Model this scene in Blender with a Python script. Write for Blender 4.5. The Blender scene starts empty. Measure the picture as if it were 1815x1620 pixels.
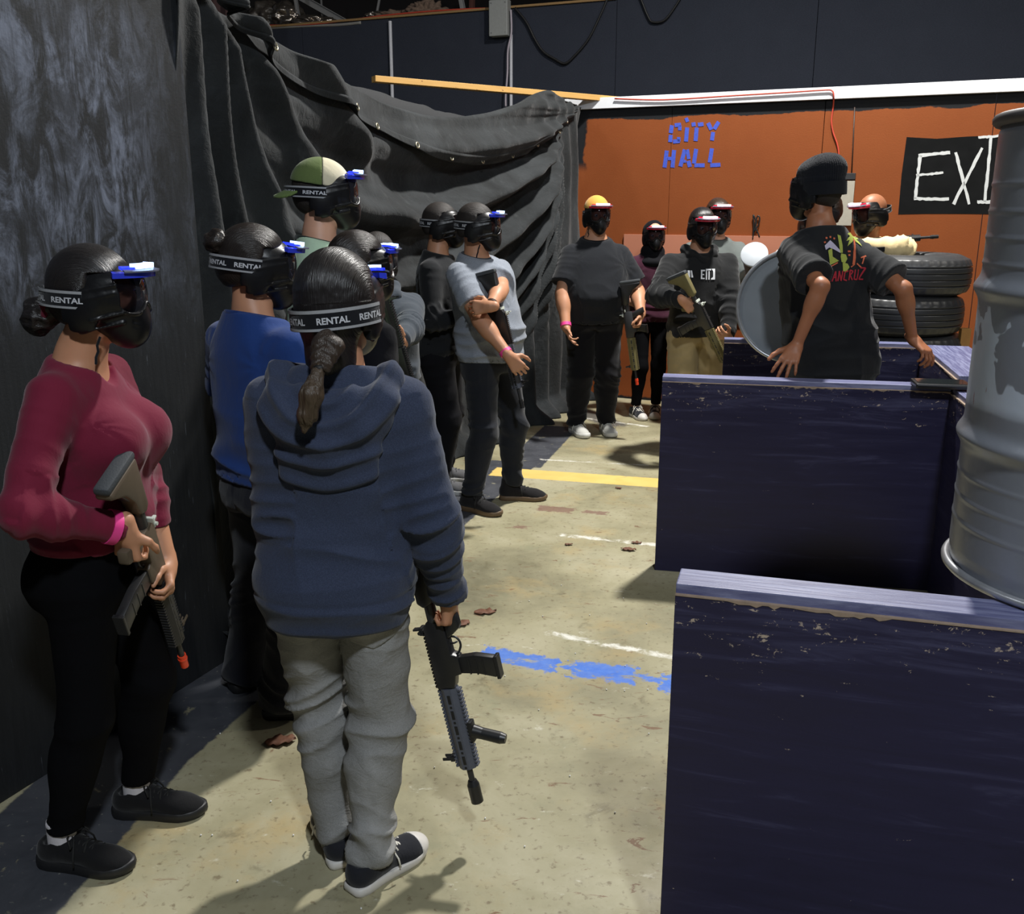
import bpy, bmesh, math, random
import numpy as np
from mathutils import Vector, Matrix
from mathutils.bvhtree import BVHTree
random.seed(7)
rng = np.random.default_rng(7)
scene = bpy.context.scene
COL = scene.collection

# ------------------------------------------------------------------ camera, world, lights, exposure
FPX, CAMH, PITCH = 1700.0, 1.74, math.radians(14.8)
cam_data = bpy.data.cameras.new('camera')
cam = bpy.data.objects.new('camera', cam_data); COL.objects.link(cam)
cam.location = (0, 0, CAMH)
cam.rotation_euler = (math.pi/2 - PITCH, 0, 0)
cam_data.sensor_fit = 'HORIZONTAL'; cam_data.sensor_width = 36.0
cam_data.lens = 36.0 * FPX / 1815.0
cam_data.clip_start = 0.05; cam_data.clip_end = 100
scene.camera = cam

world = bpy.data.worlds.new('world'); scene.world = world; world.use_nodes = True
world.node_tree.nodes['Background'].inputs[0].default_value = (0.55, 0.62, 0.8, 1)
world.node_tree.nodes['Background'].inputs[1].default_value = 0.035

def area_light(name, loc, target, size, power, color):
    ld = bpy.data.lights.new(name, 'AREA'); ld.shape = 'DISK'; ld.size = size
    ld.energy = power; ld.color = color
    o = bpy.data.objects.new(name, ld); COL.objects.link(o); o.location = loc
    o.rotation_euler = (Vector(target) - Vector(loc)).to_track_quat('-Z', 'Y').to_euler()
    return o
area_light('high_bay_light', (1.9, 6.3, 5.9), (0.6, 5.6, 0), 0.34, 570, (1.0, 0.975, 0.93))
area_light('high_bay_light', (0.9, -1.7, 5.2), (0.0, 3.2, 0.6), 0.4, 195, (0.86, 0.93, 1.0))
area_light('high_bay_light', (5.5, 3.2, 5.9), (2.5, 7.4, 1.0), 0.5, 70, (1.0, 0.95, 0.86))
area_light('high_bay_light', (-4.6, 2.2, 6.2), (-0.8, 8.0, 3.4), 0.5, 70, (0.9, 0.95, 1.0))

scene.view_settings.view_transform = 'Standard'
scene.view_settings.look = 'None'
scene.view_settings.exposure = 0.0
scene.view_settings.gamma = 1.0
scene.view_settings.use_curve_mapping = False

# ------------------------------------------------------------------ photo coordinates to points in the place
def _ray(x, y):
    a = (x-907.5)/FPX; b = -(y-810)/FPX
    return np.array([a, math.cos(PITCH)+b*math.sin(PITCH), -math.sin(PITCH)+b*math.cos(PITCH)])
def atz(x, y, z=0.0):
    r = _ray(x, y); return np.array([0, 0, CAMH]) + r*((z-CAMH)/r[2])
def aty(x, y, Y):
    r = _ray(x, y); return np.array([0, 0, CAMH]) + r*(Y/r[1])
def onplane(x, y, p, n):
    r = _ray(x, y); c = np.array([0, 0, CAMH]); return c + r*(np.dot(np.array(p)-c, n)/np.dot(r, n))
def topx(p):
    d = np.asarray(p, float) - [0, 0, CAMH]
    w = d[..., 1]*math.cos(PITCH) - d[..., 2]*math.sin(PITCH)
    u = d[..., 1]*math.sin(PITCH) + d[..., 2]*math.cos(PITCH)
    return 907.5 + FPX*d[..., 0]/w, 810 - FPX*u/w

# ------------------------------------------------------------------ object helpers
def tag(o, label=None, cat=None, group=None, kind=None):
    if label: o['label'] = label
    if cat: o['category'] = cat
    if group: o['group'] = group
    if kind: o['kind'] = kind
    return o
def empty(name, loc, label=None, cat=None, group=None):
    o = bpy.data.objects.new(name, None); COL.objects.link(o); o.location = loc
    o.empty_display_size = 0.1
    return tag(o, label, cat, group)
def link(name, me, mat=None, parent=None, smooth=False):
    o = bpy.data.objects.new(name, me); COL.objects.link(o)
    if mat is not None and not me.materials:
        me.materials.append(mat)
    if parent is not None: o.parent = parent
    if smooth: me.shade_smooth()
    return o
def np_mesh(name, V, Q):
    me = bpy.data.meshes.new(name); k = Q.shape[1]
    me.vertices.add(len(V)); me.vertices.foreach_set('co', np.ascontiguousarray(V, np.float32).ravel())
    me.loops.add(Q.size); me.loops.foreach_set('vertex_index', np.ascontiguousarray(Q, np.int32).ravel())
    me.polygons.add(len(Q)); me.polygons.foreach_set('loop_start', np.arange(0, Q.size, k, dtype=np.int32))
    me.update(calc_edges=True); me.validate()
    return me

class MB:
    """collects simple shapes into one mesh"""
    def __init__(s): s.bm = bmesh.new()
    def box(s, c, size, R=None, bevel=0.0):
        vs = bmesh.ops.create_cube(s.bm, size=1.0)['verts']
        for v in vs: v.co = Vector((v.co.x*size[0], v.co.y*size[1], v.co.z*size[2]))
        if bevel > 0:
            es = list({e for v in vs for e in v.link_edges})
            r = bmesh.ops.bevel(s.bm, geom=es, offset=bevel, segments=2, affect='EDGES', profile=0.6)
            vs = list({v for f in r['faces'] for v in f.verts} | {v for v in vs if v.is_valid})
        M = Matrix.Translation(Vector(c))
        if R is not None: M = M @ R.to_4x4()
        for v in vs: v.co = M @ v.co
        return s
    def cyl(s, a, b, r0, r1=None, seg=20, cap=True):
        a = Vector(a); b = Vector(b); r1 = r0 if r1 is None else r1
        d = b-a; q = d.to_track_quat('Z', 'Y').to_matrix()
        ra = []; rb = []
        for i in range(seg):
            t = 2*math.pi*i/seg; w = q @ Vector((math.cos(t), math.sin(t), 0))
            ra.append(s.bm.verts.new(a+w*r0)); rb.append(s.bm.verts.new(b+w*r1))
        for i in range(seg):
            j = (i+1) % seg; s.bm.faces.new((ra[i], ra[j], rb[j], rb[i]))
        if cap: s.bm.faces.new(ra[::-1]); s.bm.faces.new(rb)
        return s
    def tube(s, pts, r, seg=10, closed=False):
        P = [Vector(p) for p in pts]; n = len(P); rings = []
        prev = None
        for i in range(n):
            if closed: t = P[(i+1) % n]-P[i-1]
            else: t = P[min(i+1, n-1)]-P[max(i-1, 0)]
            t.normalize()
            if prev is None:
                prev = t.orthogonal().normalized()
            prev = (prev - t*prev.dot(t)).normalized(); b = t.cross(prev)
            ri = r[i] if hasattr(r, '__len__') else r
            rings.append([s.bm.verts.new(P[i] + (prev*math.cos(2*math.pi*k/seg)+b*math.sin(2*math.pi*k/seg))*ri) for k in range(seg)])
        m = n if closed else n-1
        for i in range(m):
            A = rings[i]; B = rings[(i+1) % n]
            for k in range(seg):
                l = (k+1) % seg; s.bm.faces.new((A[k], A[l], B[l], B[k]))
        if not closed: s.bm.faces.new(rings[0][::-1]); s.bm.faces.new(rings[-1])
        return s
    def lathe(s, prof, seg=48, M=None):
        rings = []
        for r, z in prof:
            ring = []
            for k in range(seg):
                t = 2*math.pi*k/seg; p = Vector((r*math.cos(t), r*math.sin(t), z))
                ring.append(s.bm.verts.new(M @ p if M is not None else p))
            rings.append(ring)
        for A, B in zip(rings, rings[1:]):
            for k in range(seg):
                l = (k+1) % seg; s.bm.faces.new((A[k], A[l], B[l], B[k]))
        s.bm.faces.new(rings[0][::-1]); s.bm.faces.new(rings[-1])
        return s
    def prism(s, poly, fn0, fn1):
        a = [s.bm.verts.new(Vector(fn0(*p))) for p in poly]; b = [s.bm.verts.new(Vector(fn1(*p))) for p in poly]
        n = len(poly)
        s.bm.faces.new(a[::-1]); s.bm.faces.new(b)
        for i in range(n):
            j = (i+1) % n; s.bm.faces.new((a[i], a[j], b[j], b[i]))
        return s
    def quadface(s, pts):
        s.bm.faces.new([s.bm.verts.new(Vector(p)) for p in pts]); return s
    def build(s, name, mat, parent=None, smooth=False, M=None, angle=None):
        bmesh.ops.recalc_face_normals(s.bm, faces=s.bm.faces)
        if M is not None: s.bm.transform(M)
        me = bpy.data.meshes.new(name); s.bm.to_mesh(me); s.bm.free()
        o = link(name, me, mat, parent)
        if smooth: me.shade_smooth()
        if angle:
            me.shade_smooth()
            me.set_sharp_from_angle(angle=math.radians(angle))
        return o

# ------------------------------------------------------------------ materials
class NT:
    def __init__(s, name):
        s.m = bpy.data.materials.new(name); s.m.use_nodes = True
        s.t = s.m.node_tree; s.n = s.t.nodes; s.bsdf = s.n['Principled BSDF']
        s.out = s.n['Material Output']
        s.tc = s.n.new('ShaderNodeTexCoord')
    def new(s, typ, **kw):
        n = s.n.new(typ)
        for k, v in kw.items(): setattr(n, k, v)
        return n
    def L(s, a, b): s.t.links.new(a, b)
    def mapping(s, scale=(1, 1, 1), rot=(0, 0, 0), src='Object', loc=(0, 0, 0)):
        mp = s.new('ShaderNodeMapping'); s.L(s.tc.outputs[src], mp.inputs[0])
        mp.inputs['Scale'].default_value = scale; mp.inputs['Rotation'].default_value = rot; mp.inputs['Location'].default_value = loc
        return mp.outputs[0]
    def noise(s, vec, scale=5, detail=4, rough=0.55, dist=0.0):
        n = s.new('ShaderNodeTexNoise'); s.L(vec, n.inputs['Vector'])
        n.inputs['Scale'].default_value = scale; n.inputs['Detail'].default_value = detail
        n.inputs['Roughness'].default_value = rough; n.inputs['Distortion'].default_value = dist
        return n.outputs[0]
    def voro(s, vec, scale=5, feature='F1'):
        n = s.new('ShaderNodeTexVoronoi', feature=feature); s.L(vec, n.inputs['Vector']); n.inputs['Scale'].default_value = scale
        return n.outputs['Distance']
    def ramp(s, fac, stops, interp='LINEAR'):
        r = s.new('ShaderNodeValToRGB'); r.color_ramp.interpolation = interp; s.L(fac, r.inputs[0])
        cr = r.color_ramp
        while len(cr.elements) < len(stops): cr.elements.new(0.5)
        for e, (p, c) in zip(cr.elements, stops):
            e.position = p; e.color = c if len(c) == 4 else (*c, 1)
        return r.outputs[0]
    def step(s, fac, a, b):
        r = s.new('ShaderNodeMapRange'); r.interpolation_type = 'SMOOTHSTEP'; s.L(fac, r.inputs[0])
        r.inputs[1].default_value = a; r.inputs[2].default_value = b
        return r.outputs[0]
    def math(s, op, a, b=None, c=None):
        n = s.new('ShaderNodeMath', operation=op)
        for i, v in enumerate((a, b, c)):
            if v is None: continue
            if isinstance(v, (int, float)): n.inputs[i].default_value = v
            else: s.L(v, n.inputs[i])
        return n.outputs[0]
    def mix(s, fac, a, b, typ='MIX'):
        n = s.new('ShaderNodeMix', data_type='RGBA', blend_type=typ)
        for i, v in ((0, fac), (6, a), (7, b)):
            if isinstance(v, (int, float)): n.inputs[i].default_value = v
            elif isinstance(v, tuple): n.inputs[i].default_value = v if len(v) == 4 else (*v, 1)
            else: s.L(v, n.inputs[i])
        return n.outputs[2]
    def bump(s, h, strength=0.3, dist=0.01, prev=None):
        b = s.new('ShaderNodeBump'); s.L(h, b.inputs['Height']); b.inputs['Strength'].default_value = strength
        b.inputs['Distance'].default_value = dist
        if prev is not None: s.L(prev, b.inputs['Normal'])
        s.L(b.outputs[0], s.bsdf.inputs['Normal']); return b.outputs[0]
    def color(s, c):
        if isinstance(c, tuple): s.bsdf.inputs['Base Color'].default_value = c if len(c) == 4 else (*c, 1)
        else: s.L(c, s.bsdf.inputs['Base Color'])
    def set(s, **kw):
        for k, v in kw.items():
            k = k.replace('_', ' ')
            if isinstance(v, (int, float, tuple)): s.bsdf.inputs[k].default_value = v
            else: s.L(v, s.bsdf.inputs[k])
        return s

def srgb(r, g, b):
    f = lambda c: (c/255/12.92) if c/255 <= 0.04045 else ((c/255+0.055)/1.055)**2.4
    return (f(r), f(g), f(b))
def mul(c, k): return tuple(min(1, x*k) for x in c)

def plain(name, col, rough=0.5, metal=0.0, var=0.12, scale=40, bump=0.0, spec=0.5):
    t = NT(name); v = t.mapping()
    n = t.noise(v, scale, 3)
    t.color(t.mix(n, mul(col, 1-var), mul(col, 1+var)))
    t.set(Roughness=rough, Metallic=metal)
    t.bsdf.inputs['Specular IOR Level'].default_value = spec
    if bump: t.bump(n, bump, 0.002)
    return t.m
def fabric(name, col, rough=0.9, weave=520, var=0.25, heather=0.0, spec=0.15, sheen=0.15, bump=0.25):
    t = NT(name); v = t.mapping()
    n1 = t.noise(v, 7, 4); n2 = t.noise(v, weave, 2)
    c = t.mix(n1, mul(col, 1-var), mul(col, 1+var))
    if heather: c = t.mix(t.math('MULTIPLY', t.step(n2, 0.42, 0.62), heather), c, mul(col, 1.9))
    t.color(c); t.set(Roughness=rough)
    t.bsdf.inputs['Specular IOR Level'].default_value = spec
    t.bsdf.inputs['Sheen Weight'].default_value = sheen
    b = t.bump(n2, bump, 0.0012)
    n3 = t.noise(t.mapping((1, 1, 0.5)), 22, 4, 0.6, 0.6)
    t.bump(n3, 0.22, 0.012, b)
    return t.m
def skin_mat(name, col):
    t = NT(name); v = t.mapping()
    n1 = t.noise(v, 9, 4); n2 = t.noise(v, 240, 2)
    t.color(t.mix(n1, mul(col, 0.82), (min(1, col[0]*1.16), col[1]*1.05, col[2]*1.02)))
    t.set(Roughness=0.5)
    t.bsdf.inputs['Subsurface Weight'].default_value = 0.08
    t.bsdf.inputs['Subsurface Radius'].default_value = (0.02, 0.008, 0.004)
    t.bsdf.inputs['Subsurface Scale'].default_value = 0.5
    t.bump(n2, 0.12, 0.0008)
    return t.m
def hair_mat(name, col, tip=None, zr=None, along=(60, 6, 60), rough=0.34):
    t = NT(name); at_ = t.new('ShaderNodeAttribute'); at_.attribute_name = 'strand'; v = at_.outputs['Vector']
    n = t.noise(v, 1.0, 4, 0.55, 0.2)
    c = t.mix(n, mul(col, 0.45), mul(col, 1.8))
    if tip:
        sp = t.new('ShaderNodeSeparateXYZ'); t.L(t.tc.outputs['Object'], sp.inputs[0])
        z = t.math('ADD', sp.outputs[2], t.math('MULTIPLY', n, 0.06))
        c = t.mix(t.step(z, zr[0], zr[1]), t.mix(n, mul(tip, 0.4), mul(tip, 1.7)), c)
    t.color(c); t.set(Roughness=rough)
    t.bsdf.inputs['Specular IOR Level'].default_value = 0.45
    t.bump(n, 0.7, 0.004)
    return t.m
def emit(name, col, strength):
    t = NT(name); t.color(mul(col, 0.6)); t.bsdf.inputs['Emission Color'].default_value = (*col, 1)
    n = t.noise(t.mapping(), 60, 2)
    t.set(Roughness=0.3)
    t.L(t.math('MULTIPLY', t.math('ADD', n, 0.5), strength), t.bsdf.inputs['Emission Strength'])
    return t.m
def clearish(name, tint, alpha=0.5, rough=0.06):
    t = NT(name)
    tr = t.new('ShaderNodeBsdfTransparent'); tr.inputs[0].default_value = (*tint, 1)
    mx = t.new('ShaderNodeMixShader')
    fr = t.new('ShaderNodeFresnel'); fr.inputs[0].default_value = 1.45
    f = t.math('ADD', fr.outputs[0], alpha*0.35)
    t.L(f, mx.inputs[0]); t.L(tr.outputs[0], mx.inputs[1]); t.L(t.bsdf.outputs[0], mx.inputs[2])
    t.color((0.02, 0.02, 0.025)); t.set(Roughness=rough)
    t.L(t.noise(t.mapping(), 30, 2), t.bsdf.inputs['Coat Roughness'])
    t.L(mx.outputs[0], t.out.inputs[0])
    return t.m
# ------------------------------------------------------------------ the setting
WP = np.array([1.069, 8.70, 0.0]); WD = np.array([0.912, -0.410, 0.0]); WD /= np.linalg.norm(WD)
WN = np.array([WD[1], -WD[0], 0.0])            # towards the camera
if WN[1] > 0: WN = -WN
WTOP = 2.58
def wallpt(x, y, off=0.0):
    return onplane(x, y, WP, WN) + WN*off

def line_mask(t, pos, p0, p1, hw, edge=0.01, wob=0.02, wn=None, ends=None):
    """soft mask of a painted strip from p0 to p1, half width hw"""
    p0 = Vector((*p0[:2], 0)); p1 = Vector((*p1[:2], 0)); d = (p1-p0).normalized(); n = Vector((-d.y, d.x, 0)); Lg = (p1-p0).length
    sub = t.new('ShaderNodeVectorMath', operation='SUBTRACT'); t.L(pos, sub.inputs[0]); sub.inputs[1].default_value = p0
    def dot(v):
        q = t.new('ShaderNodeVectorMath', operation='DOT_PRODUCT'); t.L(sub.outputs[0], q.inputs[0]); q.inputs[1].default_value = v
        return q.outputs['Value']
    a = t.math('ABSOLUTE', dot(n))
    if wn is not None: a = t.math('ADD', a, t.math('MULTIPLY', t.math('SUBTRACT', wn, 0.5), wob))
    m = t.step(a, hw+edge, hw-edge)
    l = t.math('ABSOLUTE', t.math('SUBTRACT', dot(d), Lg/2))
    if wn is not None: l = t.math('ADD', l, t.math('MULTIPLY', t.math('SUBTRACT', wn, 0.5), wob*2))
    return t.math('MULTIPLY', m, t.step(l, Lg/2+edge, Lg/2-edge))

def floor_material():
    t = NT('painted_concrete'); pos = t.tc.outputs['Object']
    nb = t.noise(pos, 1.3, 6, 0.6, 0.4); nm = t.noise(pos, 6, 6, 0.65, 0.5); nf = t.noise(pos, 40, 5, 0.6)
    base = t.ramp(nb, [(0.28, srgb(112, 108, 86)), (0.5, srgb(156, 150, 121)), (0.70, srgb(182, 176, 150))])
    ochre = t.step(t.noise(t.mapping((1, 1, 1), loc=(4, 2, 0)), 2.2, 6, 0.65), 0.52, 0.74)
    base = t.mix(t.math('MULTIPLY', ochre, 0.75), base, srgb(170, 150, 106))
    grn = t.step(t.noise(t.mapping((1, 1, 1), loc=(9, 5, 0)), 3.1, 6, 0.7), 0.55, 0.78)
    base = t.mix(t.math('MULTIPLY', grn, 0.7), base, srgb(132, 134, 108))
    dk = t.step(nm, 0.42, 0.22); base = t.mix(t.math('MULTIPLY', dk, 0.75), base, srgb(90, 82, 62))
    wt = t.step(t.noise(t.mapping((1, 1.6, 1), loc=(1, 7, 0)), 9, 6, 0.72), 0.62, 0.74)
    base = t.mix(t.math('MULTIPLY', wt, 0.65), base, srgb(222, 220, 205))
    base = t.mix(t.math('MULTIPLY', t.step(nf, 0.44, 0.28), 0.6), base, srgb(92, 74, 52))
    # small rusty scuffs
    sc = t.step(t.noise(t.mapping((2.0, 5, 1), loc=(3, 1, 0)), 3.0, 5, 0.75, 1.2), 0.61, 0.68)
    base = t.mix(t.math('MULTIPLY', sc, 0.75), base, srgb(110, 72, 50))
    # paint marks, and one strip of painted-in shade
    wn = t.noise(pos, 26, 5, 0.7); wear = t.noise(t.mapping((1, 1, 1), loc=(2, 3, 0)), 8, 6, 0.7, 0.6)
    blkc = t.mix(t.step(nf, 0.62, 0.75), t.mix(nm, srgb(46, 48, 54), srgb(84, 86, 92)), srgb(140, 138, 128))
    segs = [((0.40, 7.55), (0.06, 6.33), 0.14), ((0.02, 6.45), (-0.42, 5.2), 0.17), ((-0.36, 5.45), (-0.80, 4.1), 0.2),
            ((-0.74, 4.3), (-1.10, 3.20), 0.2), ((-1.06, 3.35), (-1.30, 2.60), 0.20), ((-1.24, 2.85), (-1.50, 1.2), 0.21)]
    m = None
    for a, b, w in segs:
        q = line_mask(t, pos, a, b, w, 0.006, 0.03, wn); m = q if m is None else t.math('MAXIMUM', m, q)
    m = t.math('MULTIPLY', m, t.math('SUBTRACT', 1.0, t.math('MULTIPLY', t.step(wear, 0.62, 0.70), 0.75)))
    base = t.mix(m, base, blkc)
    dm = line_mask(t, pos, (0.30, 8.75), (0.86, 7.55), 0.10, 0.03, 0.1, wn)  # shade behind the heavyset player's feet, painted as a soft dark strip
    base = t.mix(t.math('MULTIPLY', dm, 0.8), base, srgb(70, 70, 74))
    y1 = line_mask(t, pos, (-0.13, 6.21), (1.1, 5.89), 0.105, 0.006, 0.025, wn)
    y1 = t.math('MULTIPLY', y1, t.math('SUBTRACT', 1.0, t.math('MULTIPLY', t.step(wear, 0.6, 0.7), 0.55)))
    base = t.mix(y1, base, t.mix(nm, srgb(214, 182, 96), srgb(232, 204, 128)))
    for a, b, w in [((-0.12, 3.52), (0.17, 3.40), 0.055), ((0.235, 3.38), (0.475, 3.32), 0.068), ((0.56, 3.27), (0.75, 3.22), 0.07), ((0.19, 3.41), (0.60, 3.27), 0.02)]:
        bm = line_mask(t, pos, a, b, w, 0.01, 0.12, wn)
        bm = t.math('MULTIPLY', bm, t.step(wear, 0.68, 0.56))
        base = t.mix(t.math('MULTIPLY', bm, 0.92), base, t.mix(wn, srgb(52, 96, 190), srgb(92, 140, 224)))
    for a, b, w in [((0.26, 4.93), (0.80, 4.76), 0.022), ((0.15, 3.70), (0.72, 3.44), 0.018), ((0.55, 7.9), (1.1, 7.55), 0.02), ((0.2, 6.52), (0.95, 6.36), 0.012)]:
        wm = line_mask(t, pos, a, b, w, 0.01, 0.07, wn)
        base = t.mix(t.math('MULTIPLY', wm, t.step(wear, 0.62, 0.42)), base, srgb(222, 220, 210))
    for a, b, w in [((0.16, 5.41), (0.36, 5.35), 0.05), ((0.42, 5.34), (0.55, 5.30), 0.03), ((0.02, 5.07), (0.08, 5.05), 0.025)]:
        wm = line_mask(t, pos, a, b, w, 0.01, 0.10, wn)
        base = t.mix(t.math('MULTIPLY', wm, 0.7), base, srgb(120, 84, 76))
    t.color(base); t.set(Roughness=t.ramp(nm, [(0.3, (0.42,)*3), (0.7, (0.68,)*3)]))
    t.bsdf.inputs['Specular IOR Level'].default_value = 0.3
    b = t.bump(nf, 0.18, 0.004); t.bump(nm, 0.12, 0.01, b)
    return t.m
o = MB().quadface([(-7, -4, 0), (8, -4, 0), (8, 16, 0), (-7, 16, 0)]).build('floor', floor_material()); tag(o, kind='structure')

def black_paint_material():
    t = NT('scuffed_black_paint'); 
    st = t.noise(t.mapping((4.5, 4.5, 1.5)), 2.8, 8, 0.74, 0.9)
    st2 = t.noise(t.mapping((30, 30, 2.2)), 2.2, 5, 0.65, 0.3)
    big = t.noise(t.mapping((1, 1, 0.6), loc=(2, 1, 4.2)), 1.5, 4, 0.55, 0.8)
    fine = t.noise(t.mapping(), 95, 4, 0.7)
    # paler streaky band between head height and the top, clear of the board's far edge
    sp = t.new('ShaderNodeSeparateXYZ'); t.L(t.tc.outputs['Object'], sp.inputs[0])
    band = t.math('MULTIPLY', t.step(t.math('ADD', sp.outputs[2], t.math('MULTIPLY', big, 0.5)), 1.5, 1.9), t.step(t.math('ADD', sp.outputs[2], t.math('MULTIPLY', st, 0.5)), 2.68, 2.5))
    far = t.step(t.math('ADD', sp.outputs[0], t.math('MULTIPLY', st, 0.5)), 0.18, -0.04)
    m = t.math('MULTIPLY', band, t.step(st, 0.40, 0.62)); m = t.math('MULTIPLY', m, t.math('ADD', 0.25, t.math('MULTIPLY', far, 0.75)))
    m = t.math('MULTIPLY', m, t.step(big, 0.3, 0.52))
    m = t.math('MULTIPLY', m, t.math('ADD', 0.55, t.math('MULTIPLY', st2, 0.9)))
    blot = t.noise(t.mapping((1, 1, 0.7)), 7, 6, 0.72, 0.8); m = t.math('MULTIPLY', m, t.math('ADD', 0.25, t.step(blot, 0.38, 0.62)))
    c = t.mix(t.math('MULTIPLY', m, 0.60), t.mix(st2, (0.008, 0.009, 0.010), (0.022, 0.024, 0.027)), srgb(122, 130, 148))
    ch = t.math('MULTIPLY', t.step(fine, 0.70, 0.76), t.step(t.noise(t.mapping(), 5, 3), 0.45, 0.6))
    scr = t.math('MULTIPLY', t.step(t.noise(t.mapping((60, 60, 3.5)), 3.0, 3, 0.6, 0.6), 0.66, 0.72), t.step(blot, 0.45, 0.6)); c = t.mix(t.math('MULTIPLY', scr, 0.4), c, srgb(120, 126, 138))
    c = t.mix(t.math('MULTIPLY', ch, 0.7), c, srgb(170, 170, 164))
    t.color(c); t.set(Roughness=0.62); t.bsdf.inputs['Specular IOR Level'].default_value = 0.3
    b = t.bump(fine, 0.25, 0.003); t.bump(st2, 0.25, 0.004, b)
    return t.m
# left board wall: runs from beside the camera to the curtain; local x is measured along it, 0 at its far end
LE = Vector((-1.112, 3.475, 0)); LD = (Vector((-1.535, 2.514, 0)) - LE).normalized()
ang = math.atan2(-LD.y, -LD.x)
R = Matrix.Rotation(ang, 3, 'Z')
b = MB(); b.box((-2.4, 0.045, 1.5), (4.8, 0.09, 3.0), bevel=0.003)
wl = b.build('wall_left', black_paint_material()); wl.location = LE; wl.rotation_euler = (0, 0, ang); tag(wl, kind='structure')

def orange_material():
    t = NT('orange_painted_board'); v = t.mapping()
    n = t.noise(v, 2.2, 5, 0.6); f = t.noise(v, 90, 4, 0.65); st = t.noise(t.mapping((1, 1, 5)), 5, 5)
    c = t.mix(n, srgb(122, 62, 28), srgb(140, 76, 38))
    c = t.mix(t.math('MULTIPLY', t.step(f, 0.6, 0.75), 0.3), c, srgb(152, 94, 56))
    # rough black overpaint along the top and at the left end
    sp = t.new('ShaderNodeSeparateXYZ'); t.L(t.tc.outputs['Object'], sp.inputs[0])
    w = t.noise(t.mapping((1, 1, 3)), 2.2, 3, 0.5); w2 = t.noise(v, 22, 4, 0.7)
    z = t.math('ADD', sp.outputs[2], t.math('ADD', t.math('MULTIPLY', w, 0.10), t.math('MULTIPLY', w2, 0.02)))
    top = t.step(z, WTOP-0.078, WTOP-0.070)
    xl = t.math('ADD', sp.outputs[0], t.math('ADD', t.math('MULTIPLY', t.noise(v, 4, 3), 0.16), t.math('MULTIPLY', w2, 0.06)))
    lft = t.math('MULTIPLY', t.step(xl, 0.225, 0.20), t.step(sp.outputs[2], 2.0, 2.1))
    bot = t.step(t.math('ADD', sp.outputs[2], t.math('MULTIPLY', w2, 0.05)), 0.06, 0.04)
    c = t.mix(t.math('MAXIMUM', t.math('MAXIMUM', top, lft), bot), c, (0.012, 0.013, 0.015))
    t.color(c); t.set(Roughness=0.72); t.bsdf.inputs['Specular IOR Level'].default_value = 0.2
    t.bump(f, 0.3, 0.003)
    return t.m
WA = math.atan2(WD[1], WD[0]); W0 = WP - WD*0.55        # left end of the orange wall
wallM = Matrix.Translation(Vector(W0)) @ Matrix.Rotation(WA, 4, 'Z')
b = MB()
for x0, x1 in [(0, 0.86), (0.863, 2.10), (2.105, 3.32), (3.325, 4.6)]:
    b.box(((x0+x1)/2, 0.05, WTOP/2-0.02), (x1-x0, 0.1, WTOP-0.04), bevel=0.002)
wb = b.build('wall_back', orange_material()); wb.matrix_world = wallM; tag(wb, kind='structure')
white = plain('white_painted_wood', srgb(226, 228, 232), 0.55, scale=12, var=0.04, bump=0.1)
b = MB(); b.box((2.1, 0.035, WTOP), (4.95, 0.15, 0.09), bevel=0.003)
o = b.build('trim_1', white); o.matrix_world = wallM; tag(o, kind='structure')

# lettering and panels painted on the orange wall
def strokes_on_wall(name, polys, mat, off, th, parent, label=None):
    b = MB()
    for poly in polys:
        pts = [wallpt(*p) for p in poly]
        b.prism([(i,) for i in range(len(pts))], lambda i: pts[i]+WN*(off-th), lambda i: pts[i]+WN*off)
    o = b.build(name, mat, parent, M=wallM.inverted())
    if label: o['label'] = label
    return o
blue = plain('blue_stencil_paint', srgb(62, 84, 190), 0.7, scale=60, var=0.35)
def bar(x0, y0, x1, y1, w):      # a painted bar in photo coordinates
    d = np.array([x1-x0, y1-y0], float); d /= np.linalg.norm(d); n = np.array([-d[1], d[0]])*w/2
    return [(x0+n[0], y0+n[1]), (x1+n[0], y1+n[1]), (x1-n[0], y1-n[1]), (x0-n[0], y0-n[1])]
city = [bar(1191, 222, 1189, 236, 7), bar(1189, 239, 1188, 252, 7), bar(1196, 222, 1207, 221, 7), bar(1193, 251, 1205, 250, 7), bar(1205, 222, 1205, 231, 6), bar(1203, 243, 1203, 251, 6),
        bar(1218, 226, 1216, 251, 7), bar(1216, 209, 1219, 216, 6),
        bar(1226, 221, 1233, 220, 7), bar(1237, 221, 1247, 220, 7), bar(1235, 226, 1233, 250, 7),
        bar(1255, 218, 1261, 230, 7), bar(1274, 216, 1266, 229, 7), bar(1264, 234, 1262, 249, 7),
        bar(1182, 267, 1178, 297, 7), bar(1195, 266, 1192, 297, 7), bar(1184, 281, 1190, 281, 6),
        bar(1214, 265, 1206, 295, 7), bar(1218, 265, 1221, 282, 6), bar(1220, 285, 1223, 296, 7), bar(1211, 286, 1216, 286, 5),
        bar(1234, 264, 1230, 290, 7), bar(1231, 293, 1249, 293, 7), bar(1262, 263, 1258, 288, 7), bar(1259, 293, 1277, 292, 7)]
strokes_on_wall('painted_lettering', city, blue, 0.003, 0.004, wb, 'blue stencilled words CITY HALL')
blk = plain('black_painted_square', (0.009, 0.0095, 0.01), 0.9, scale=8, var=0.4, bump=0.2, spec=0.08)
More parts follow.
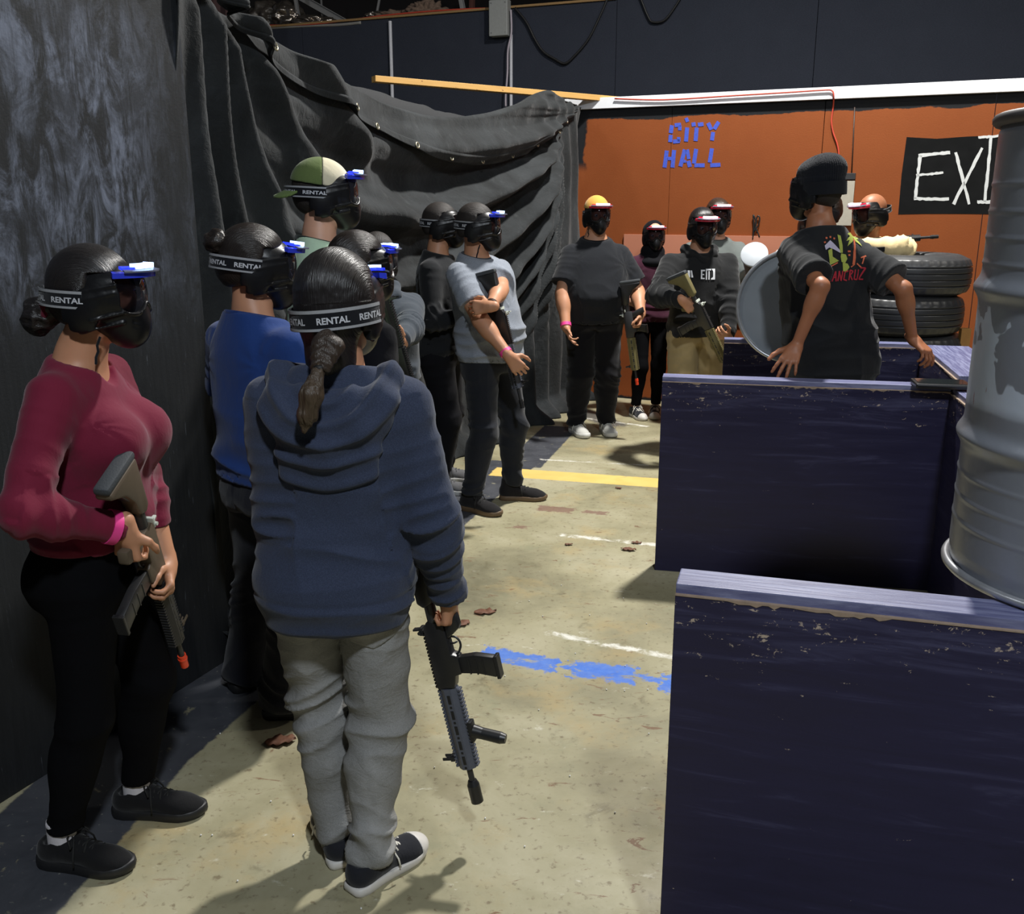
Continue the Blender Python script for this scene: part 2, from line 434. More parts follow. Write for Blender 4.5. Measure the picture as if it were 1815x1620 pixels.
def chalk_bar(x0, y0, x1, y1, w):
    r_ = random.Random(int(x0*7+y0*3+x1)); n_ = 12; d = np.array([x1-x0, y1-y0], float); L_ = np.linalg.norm(d); d /= L_; nn = np.array([-d[1], d[0]])
    up = [np.array([x0, y0])+d*L_*i/n_+nn*(w/2+r_.uniform(-1.1, 0.5)) for i in range(n_+1)]; dn = [np.array([x0, y0])+d*L_*i/n_-nn*(w/2+r_.uniform(-1.1, 0.5)) for i in range(n_+1)]
    return [tuple(q) for q in up]+[tuple(q) for q in dn[::-1]]
sq = [(1607, 243), (1660, 246), (1715, 242), (1775, 240), (1830, 239), (1826, 300), (1822, 378), (1780, 380), (1700, 379), (1640, 379), (1592, 380), (1598, 310)]
strokes_on_wall('painted_square', [sq], blk, 0.002, 0.004, wb, 'black painted square behind the word EXIT')
chalk = plain('white_chalk_paint', srgb(205, 208, 208), 0.85, scale=180, var=0.3, bump=0.4)
ex = [chalk_bar(1628, 276, 1684, 270, 6), chalk_bar(1631, 275, 1622, 352, 6), chalk_bar(1624, 311, 1672, 306, 5), chalk_bar(1620, 352, 1682, 353, 6),
      chalk_bar(1694, 270, 1718, 362, 6), chalk_bar(1741, 262, 1690, 362, 6),
      chalk_bar(1734, 244, 1772, 241, 5), chalk_bar(1757, 244, 1745, 358, 6), chalk_bar(1732, 358, 1764, 358, 6), chalk_bar(1776, 250, 1820, 248, 6), chalk_bar(1798, 250, 1792, 355, 6)]
strokes_on_wall('painted_lettering', ex, chalk, 0.0045, 0.004, wb, 'white chalk letters EXIT')
salmon = plain('salmon_painted_plywood', srgb(180, 116, 90), 0.75, scale=6, var=0.08, bump=0.1)
p0 = wallpt(1107, 415); p1 = wallpt(1420, 421)
def wl_local(p): return wallM.inverted() @ Vector(p)
a = wl_local(p0); c = wl_local(wallpt(1560, 424)); h = a.z
b = MB(); b.box(((a.x+c.x)/2, -0.012, 0.74+(h-0.74)/2), (c.x-a.x, 0.018, h-0.74), bevel=0.002)
o = b.build('plywood_board', salmon); o.matrix_world = wallM
tag(o, 'salmon pink plywood board low on the orange wall behind the masked players', 'board')
a = wl_local(wallpt(1483, 321)); c = wl_local(wallpt(1509, 400))
b = MB(); b.box(((a.x+c.x)/2-0.1, -0.012, (a.z+c.z)/2), (c.x-a.x+0.2, 0.02, a.z-c.z), bevel=0.003)
o = b.build('grey_board', plain('pale_grey_board', srgb(170, 164, 150), 0.7)); o.matrix_world = wallM
tag(o, 'pale grey board fixed to the orange wall beside the beanie wearer', 'board')
b = MB(); b.box(((a.x+c.x)/2-0.1, -0.013, a.z+0.035), (c.x-a.x+0.2, 0.022, 0.05), bevel=0.003)
b.build('top_strip', plain('black_strip', (0.02, 0.02, 0.022), 0.6), o)['label'] = 'black strip across the top'
# red cable over the trim
cr = plain('red_cable_sheath', srgb(190, 70, 52), 0.45)
pts = [wallpt(x, y, 0.055 if y < 180 else 0.012) for x, y in [(1093, 176), (1180, 178), (1300, 171), (1400, 165), (1462, 161), (1476, 162), (1479, 172), (1477, 190), (1474, 215), (1477, 235), (1484, 255), (1487, 275), (1485, 300), (1478, 318)]]
def smooth_path(P, n=6):
    P = [np.array(p, float) for p in P]; out = []
    for i in range(len(P)-1):
        a = P[max(i-1, 0)]; b_ = P[i]; c_ = P[i+1]; d = P[min(i+2, len(P)-1)]
        for k in range(n):
            t_ = k/n
            out.append(0.5*((2*b_)+(-a+c_)*t_+(2*a-5*b_+4*c_-d)*t_*t_+(-a+3*b_-3*c_+d)*t_**3))
    out.append(P[-1]); return out
o = MB().tube(smooth_path(pts), 0.006, 8).build('cable', cr, smooth=True)
tag(o, 'thin red cable along the white trim and hanging down the orange wall', 'cable')
# black wire loops above the salmon board
pts = [wallpt(x, y, 0.02) for x, y in [(1335, 424), (1337, 400), (1336, 381), (1341, 395), (1338, 410), (1346, 396), (1347, 385), (1343, 384), (1340, 400), (1347, 420)]]
o = MB().tube(smooth_path(pts), 0.006, 6).build('wire', plain('black_wire', (0.01, 0.01, 0.01), 0.5), smooth=True)
tag(o, 'bent black wire sticking up in front of the orange wall', 'wire')
pts = [wallpt(x, y, 0.006) for x, y in [(1515, 190), (1512, 260), (1509, 320)]]
o = MB().tube(pts, 0.005, 6).build('wire', plain('dark_wire', (0.03, 0.015, 0.01), 0.5), smooth=True)
tag(o, 'straight dark wire down the board seam left of the EXIT square', 'wire')

# ---- upper black wall behind
UD = np.array([1.182+3.29, 11.988-13.82, 0.0]); UD /= np.linalg.norm(UD)
U0 = np.array([1.182, 11.988, 0.0]); UN = np.array([UD[1], -UD[0], 0.0]); UN = UN if UN[1] < 0 else -UN
def uppt(x, y, off=0.0): return onplane(x, y, U0, UN) + UN*off
def carpet_material():
    t = NT('black_felt_board'); f = t.noise(t.mapping((1, 1, 3)), 60, 4, 0.7); n = t.noise(t.mapping(), 3, 4)
    sp = t.step(t.noise(t.mapping(), 130, 2, 0.5), 0.77, 0.80)
    c = t.mix(f, mul(srgb(54, 58, 68), 0.7), mul(srgb(68, 72, 84), 1.0))
    c = t.mix(t.math('MULTIPLY', n, 0.3), c, srgb(30, 32, 38))
    c = t.mix(t.math('MULTIPLY', sp, 0.6), c, srgb(130, 130, 130))
    t.color(c); t.set(Roughness=0.95); t.bsdf.inputs['Specular IOR Level'].default_value = 0.05
    t.bump(f, 0.3, 0.01); return t.m
UA = math.atan2(UD[1], UD[0]); upM = Matrix.Translation(Vector(U0)) @ Matrix.Rotation(UA, 4, 'Z')
inv = upM.inverted()
xs = [(inv @ Vector(uppt(x, 150))).x for x in (250, 540, 693, 907, 1090, 1440, 1830)]
b = MB()
xs[-1] = xs[-2] + 5.0
for i in range(len(xs)-1):
    b.box(((xs[i]+xs[i+1])/2, 0.06, 2.0), (xs[i+1]-xs[i]-0.006, 0.12, 4.0 + (0.9 if i >= 4 else 0)), bevel=0.003)
uw = b.build('wall_upper', carpet_material()); uw.matrix_world = upM; tag(uw, kind='structure')
b = MB(); b.box(((xs[0]+xs[4])/2, 0.04, 4.012), (xs[4]-xs[0], 0.14, 0.025), bevel=0.002)
o = b.build('trim_2', plain('raw_pine', srgb(150, 118, 76), 0.7)); o.matrix_world = upM; tag(o, kind='structure')
wp = plain('white_plastic_pipe', srgb(205, 206, 214), 0.45)
def wall_pipe(x, y0, y1, r, label):
    p = uppt(x, y0, r+0.002); q = uppt(x, y1, r+0.002); q[0], q[1] = p[0], p[1]
    o = MB().cyl(p, (p[0], p[1], min(q[2], 2.0)), r).build('conduit_pipe', wp, angle=40)
    return tag(o, label, 'pipe')
wall_pipe(693, 38, 190, 0.022, 'white conduit strip on the black wall left of the junction box')
wall_pipe(907, 62, 210, 0.02, 'white conduit pipe running down below the grey junction box')
p = uppt(891, 35, 0.075)
jb = MB(); jb.box((0, -0.01, 0), (0.24, 0.12, 0.40), bevel=0.012)
o = jb.build('junction_box', plain('grey_plastic_box', srgb(150, 152, 150), 0.45)); o.location = p; o.rotation_euler = (0, 0, UA)
tag(o, 'pale grey electrical junction box on the upper black wall', 'electrical box')
l = MB(); l.box((0, -0.063, 0), (0.21, 0.008, 0.37), bevel=0.004); lid = l.build('lid', plain('grey_lid', srgb(160, 162, 158), 0.45), o)
s_ = MB()
s_.bm.free(); scm = plain('screw_steel', (0.4, 0.4, 0.4), 0.4, 0.8)
for dx in (-0.09, 0.09):
    for dz in (-0.165, 0.165): MB().cyl((dx, -0.066, dz), (dx, -0.07, dz), 0.008, seg=10).build('screw', scm, lid)
black = plain('black_rubber', (0.012, 0.012, 0.013), 0.5)
def upcable(pts, r, mat, label, off=0.04):
    o = MB().tube(smooth_path([uppt(x, y, off) for x, y in pts]), r, 8).build('cable', mat, smooth=True)
    return tag(o, label, 'cable')
upcable([(915, 15), (935, 40), (950, 70), (965, 92), (985, 105), (1003, 113), (1020, 100), (1045, 70), (1065, 30), (1078, 0), (1085, -20)], 0.014, black, 'looped black cable hanging right of the junction box')
upcable([(911, 20), (912, 60), (906, 90), (905, 130), (902, 170), (902, 190)], 0.012, plain('pale_cable', srgb(180, 170, 180), 0.5), 'pale cable dangling beside the white conduit', 0.10)
upcable([(1130, -20), (1150, 30), (1160, 40), (1180, 36), (1200, 10), (1215, -15)], 0.012, black, 'black cable loop high on the upper black wall near the frame top')
upcable([(420, 46), (540, 44), (620, 36), (700, 26), (800, 18), (900, 14)], 0.010, cr, 'red cable lying along the top edge of the black wall', 0.02)
upcable([(470, 50), (540, 46), (600, 44), (640, 40)], 0.018, plain('grey_hose', srgb(140, 138, 134), 0.6), 'grey hose on the top edge of the black wall', 0.0)

mz = MB().box(((xs[0]+xs[4])/2, 1.1, 3.97), (xs[4]-xs[0], 1.95, 0.05)).build('mezzanine_deck', plain('dark_deck_board', (0.03, 0.025, 0.02), 0.9)); mz.matrix_world = upM; tag(mz, kind='structure')
# dark space above the wall: roof deck and trusses
dark = plain('dark_roof_steel', (0.03, 0.022, 0.02), 0.7)
o = MB().box((0.5, 6, 7.05), (17, 22, 0.1)).build('ceiling', plain('roof_deck', (0.02, 0.018, 0.018), 0.9)); tag(o, kind='structure')
rb = MB().box((0.5, 16.0, 3.5), (17, 0.1, 7.0)).build('wall_far', plain('far_dark_wall', (0.012, 0.01, 0.01), 0.95)); tag(rb, kind='structure')
steel = plain('galvanised_steel', srgb(120, 118, 116), 0.5, 0.3)
def beam(p, q, w, mat, label, name='roof_beam'):
    p = Vector(p); q = Vector(q); d = q-p; Rm = d.to_track_quat('X', 'Z').to_matrix()
    b = MB()
    for s in (-1, 1): b.box((0, 0, s*w*0.45), (d.length, w, w*0.12))
    b.box((0, 0, 0), (d.length, w*0.14, w*0.9))
    o = b.build(name, mat); o.matrix_world = Matrix.Translation((p+q)/2) @ Rm.to_4x4()
    return tag(o, label, 'beam')
beam(aty(520, -12, 14.5), aty(615, 42, 14.5), 0.09, steel, 'pale diagonal roof beam above the foil bundle')
beam(aty(518, -40, 14.0), aty(532, 46, 14.0), 0.05, steel, 'short pale upright strut above the black wall by the foil bundle', 'strut')
beam(aty(812, -30, 14.0), aty(822, 24, 14.0), 0.07, steel, 'pale upright strut above the black wall left of the junction box', 'strut')
beam(aty(568, -30, 14.8), aty(572, 44, 14.8), 0.025, steel, 'thin upright rod in the dark roof space', 'strut')
beam(aty(678, -30, 14.0), aty(668, 24, 14.0), 0.03, steel, 'thin slanted rod behind the insulation', 'strut')
beam(aty(838, -30, 15.0), aty(836, 30, 15.0), 0.08, plain('rust_brown_steel', srgb(96, 52, 40), 0.7), 'rust brown upright column at the top right of the roof space', 'strut')
beam(aty(390, -60, 12.0), aty(392, 60, 12.0), 0.22, plain('brown_column', srgb(62, 40, 40), 0.8), 'dark brown column above the curtain corner', 'column')

# wooden beam
pine = NT('pine_board'); v = pine.mapping((2, 40, 40)); n = pine.noise(v, 3, 5, 0.6, 0.4); k = pine.step(pine.noise(pine.mapping((6, 20, 20)), 2.4, 1), 0.30, 0.24)
pine.color(pine.mix(k, pine.mix(n, srgb(176, 132, 66), srgb(206, 164, 96)), srgb(110, 62, 30))); pine.set(Roughness=0.6)
pR = Vector(aty(1094, 177, 8.93)); pL = Vector(aty(662, 140, 7.9))
d = pR-pL; Rm = d.to_track_quat('X', 'Z').to_matrix()
o = MB().box((0, 0, 0), (d.length, 0.09, 0.045), bevel=0.003).build('timber_beam', pine.m); o.matrix_world = Matrix.Translation((pR+pL)/2) @ Rm.to_4x4()
tag(o, 'long raw pine timber running above the black curtain to the white trim', 'timber')
# ------------------------------------------------------------------ numpy noise
def _hash(i, j, k, s=0):
    h = (i*374761393 + j*668265263 + k*2147483647 + s*1274126177) & 0xFFFFFFFF
    h = ((h ^ (h >> 13))*1274126177) & 0xFFFFFFFF
    return ((h ^ (h >> 16)) & 0xFFFFFF)/float(0xFFFFFF)
def vnoise(P, s=0):
    P = np.asarray(P, float); I = np.floor(P).astype(np.int64); f = P-I; f = f*f*(3-2*f)
    r = 0
    for a in (0, 1):
        wa = f[:, 0] if a else 1-f[:, 0]
        for b in (0, 1):
            wb_ = f[:, 1] if b else 1-f[:, 1]
            for c in (0, 1):
                wc = f[:, 2] if c else 1-f[:, 2]
                r = r + wa*wb_*wc*_hash(I[:, 0]+a, I[:, 1]+b, I[:, 2]+c, s)
    return r
def ridged(n): return 1-np.abs(2*n-1)
def sstep(x, a, b):
    t = np.clip((x-a)/(b-a), 0, 1); return t*t*(3-2*t)

# ------------------------------------------------------------------ black curtain
plan = np.array([(-1.13, 3.44), (-1.17, 4.2), (-1.0, 5.0), (-0.86, 5.9), (-0.46, 6.7), (0.0, 7.5), (0.3, 8.1), (0.60, 8.80)])
dense = np.array([p[:2] for p in smooth_path([(*p, 0) for p in plan], 40)])
arc = np.r_[0, np.cumsum(np.linalg.norm(np.diff(dense, axis=0), axis=1))]; arc /= arc[-1]
def plan_at(u):
    return np.stack([np.interp(u, arc, dense[:, 0]), np.interp(u, arc, dense[:, 1])], -1)
def plan_n(u):
    a = plan_at(np.clip(u-0.02, 0, 1)); b = plan_at(np.clip(u+0.02, 0, 1)); d = b-a; d /= np.linalg.norm(d, axis=-1, keepdims=True)
    return np.stack([d[..., 1], -d[..., 0]], -1)      # to the right = towards the players
def hem_height(us, table):
    T = np.array(table, float); out = []
    for u in us:
        X, Y_ = plan_at(u); zs = np.linspace(3.2, 0.0, 640)
        px, py = topx(np.stack([np.full_like(zs, X), np.full_like(zs, Y_), zs], -1))
        f = py - np.interp(px, T[:, 0], T[:, 1])
        k = np.argmax(f > 0); out.append(zs[k])
    return np.array(out)
hem1 = [(300, -90), (330, -50), (357, 0), (424, 45), (523, 107), (597, 149), (672, 188), (746, 208), (796, 211), (855, 203), (910, 186), (945, 165), (965, 160), (990, 178), (1020, 188), (1050, 192), (1100, 200)]
hem2 = [(300, -80), (345, -20), (372, 25), (404, 55), (449, 99), (498, 144), (548, 172), (577, 190), (617, 218), (682, 253), (731, 275), (783, 288), (835, 292), (875, 288), (925, 268), (959, 243), (994, 213), (1029, 190), (1060, 186), (1100, 200)]
NU, NV = 420, 300
U = np.linspace(0, 1, NU)
z1 = hem_height(U, hem1); z2 = np.minimum(hem_height(U, hem2), z1-0.02)
kern = np.hanning(33); kern /= kern.sum(); z1 = np.convolve(np.pad(z1, 16, 'edge'), kern, 'valid'); z2 = np.convolve(np.pad(z2, 16, 'edge'), kern, 'valid')
ua = np.array([0.0]); 
def curtain_disp(u, z):
    """how far the cloth bulges out at (u, z): swags slung between the two hanging points"""
    uc = np.clip(u/0.93, 0, 1); sag = 4*uc*(1-uc)+0.10
    zl = np.interp(uc, [0, 1], [2.75, 2.5])
    k = (zl - z)/sag
    w = vnoise(np.stack([u*2.0, k*1.1, 0*u], -1), 3)*0.5
    ph = k*2.7 + w*1.6
    s = 0.5+0.5*np.cos(2*np.pi*ph)
    swag = s**2.2*0.15*(0.55+0.9*vnoise(np.stack([u*1.5, k*2.2, 0*u], -1), 33)) + (0.5+0.5*np.cos(2*np.pi*(ph*2.1+0.3)))**2*0.03
    low = sstep(z, 0.55, 1.5)
    ends = sstep(u, 0.10, 0.42)*sstep(0.93-u, 0.0, 0.14)
    d = swag*low*ends*(0.45+0.55*sstep(k, 0.2, 0.9))
    # long folds falling from the right hanging point, and loose folds lower down
    vfreq = u*13 + vnoise(np.stack([u*4, z*0.6, u*0], -1), 6)*1.3 + (2.3-z)*(u-0.88)*2.2
    vf = (0.5+0.5*np.cos(2*np.pi*vfreq))**1.5
    d = d + vf*0.08*(1-low*0.8)*sstep(u, 0.25, 0.6)*sstep(2.5-z, 0, 0.5)
    d = d + (0.5+0.5*np.cos(2*np.pi*(u*24+vnoise(np.stack([u*7, z*1.0, u*0], -1), 8)*1.2)))**2*0.035*sstep(u, 0.70, 0.86)
    d = d + (vnoise(np.stack([u*5, z*1.6, u*0], -1), 11)-0.5)*0.08
    # long oblique folds fanning out of the near upper corner
    th = np.arctan2(u*5.9+0.02, np.clip(3.3-z, 0.05, 9))
    f = (0.5+0.5*np.cos(2*np.pi*(th*4.6+0.15+vnoise(np.stack([u*3, z*0.8, 0*u], -1), 13)*0.35)))**3
    d = d + f*0.10*sstep(0.60-u, 0, 0.25)*sstep(u, 0.0, 0.05)*sstep(3.2-z, 0.1, 0.7)
    # puddle at the floor
    d = d + sstep(0.16-z, 0, 0.16)*(0.08+0.10*vnoise(np.stack([u*20, z*3, u*0], -1), 12))
    return d
def sheet(us, ztop, zbot, nv, extra):
    uu, vv = np.meshgrid(us, np.linspace(0, 1, nv), indexing='ij')
    zt = ztop[:, None]; zb = zbot[:, None]; zz = zt+(zb-zt)*vv
    d = curtain_disp(uu.ravel(), zz.ravel()).reshape(uu.shape)*np.clip(vv*14+0.15, 0, 1)*1.0 + extra(uu, vv, zz)
    p = plan_at(uu); n = plan_n(uu)
    V = np.stack([p[..., 0]+n[..., 0]*d, p[..., 1]+n[..., 1]*d, zz], -1).reshape(-1, 3)
    nu = len(us); idx = np.arange(nu*nv).reshape(nu, nv)
    Q = np.stack([idx[:-1, :-1], idx[1:, :-1], idx[1:, 1:], idx[:-1, 1:]], -1).reshape(-1, 4)
    return V, Q
tm = NT('black_canvas'); v = tm.mapping(); n = tm.noise(v, 1.7, 6, 0.65, 0.5); wv = tm.noise(v, 340, 2); st = tm.noise(tm.mapping((1, 1, 0.3)), 9, 5, 0.7)
c = tm.mix(tm.step(n, 0.35, 0.7), srgb(27, 29, 30), srgb(46, 49, 51)); c = tm.mix(tm.math('MULTIPLY', tm.step(st, 0.55, 0.75), 0.35), c, srgb(76, 79, 80))
tm.color(c); tm.set(Roughness=0.85); tm.bsdf.inputs['Specular IOR Level'].default_value = 0.2; tm.bsdf.inputs['Sheen Weight'].default_value = 0.1
bb = tm.bump(wv, 0.3, 0.001); tm.bump(tm.noise(v, 16, 6, 0.7, 0.6), 0.45, 0.02, bb)
canvas = tm.m
V, Q = sheet(U, z1, np.full(NU, 0.004), NV, lambda u, v, z: 0*u)
me = np_mesh('black_curtain', V, Q)
cur = link('black_curtain', me, canvas, smooth=True); m = cur.modifiers.new('thick', 'SOLIDIFY'); m.thickness = 0.004
tag(cur, 'large black canvas curtain slung in swags from the left wall to the orange wall', 'curtain')
# the folded-over upper flap with its grommet hem
k0 = (U > 0.0) & (U < 0.965); Uf = U[k0]
V, Q = sheet(Uf, z1[k0]+0.006, z2[k0], 60, lambda u, v, z: 0.035+0.028*np.sin(v*np.pi)*0.8 + 0.012*sstep(v, 0.80, 0.84))
fl = link('folded_flap', np_mesh('folded_flap', V, Q), canvas, cur, smooth=True); m = fl.modifiers.new('thick', 'SOLIDIFY'); m.thickness = 0.006
Vf = V.reshape(len(Uf), 60, 3)
brass = plain('dull_brass', srgb(190, 184, 160), 0.35, 0.8)
for gu in (0.045, 0.17, 0.33, 0.42, 0.50, 0.575, 0.655, 0.725, 0.79, 0.85, 0.90):
    i = int(np.argmin(abs(Uf-gu))); p = Vf[i, 55]; n = plan_n(np.array([gu]))[0]; N = Vector((n[0], n[1], 0.25)).normalized()
    Mg = Matrix.Translation(Vector(p)+N*0.008) @ N.to_track_quat('Z', 'Y').to_matrix().to_4x4()
    g = MB(); g.tube([Mg @ Vector((0.016*math.cos(a), 0.016*math.sin(a), 0)) for a in np.linspace(0, 2*math.pi, 20, endpoint=False)], 0.005, 8, closed=True)
    g.build('grommet', brass, fl, smooth=True)
# a thin dark sheet hanging behind the top hem
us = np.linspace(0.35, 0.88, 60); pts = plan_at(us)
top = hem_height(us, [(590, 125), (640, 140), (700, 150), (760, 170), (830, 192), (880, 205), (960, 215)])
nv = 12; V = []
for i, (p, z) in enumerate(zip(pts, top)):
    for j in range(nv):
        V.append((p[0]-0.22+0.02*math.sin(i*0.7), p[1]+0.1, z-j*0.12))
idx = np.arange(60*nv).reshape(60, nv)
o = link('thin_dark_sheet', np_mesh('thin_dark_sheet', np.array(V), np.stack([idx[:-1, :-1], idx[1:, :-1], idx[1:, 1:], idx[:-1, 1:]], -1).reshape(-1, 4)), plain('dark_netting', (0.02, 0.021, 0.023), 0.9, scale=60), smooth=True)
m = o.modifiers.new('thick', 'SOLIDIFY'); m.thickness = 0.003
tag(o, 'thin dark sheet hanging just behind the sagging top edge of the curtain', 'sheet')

# ------------------------------------------------------------------ plywood barriers
def navy_material(name, topc=False):
    t = NT(name); g = t.noise(t.mapping((0.8, 8, 8)), 2.6, 7, 0.66, 1.0); f = t.noise(t.mapping(), 55, 5, 0.75); ch = t.noise(t.mapping((2.2, 2.2, 5.5)), 7.5, 6, 0.72, 0.6)
    big = t.noise(t.mapping(loc=(3, 1, 2)), 2.0, 2)
    sp = t.new('ShaderNodeSeparateXYZ'); t.L(t.tc.outputs['Object'], sp.inputs[0])
    c = t.mix(g, srgb(25, 23, 46), srgb(44, 42, 76))
    near_top = t.step(sp.outputs[2], 0.62, 0.95)
    thr = t.math('ADD', t.math('MULTIPLY', near_top, 0.12), t.math('MULTIPLY', big, 0.10))
    chip = t.math('MULTIPLY', t.step(t.math('ADD', ch, thr), 0.735, 0.75), t.step(f, 0.50, 0.55))
    edge = t.math('MULTIPLY', t.step(sp.outputs[2], 0.9585, 0.9600), 0.0)
    c = t.mix(t.math('MULTIPLY', chip, 0.9), c, srgb(186, 168, 150))
    painted_sheen = t.math('MULTIPLY', t.step(t.math('ADD', g, t.math('MULTIPLY', near_top, 0.1)), 0.55, 0.78), 0.16)  # bluish sheen along the grain, painted into the colour, more towards the top
    c = t.mix(painted_sheen, c, srgb(120, 122, 160))
    t.color(c); t.set(Roughness=t.ramp(g, [(0.3, (0.36,)*3), (0.7, (0.5,)*3)])); t.bsdf.inputs['Specular IOR Level'].default_value = 0.4
    b = t.bump(g, 0.14, 0.004); t.bump(f, 0.15, 0.002, b); return t.m
navy = navy_material('navy_painted_plywood')
tt = NT('worn_navy_timber'); g = tt.noise(tt.mapping((1.5, 30, 10)), 3, 6, 0.65, 0.5)
tt.color(tt.mix(tt.step(g, 0.35, 0.75), srgb(84, 86, 124), srgb(140, 144, 176))); tt.set(Roughness=0.45); tt.bump(g, 0.3, 0.004)
navytop = tt.m
rawedge = plain('raw_plywood_edge', srgb(150, 130, 112), 0.8, scale=50, var=0.3)
def barrier(name, p0, p1, h, label, thick=0.105, back=1, cat='barrier'):
    """plywood face from p0 to p1 (front face), timber frame behind"""
    p0 = Vector((*p0, 0)); p1 = Vector((*p1, 0)); d = p1-p0; Lg = d.length; a = math.atan2(d.y, d.x)
    root = empty(name, p0, label, cat, None); root.rotation_euler = (0, 0, a)
    MB().box((Lg/2, 0.009*back, h/2-0.012), (Lg, 0.018, h-0.024), bevel=0.002).build('plywood_face', navy, root)
    MB().box((Lg/2, (thick-0.009)*back, h/2-0.012), (Lg, 0.018, h-0.024), bevel=0.002).build('plywood_back', navy, root)
    MB().box((0.02, thick/2*back, h/2-0.03), (0.038, thick-0.037, h-0.06)).build('end_post', navy, root)
    MB().box((Lg-0.02, thick/2*back, h/2-0.03), (0.038, thick-0.037, h-0.06)).build('end_post', navy, root)
    MB().box((Lg/2, (thick/2+0.003)*back, h-0.019), (Lg, thick-0.012, 0.038), bevel=0.003).build('top_rail', navytop, root)
    # frayed raw edge of the face board: one ragged strip along its top
    r2 = random.Random(hash_name(label)); xs_ = np.arange(0, Lg, 0.012); on = 0; hts = []
    for x in xs_:
        if r2.random() < (0.10 if on else 0.07): on = 1-on
        hts.append(r2.uniform(0.002, 0.008) if on else 0.0012)
    b = MB(); bm = b.bm; rows = []
    for x, hh in zip(xs_, hts):
        z1_ = h-0.0225; rows.append([bm.verts.new((x, yy, zz)) for yy, zz in ((-0.0015*back, z1_-hh*1.2), (-0.0015*back, z1_+0.001), (0.010*back, z1_+0.001), (0.010*back, z1_-0.002))])
    for A_, B_ in zip(rows, rows[1:]):
        for k in range(4): l = (k+1) % 4; bm.faces.new((A_[k], A_[l], B_[l], B_[k]))
    bm.faces.new(rows[0]); bm.faces.new(rows[-1][::-1])
    b.build('frayed_edge', rawedge, root)
    return root
def hash_name(s): return sum(ord(c)*(i+1) for i, c in enumerate(s))
dB = Vector((0.9785, -0.2062)); nB = Vector((0.2062, 0.9785))
A0 = Vector((0.346, 1.893)); dA = Vector((0.961, -0.276)).normalized()
B0 = Vector((0.700, 4.412)); B1 = B0 + dB*1.262
barrier('plywood_barrier', A0, A0 + dA*1.35, 0.96, 'nearest dark navy plywood barrier with worn timber top rail')
barrier('plywood_barrier', B0, B1, 0.96, 'dark navy plywood barrier the beanie wearer leans back on')
P1_ = B1 + dB*0.012 + Vector((0.0, 0.09)); P0_ = Vector((1.50, 2.05))
barrier('plywood_barrier', P1_, P0_ , 0.955, 'navy plywood side panel behind the big grey drum joining two barriers', 0.09, 1)
C0 = Vector((1.262, 5.69)); C1 = C0+dB*1.12
barrier('plywood_barrier', C0, C1, 0.96, 'farther navy plywood barrier in front of the stacked tires')
barrier('plywood_barrier', Vector((2.35, 5.50)), Vector((2.10, 4.47)), 0.955, 'short navy barrier with broad top right of the reaching hand', 0.26, 1)

# ------------------------------------------------------------------ drums
tg = NT('grey_drum_paint'); v = tg.mapping(); n = tg.noise(v, 4, 5, 0.6); f = tg.noise(v, 70, 4, 0.7)
sp = tg.new('ShaderNodeSeparateXYZ'); tg.L(tg.tc.outputs['Object'], sp.inputs[0])
c = tg.mix(n, srgb(128, 132, 141), srgb(150, 154, 162))
pm = tg.noise(tg.mapping((1, 1, 0.8), loc=(2.3, 0.7, 0.3)), 6.5, 3, 0.5, 1.0)
zb = tg.math('MULTIPLY', tg.step(sp.outputs[2], 0.35, 0.39), tg.step(sp.outputs[2], 0.66, 0.54))
peel = tg.math('MULTIPLY', tg.step(tg.math('ADD', pm, tg.math('MULTIPLY', tg.step(sp.outputs[2], 0.52, 0.37), 0.14)), 0.545, 0.56), zb)
peel = tg.math('MULTIPLY', peel, tg.step(tg.math('ADD', sp.outputs[2], tg.math('MULTIPLY', n, 0.03)), 0.375, 0.385))
c = tg.mix(peel, c, srgb(206, 216, 230))
red = tg.math('MULTIPLY', tg.step(tg.noise(tg.mapping((1, 1, 0.5), loc=(1, 2, 3)), 16, 3, 0.6, 0.8), 0.63, 0.65), zb)
c = tg.mix(tg.math('MULTIPLY', red, 0.8), c, srgb(150, 48, 50))
c = tg.mix(tg.math('MULTIPLY', tg.step(f, 0.70, 0.78), 0.5), c, srgb(70, 62, 58))
tg.color(c); tg.set(Roughness=0.34, Metallic=0.2); bb = tg.bump(n, 0.15, 0.02); tg.bump(f, 0.1, 0.002, bb)
drumgrey = tg.m
rimm = plain('worn_steel_rim', srgb(176, 178, 182), 0.35, 0.6, var=0.3, scale=30)
def drum_profile(h, r):
    pr = []
    rings = [0.30*h, 0.60*h]
    for z in np.linspace(0.012, h-0.012, 220):
        q = r
        if 0.645 < z < 0.835: q = r - 0.009 + 0.011*math.cos(2*math.pi*(z-0.66)/0.052)
        if 0.09 < z < 0.265: q = r - 0.009 + 0.011*math.cos(2*math.pi*(z-0.115)/0.052)
        for rz in (0.30, 0.61): q = max(q, r + 0.013*math.exp(-((z-rz)/0.018)**2))
        if z < 0.05: q = r - 0.006*(1-(z/0.05))
        if z > h-0.035: q = r - 0.012*(1-(h-z)/0.035)
        pr.append((q, z))
    return pr
H_D, R_D = 0.95, 0.297
dr = empty('steel_drum', (1.262, 1.935, 0.962), 'large ribbed grey steel drum with peeling pale patches standing on the nearest barrier', 'drum')
dr.rotation_euler = (0, 0, 0.4)
MB().lathe([(0.001, 0.02)]+drum_profile(H_D, R_D)+[(0.001, H_D-0.02)], 96).build('barrel_body', drumgrey, dr, smooth=True)
MB().tube([(math.cos(a)*(R_D+0.004), math.sin(a)*(R_D+0.004), 0.010) for a in np.linspace(0, 2*math.pi, 80, endpoint=False)], 0.0095, 10, closed=True).build('bottom_rim', rimm, dr, smooth=True)
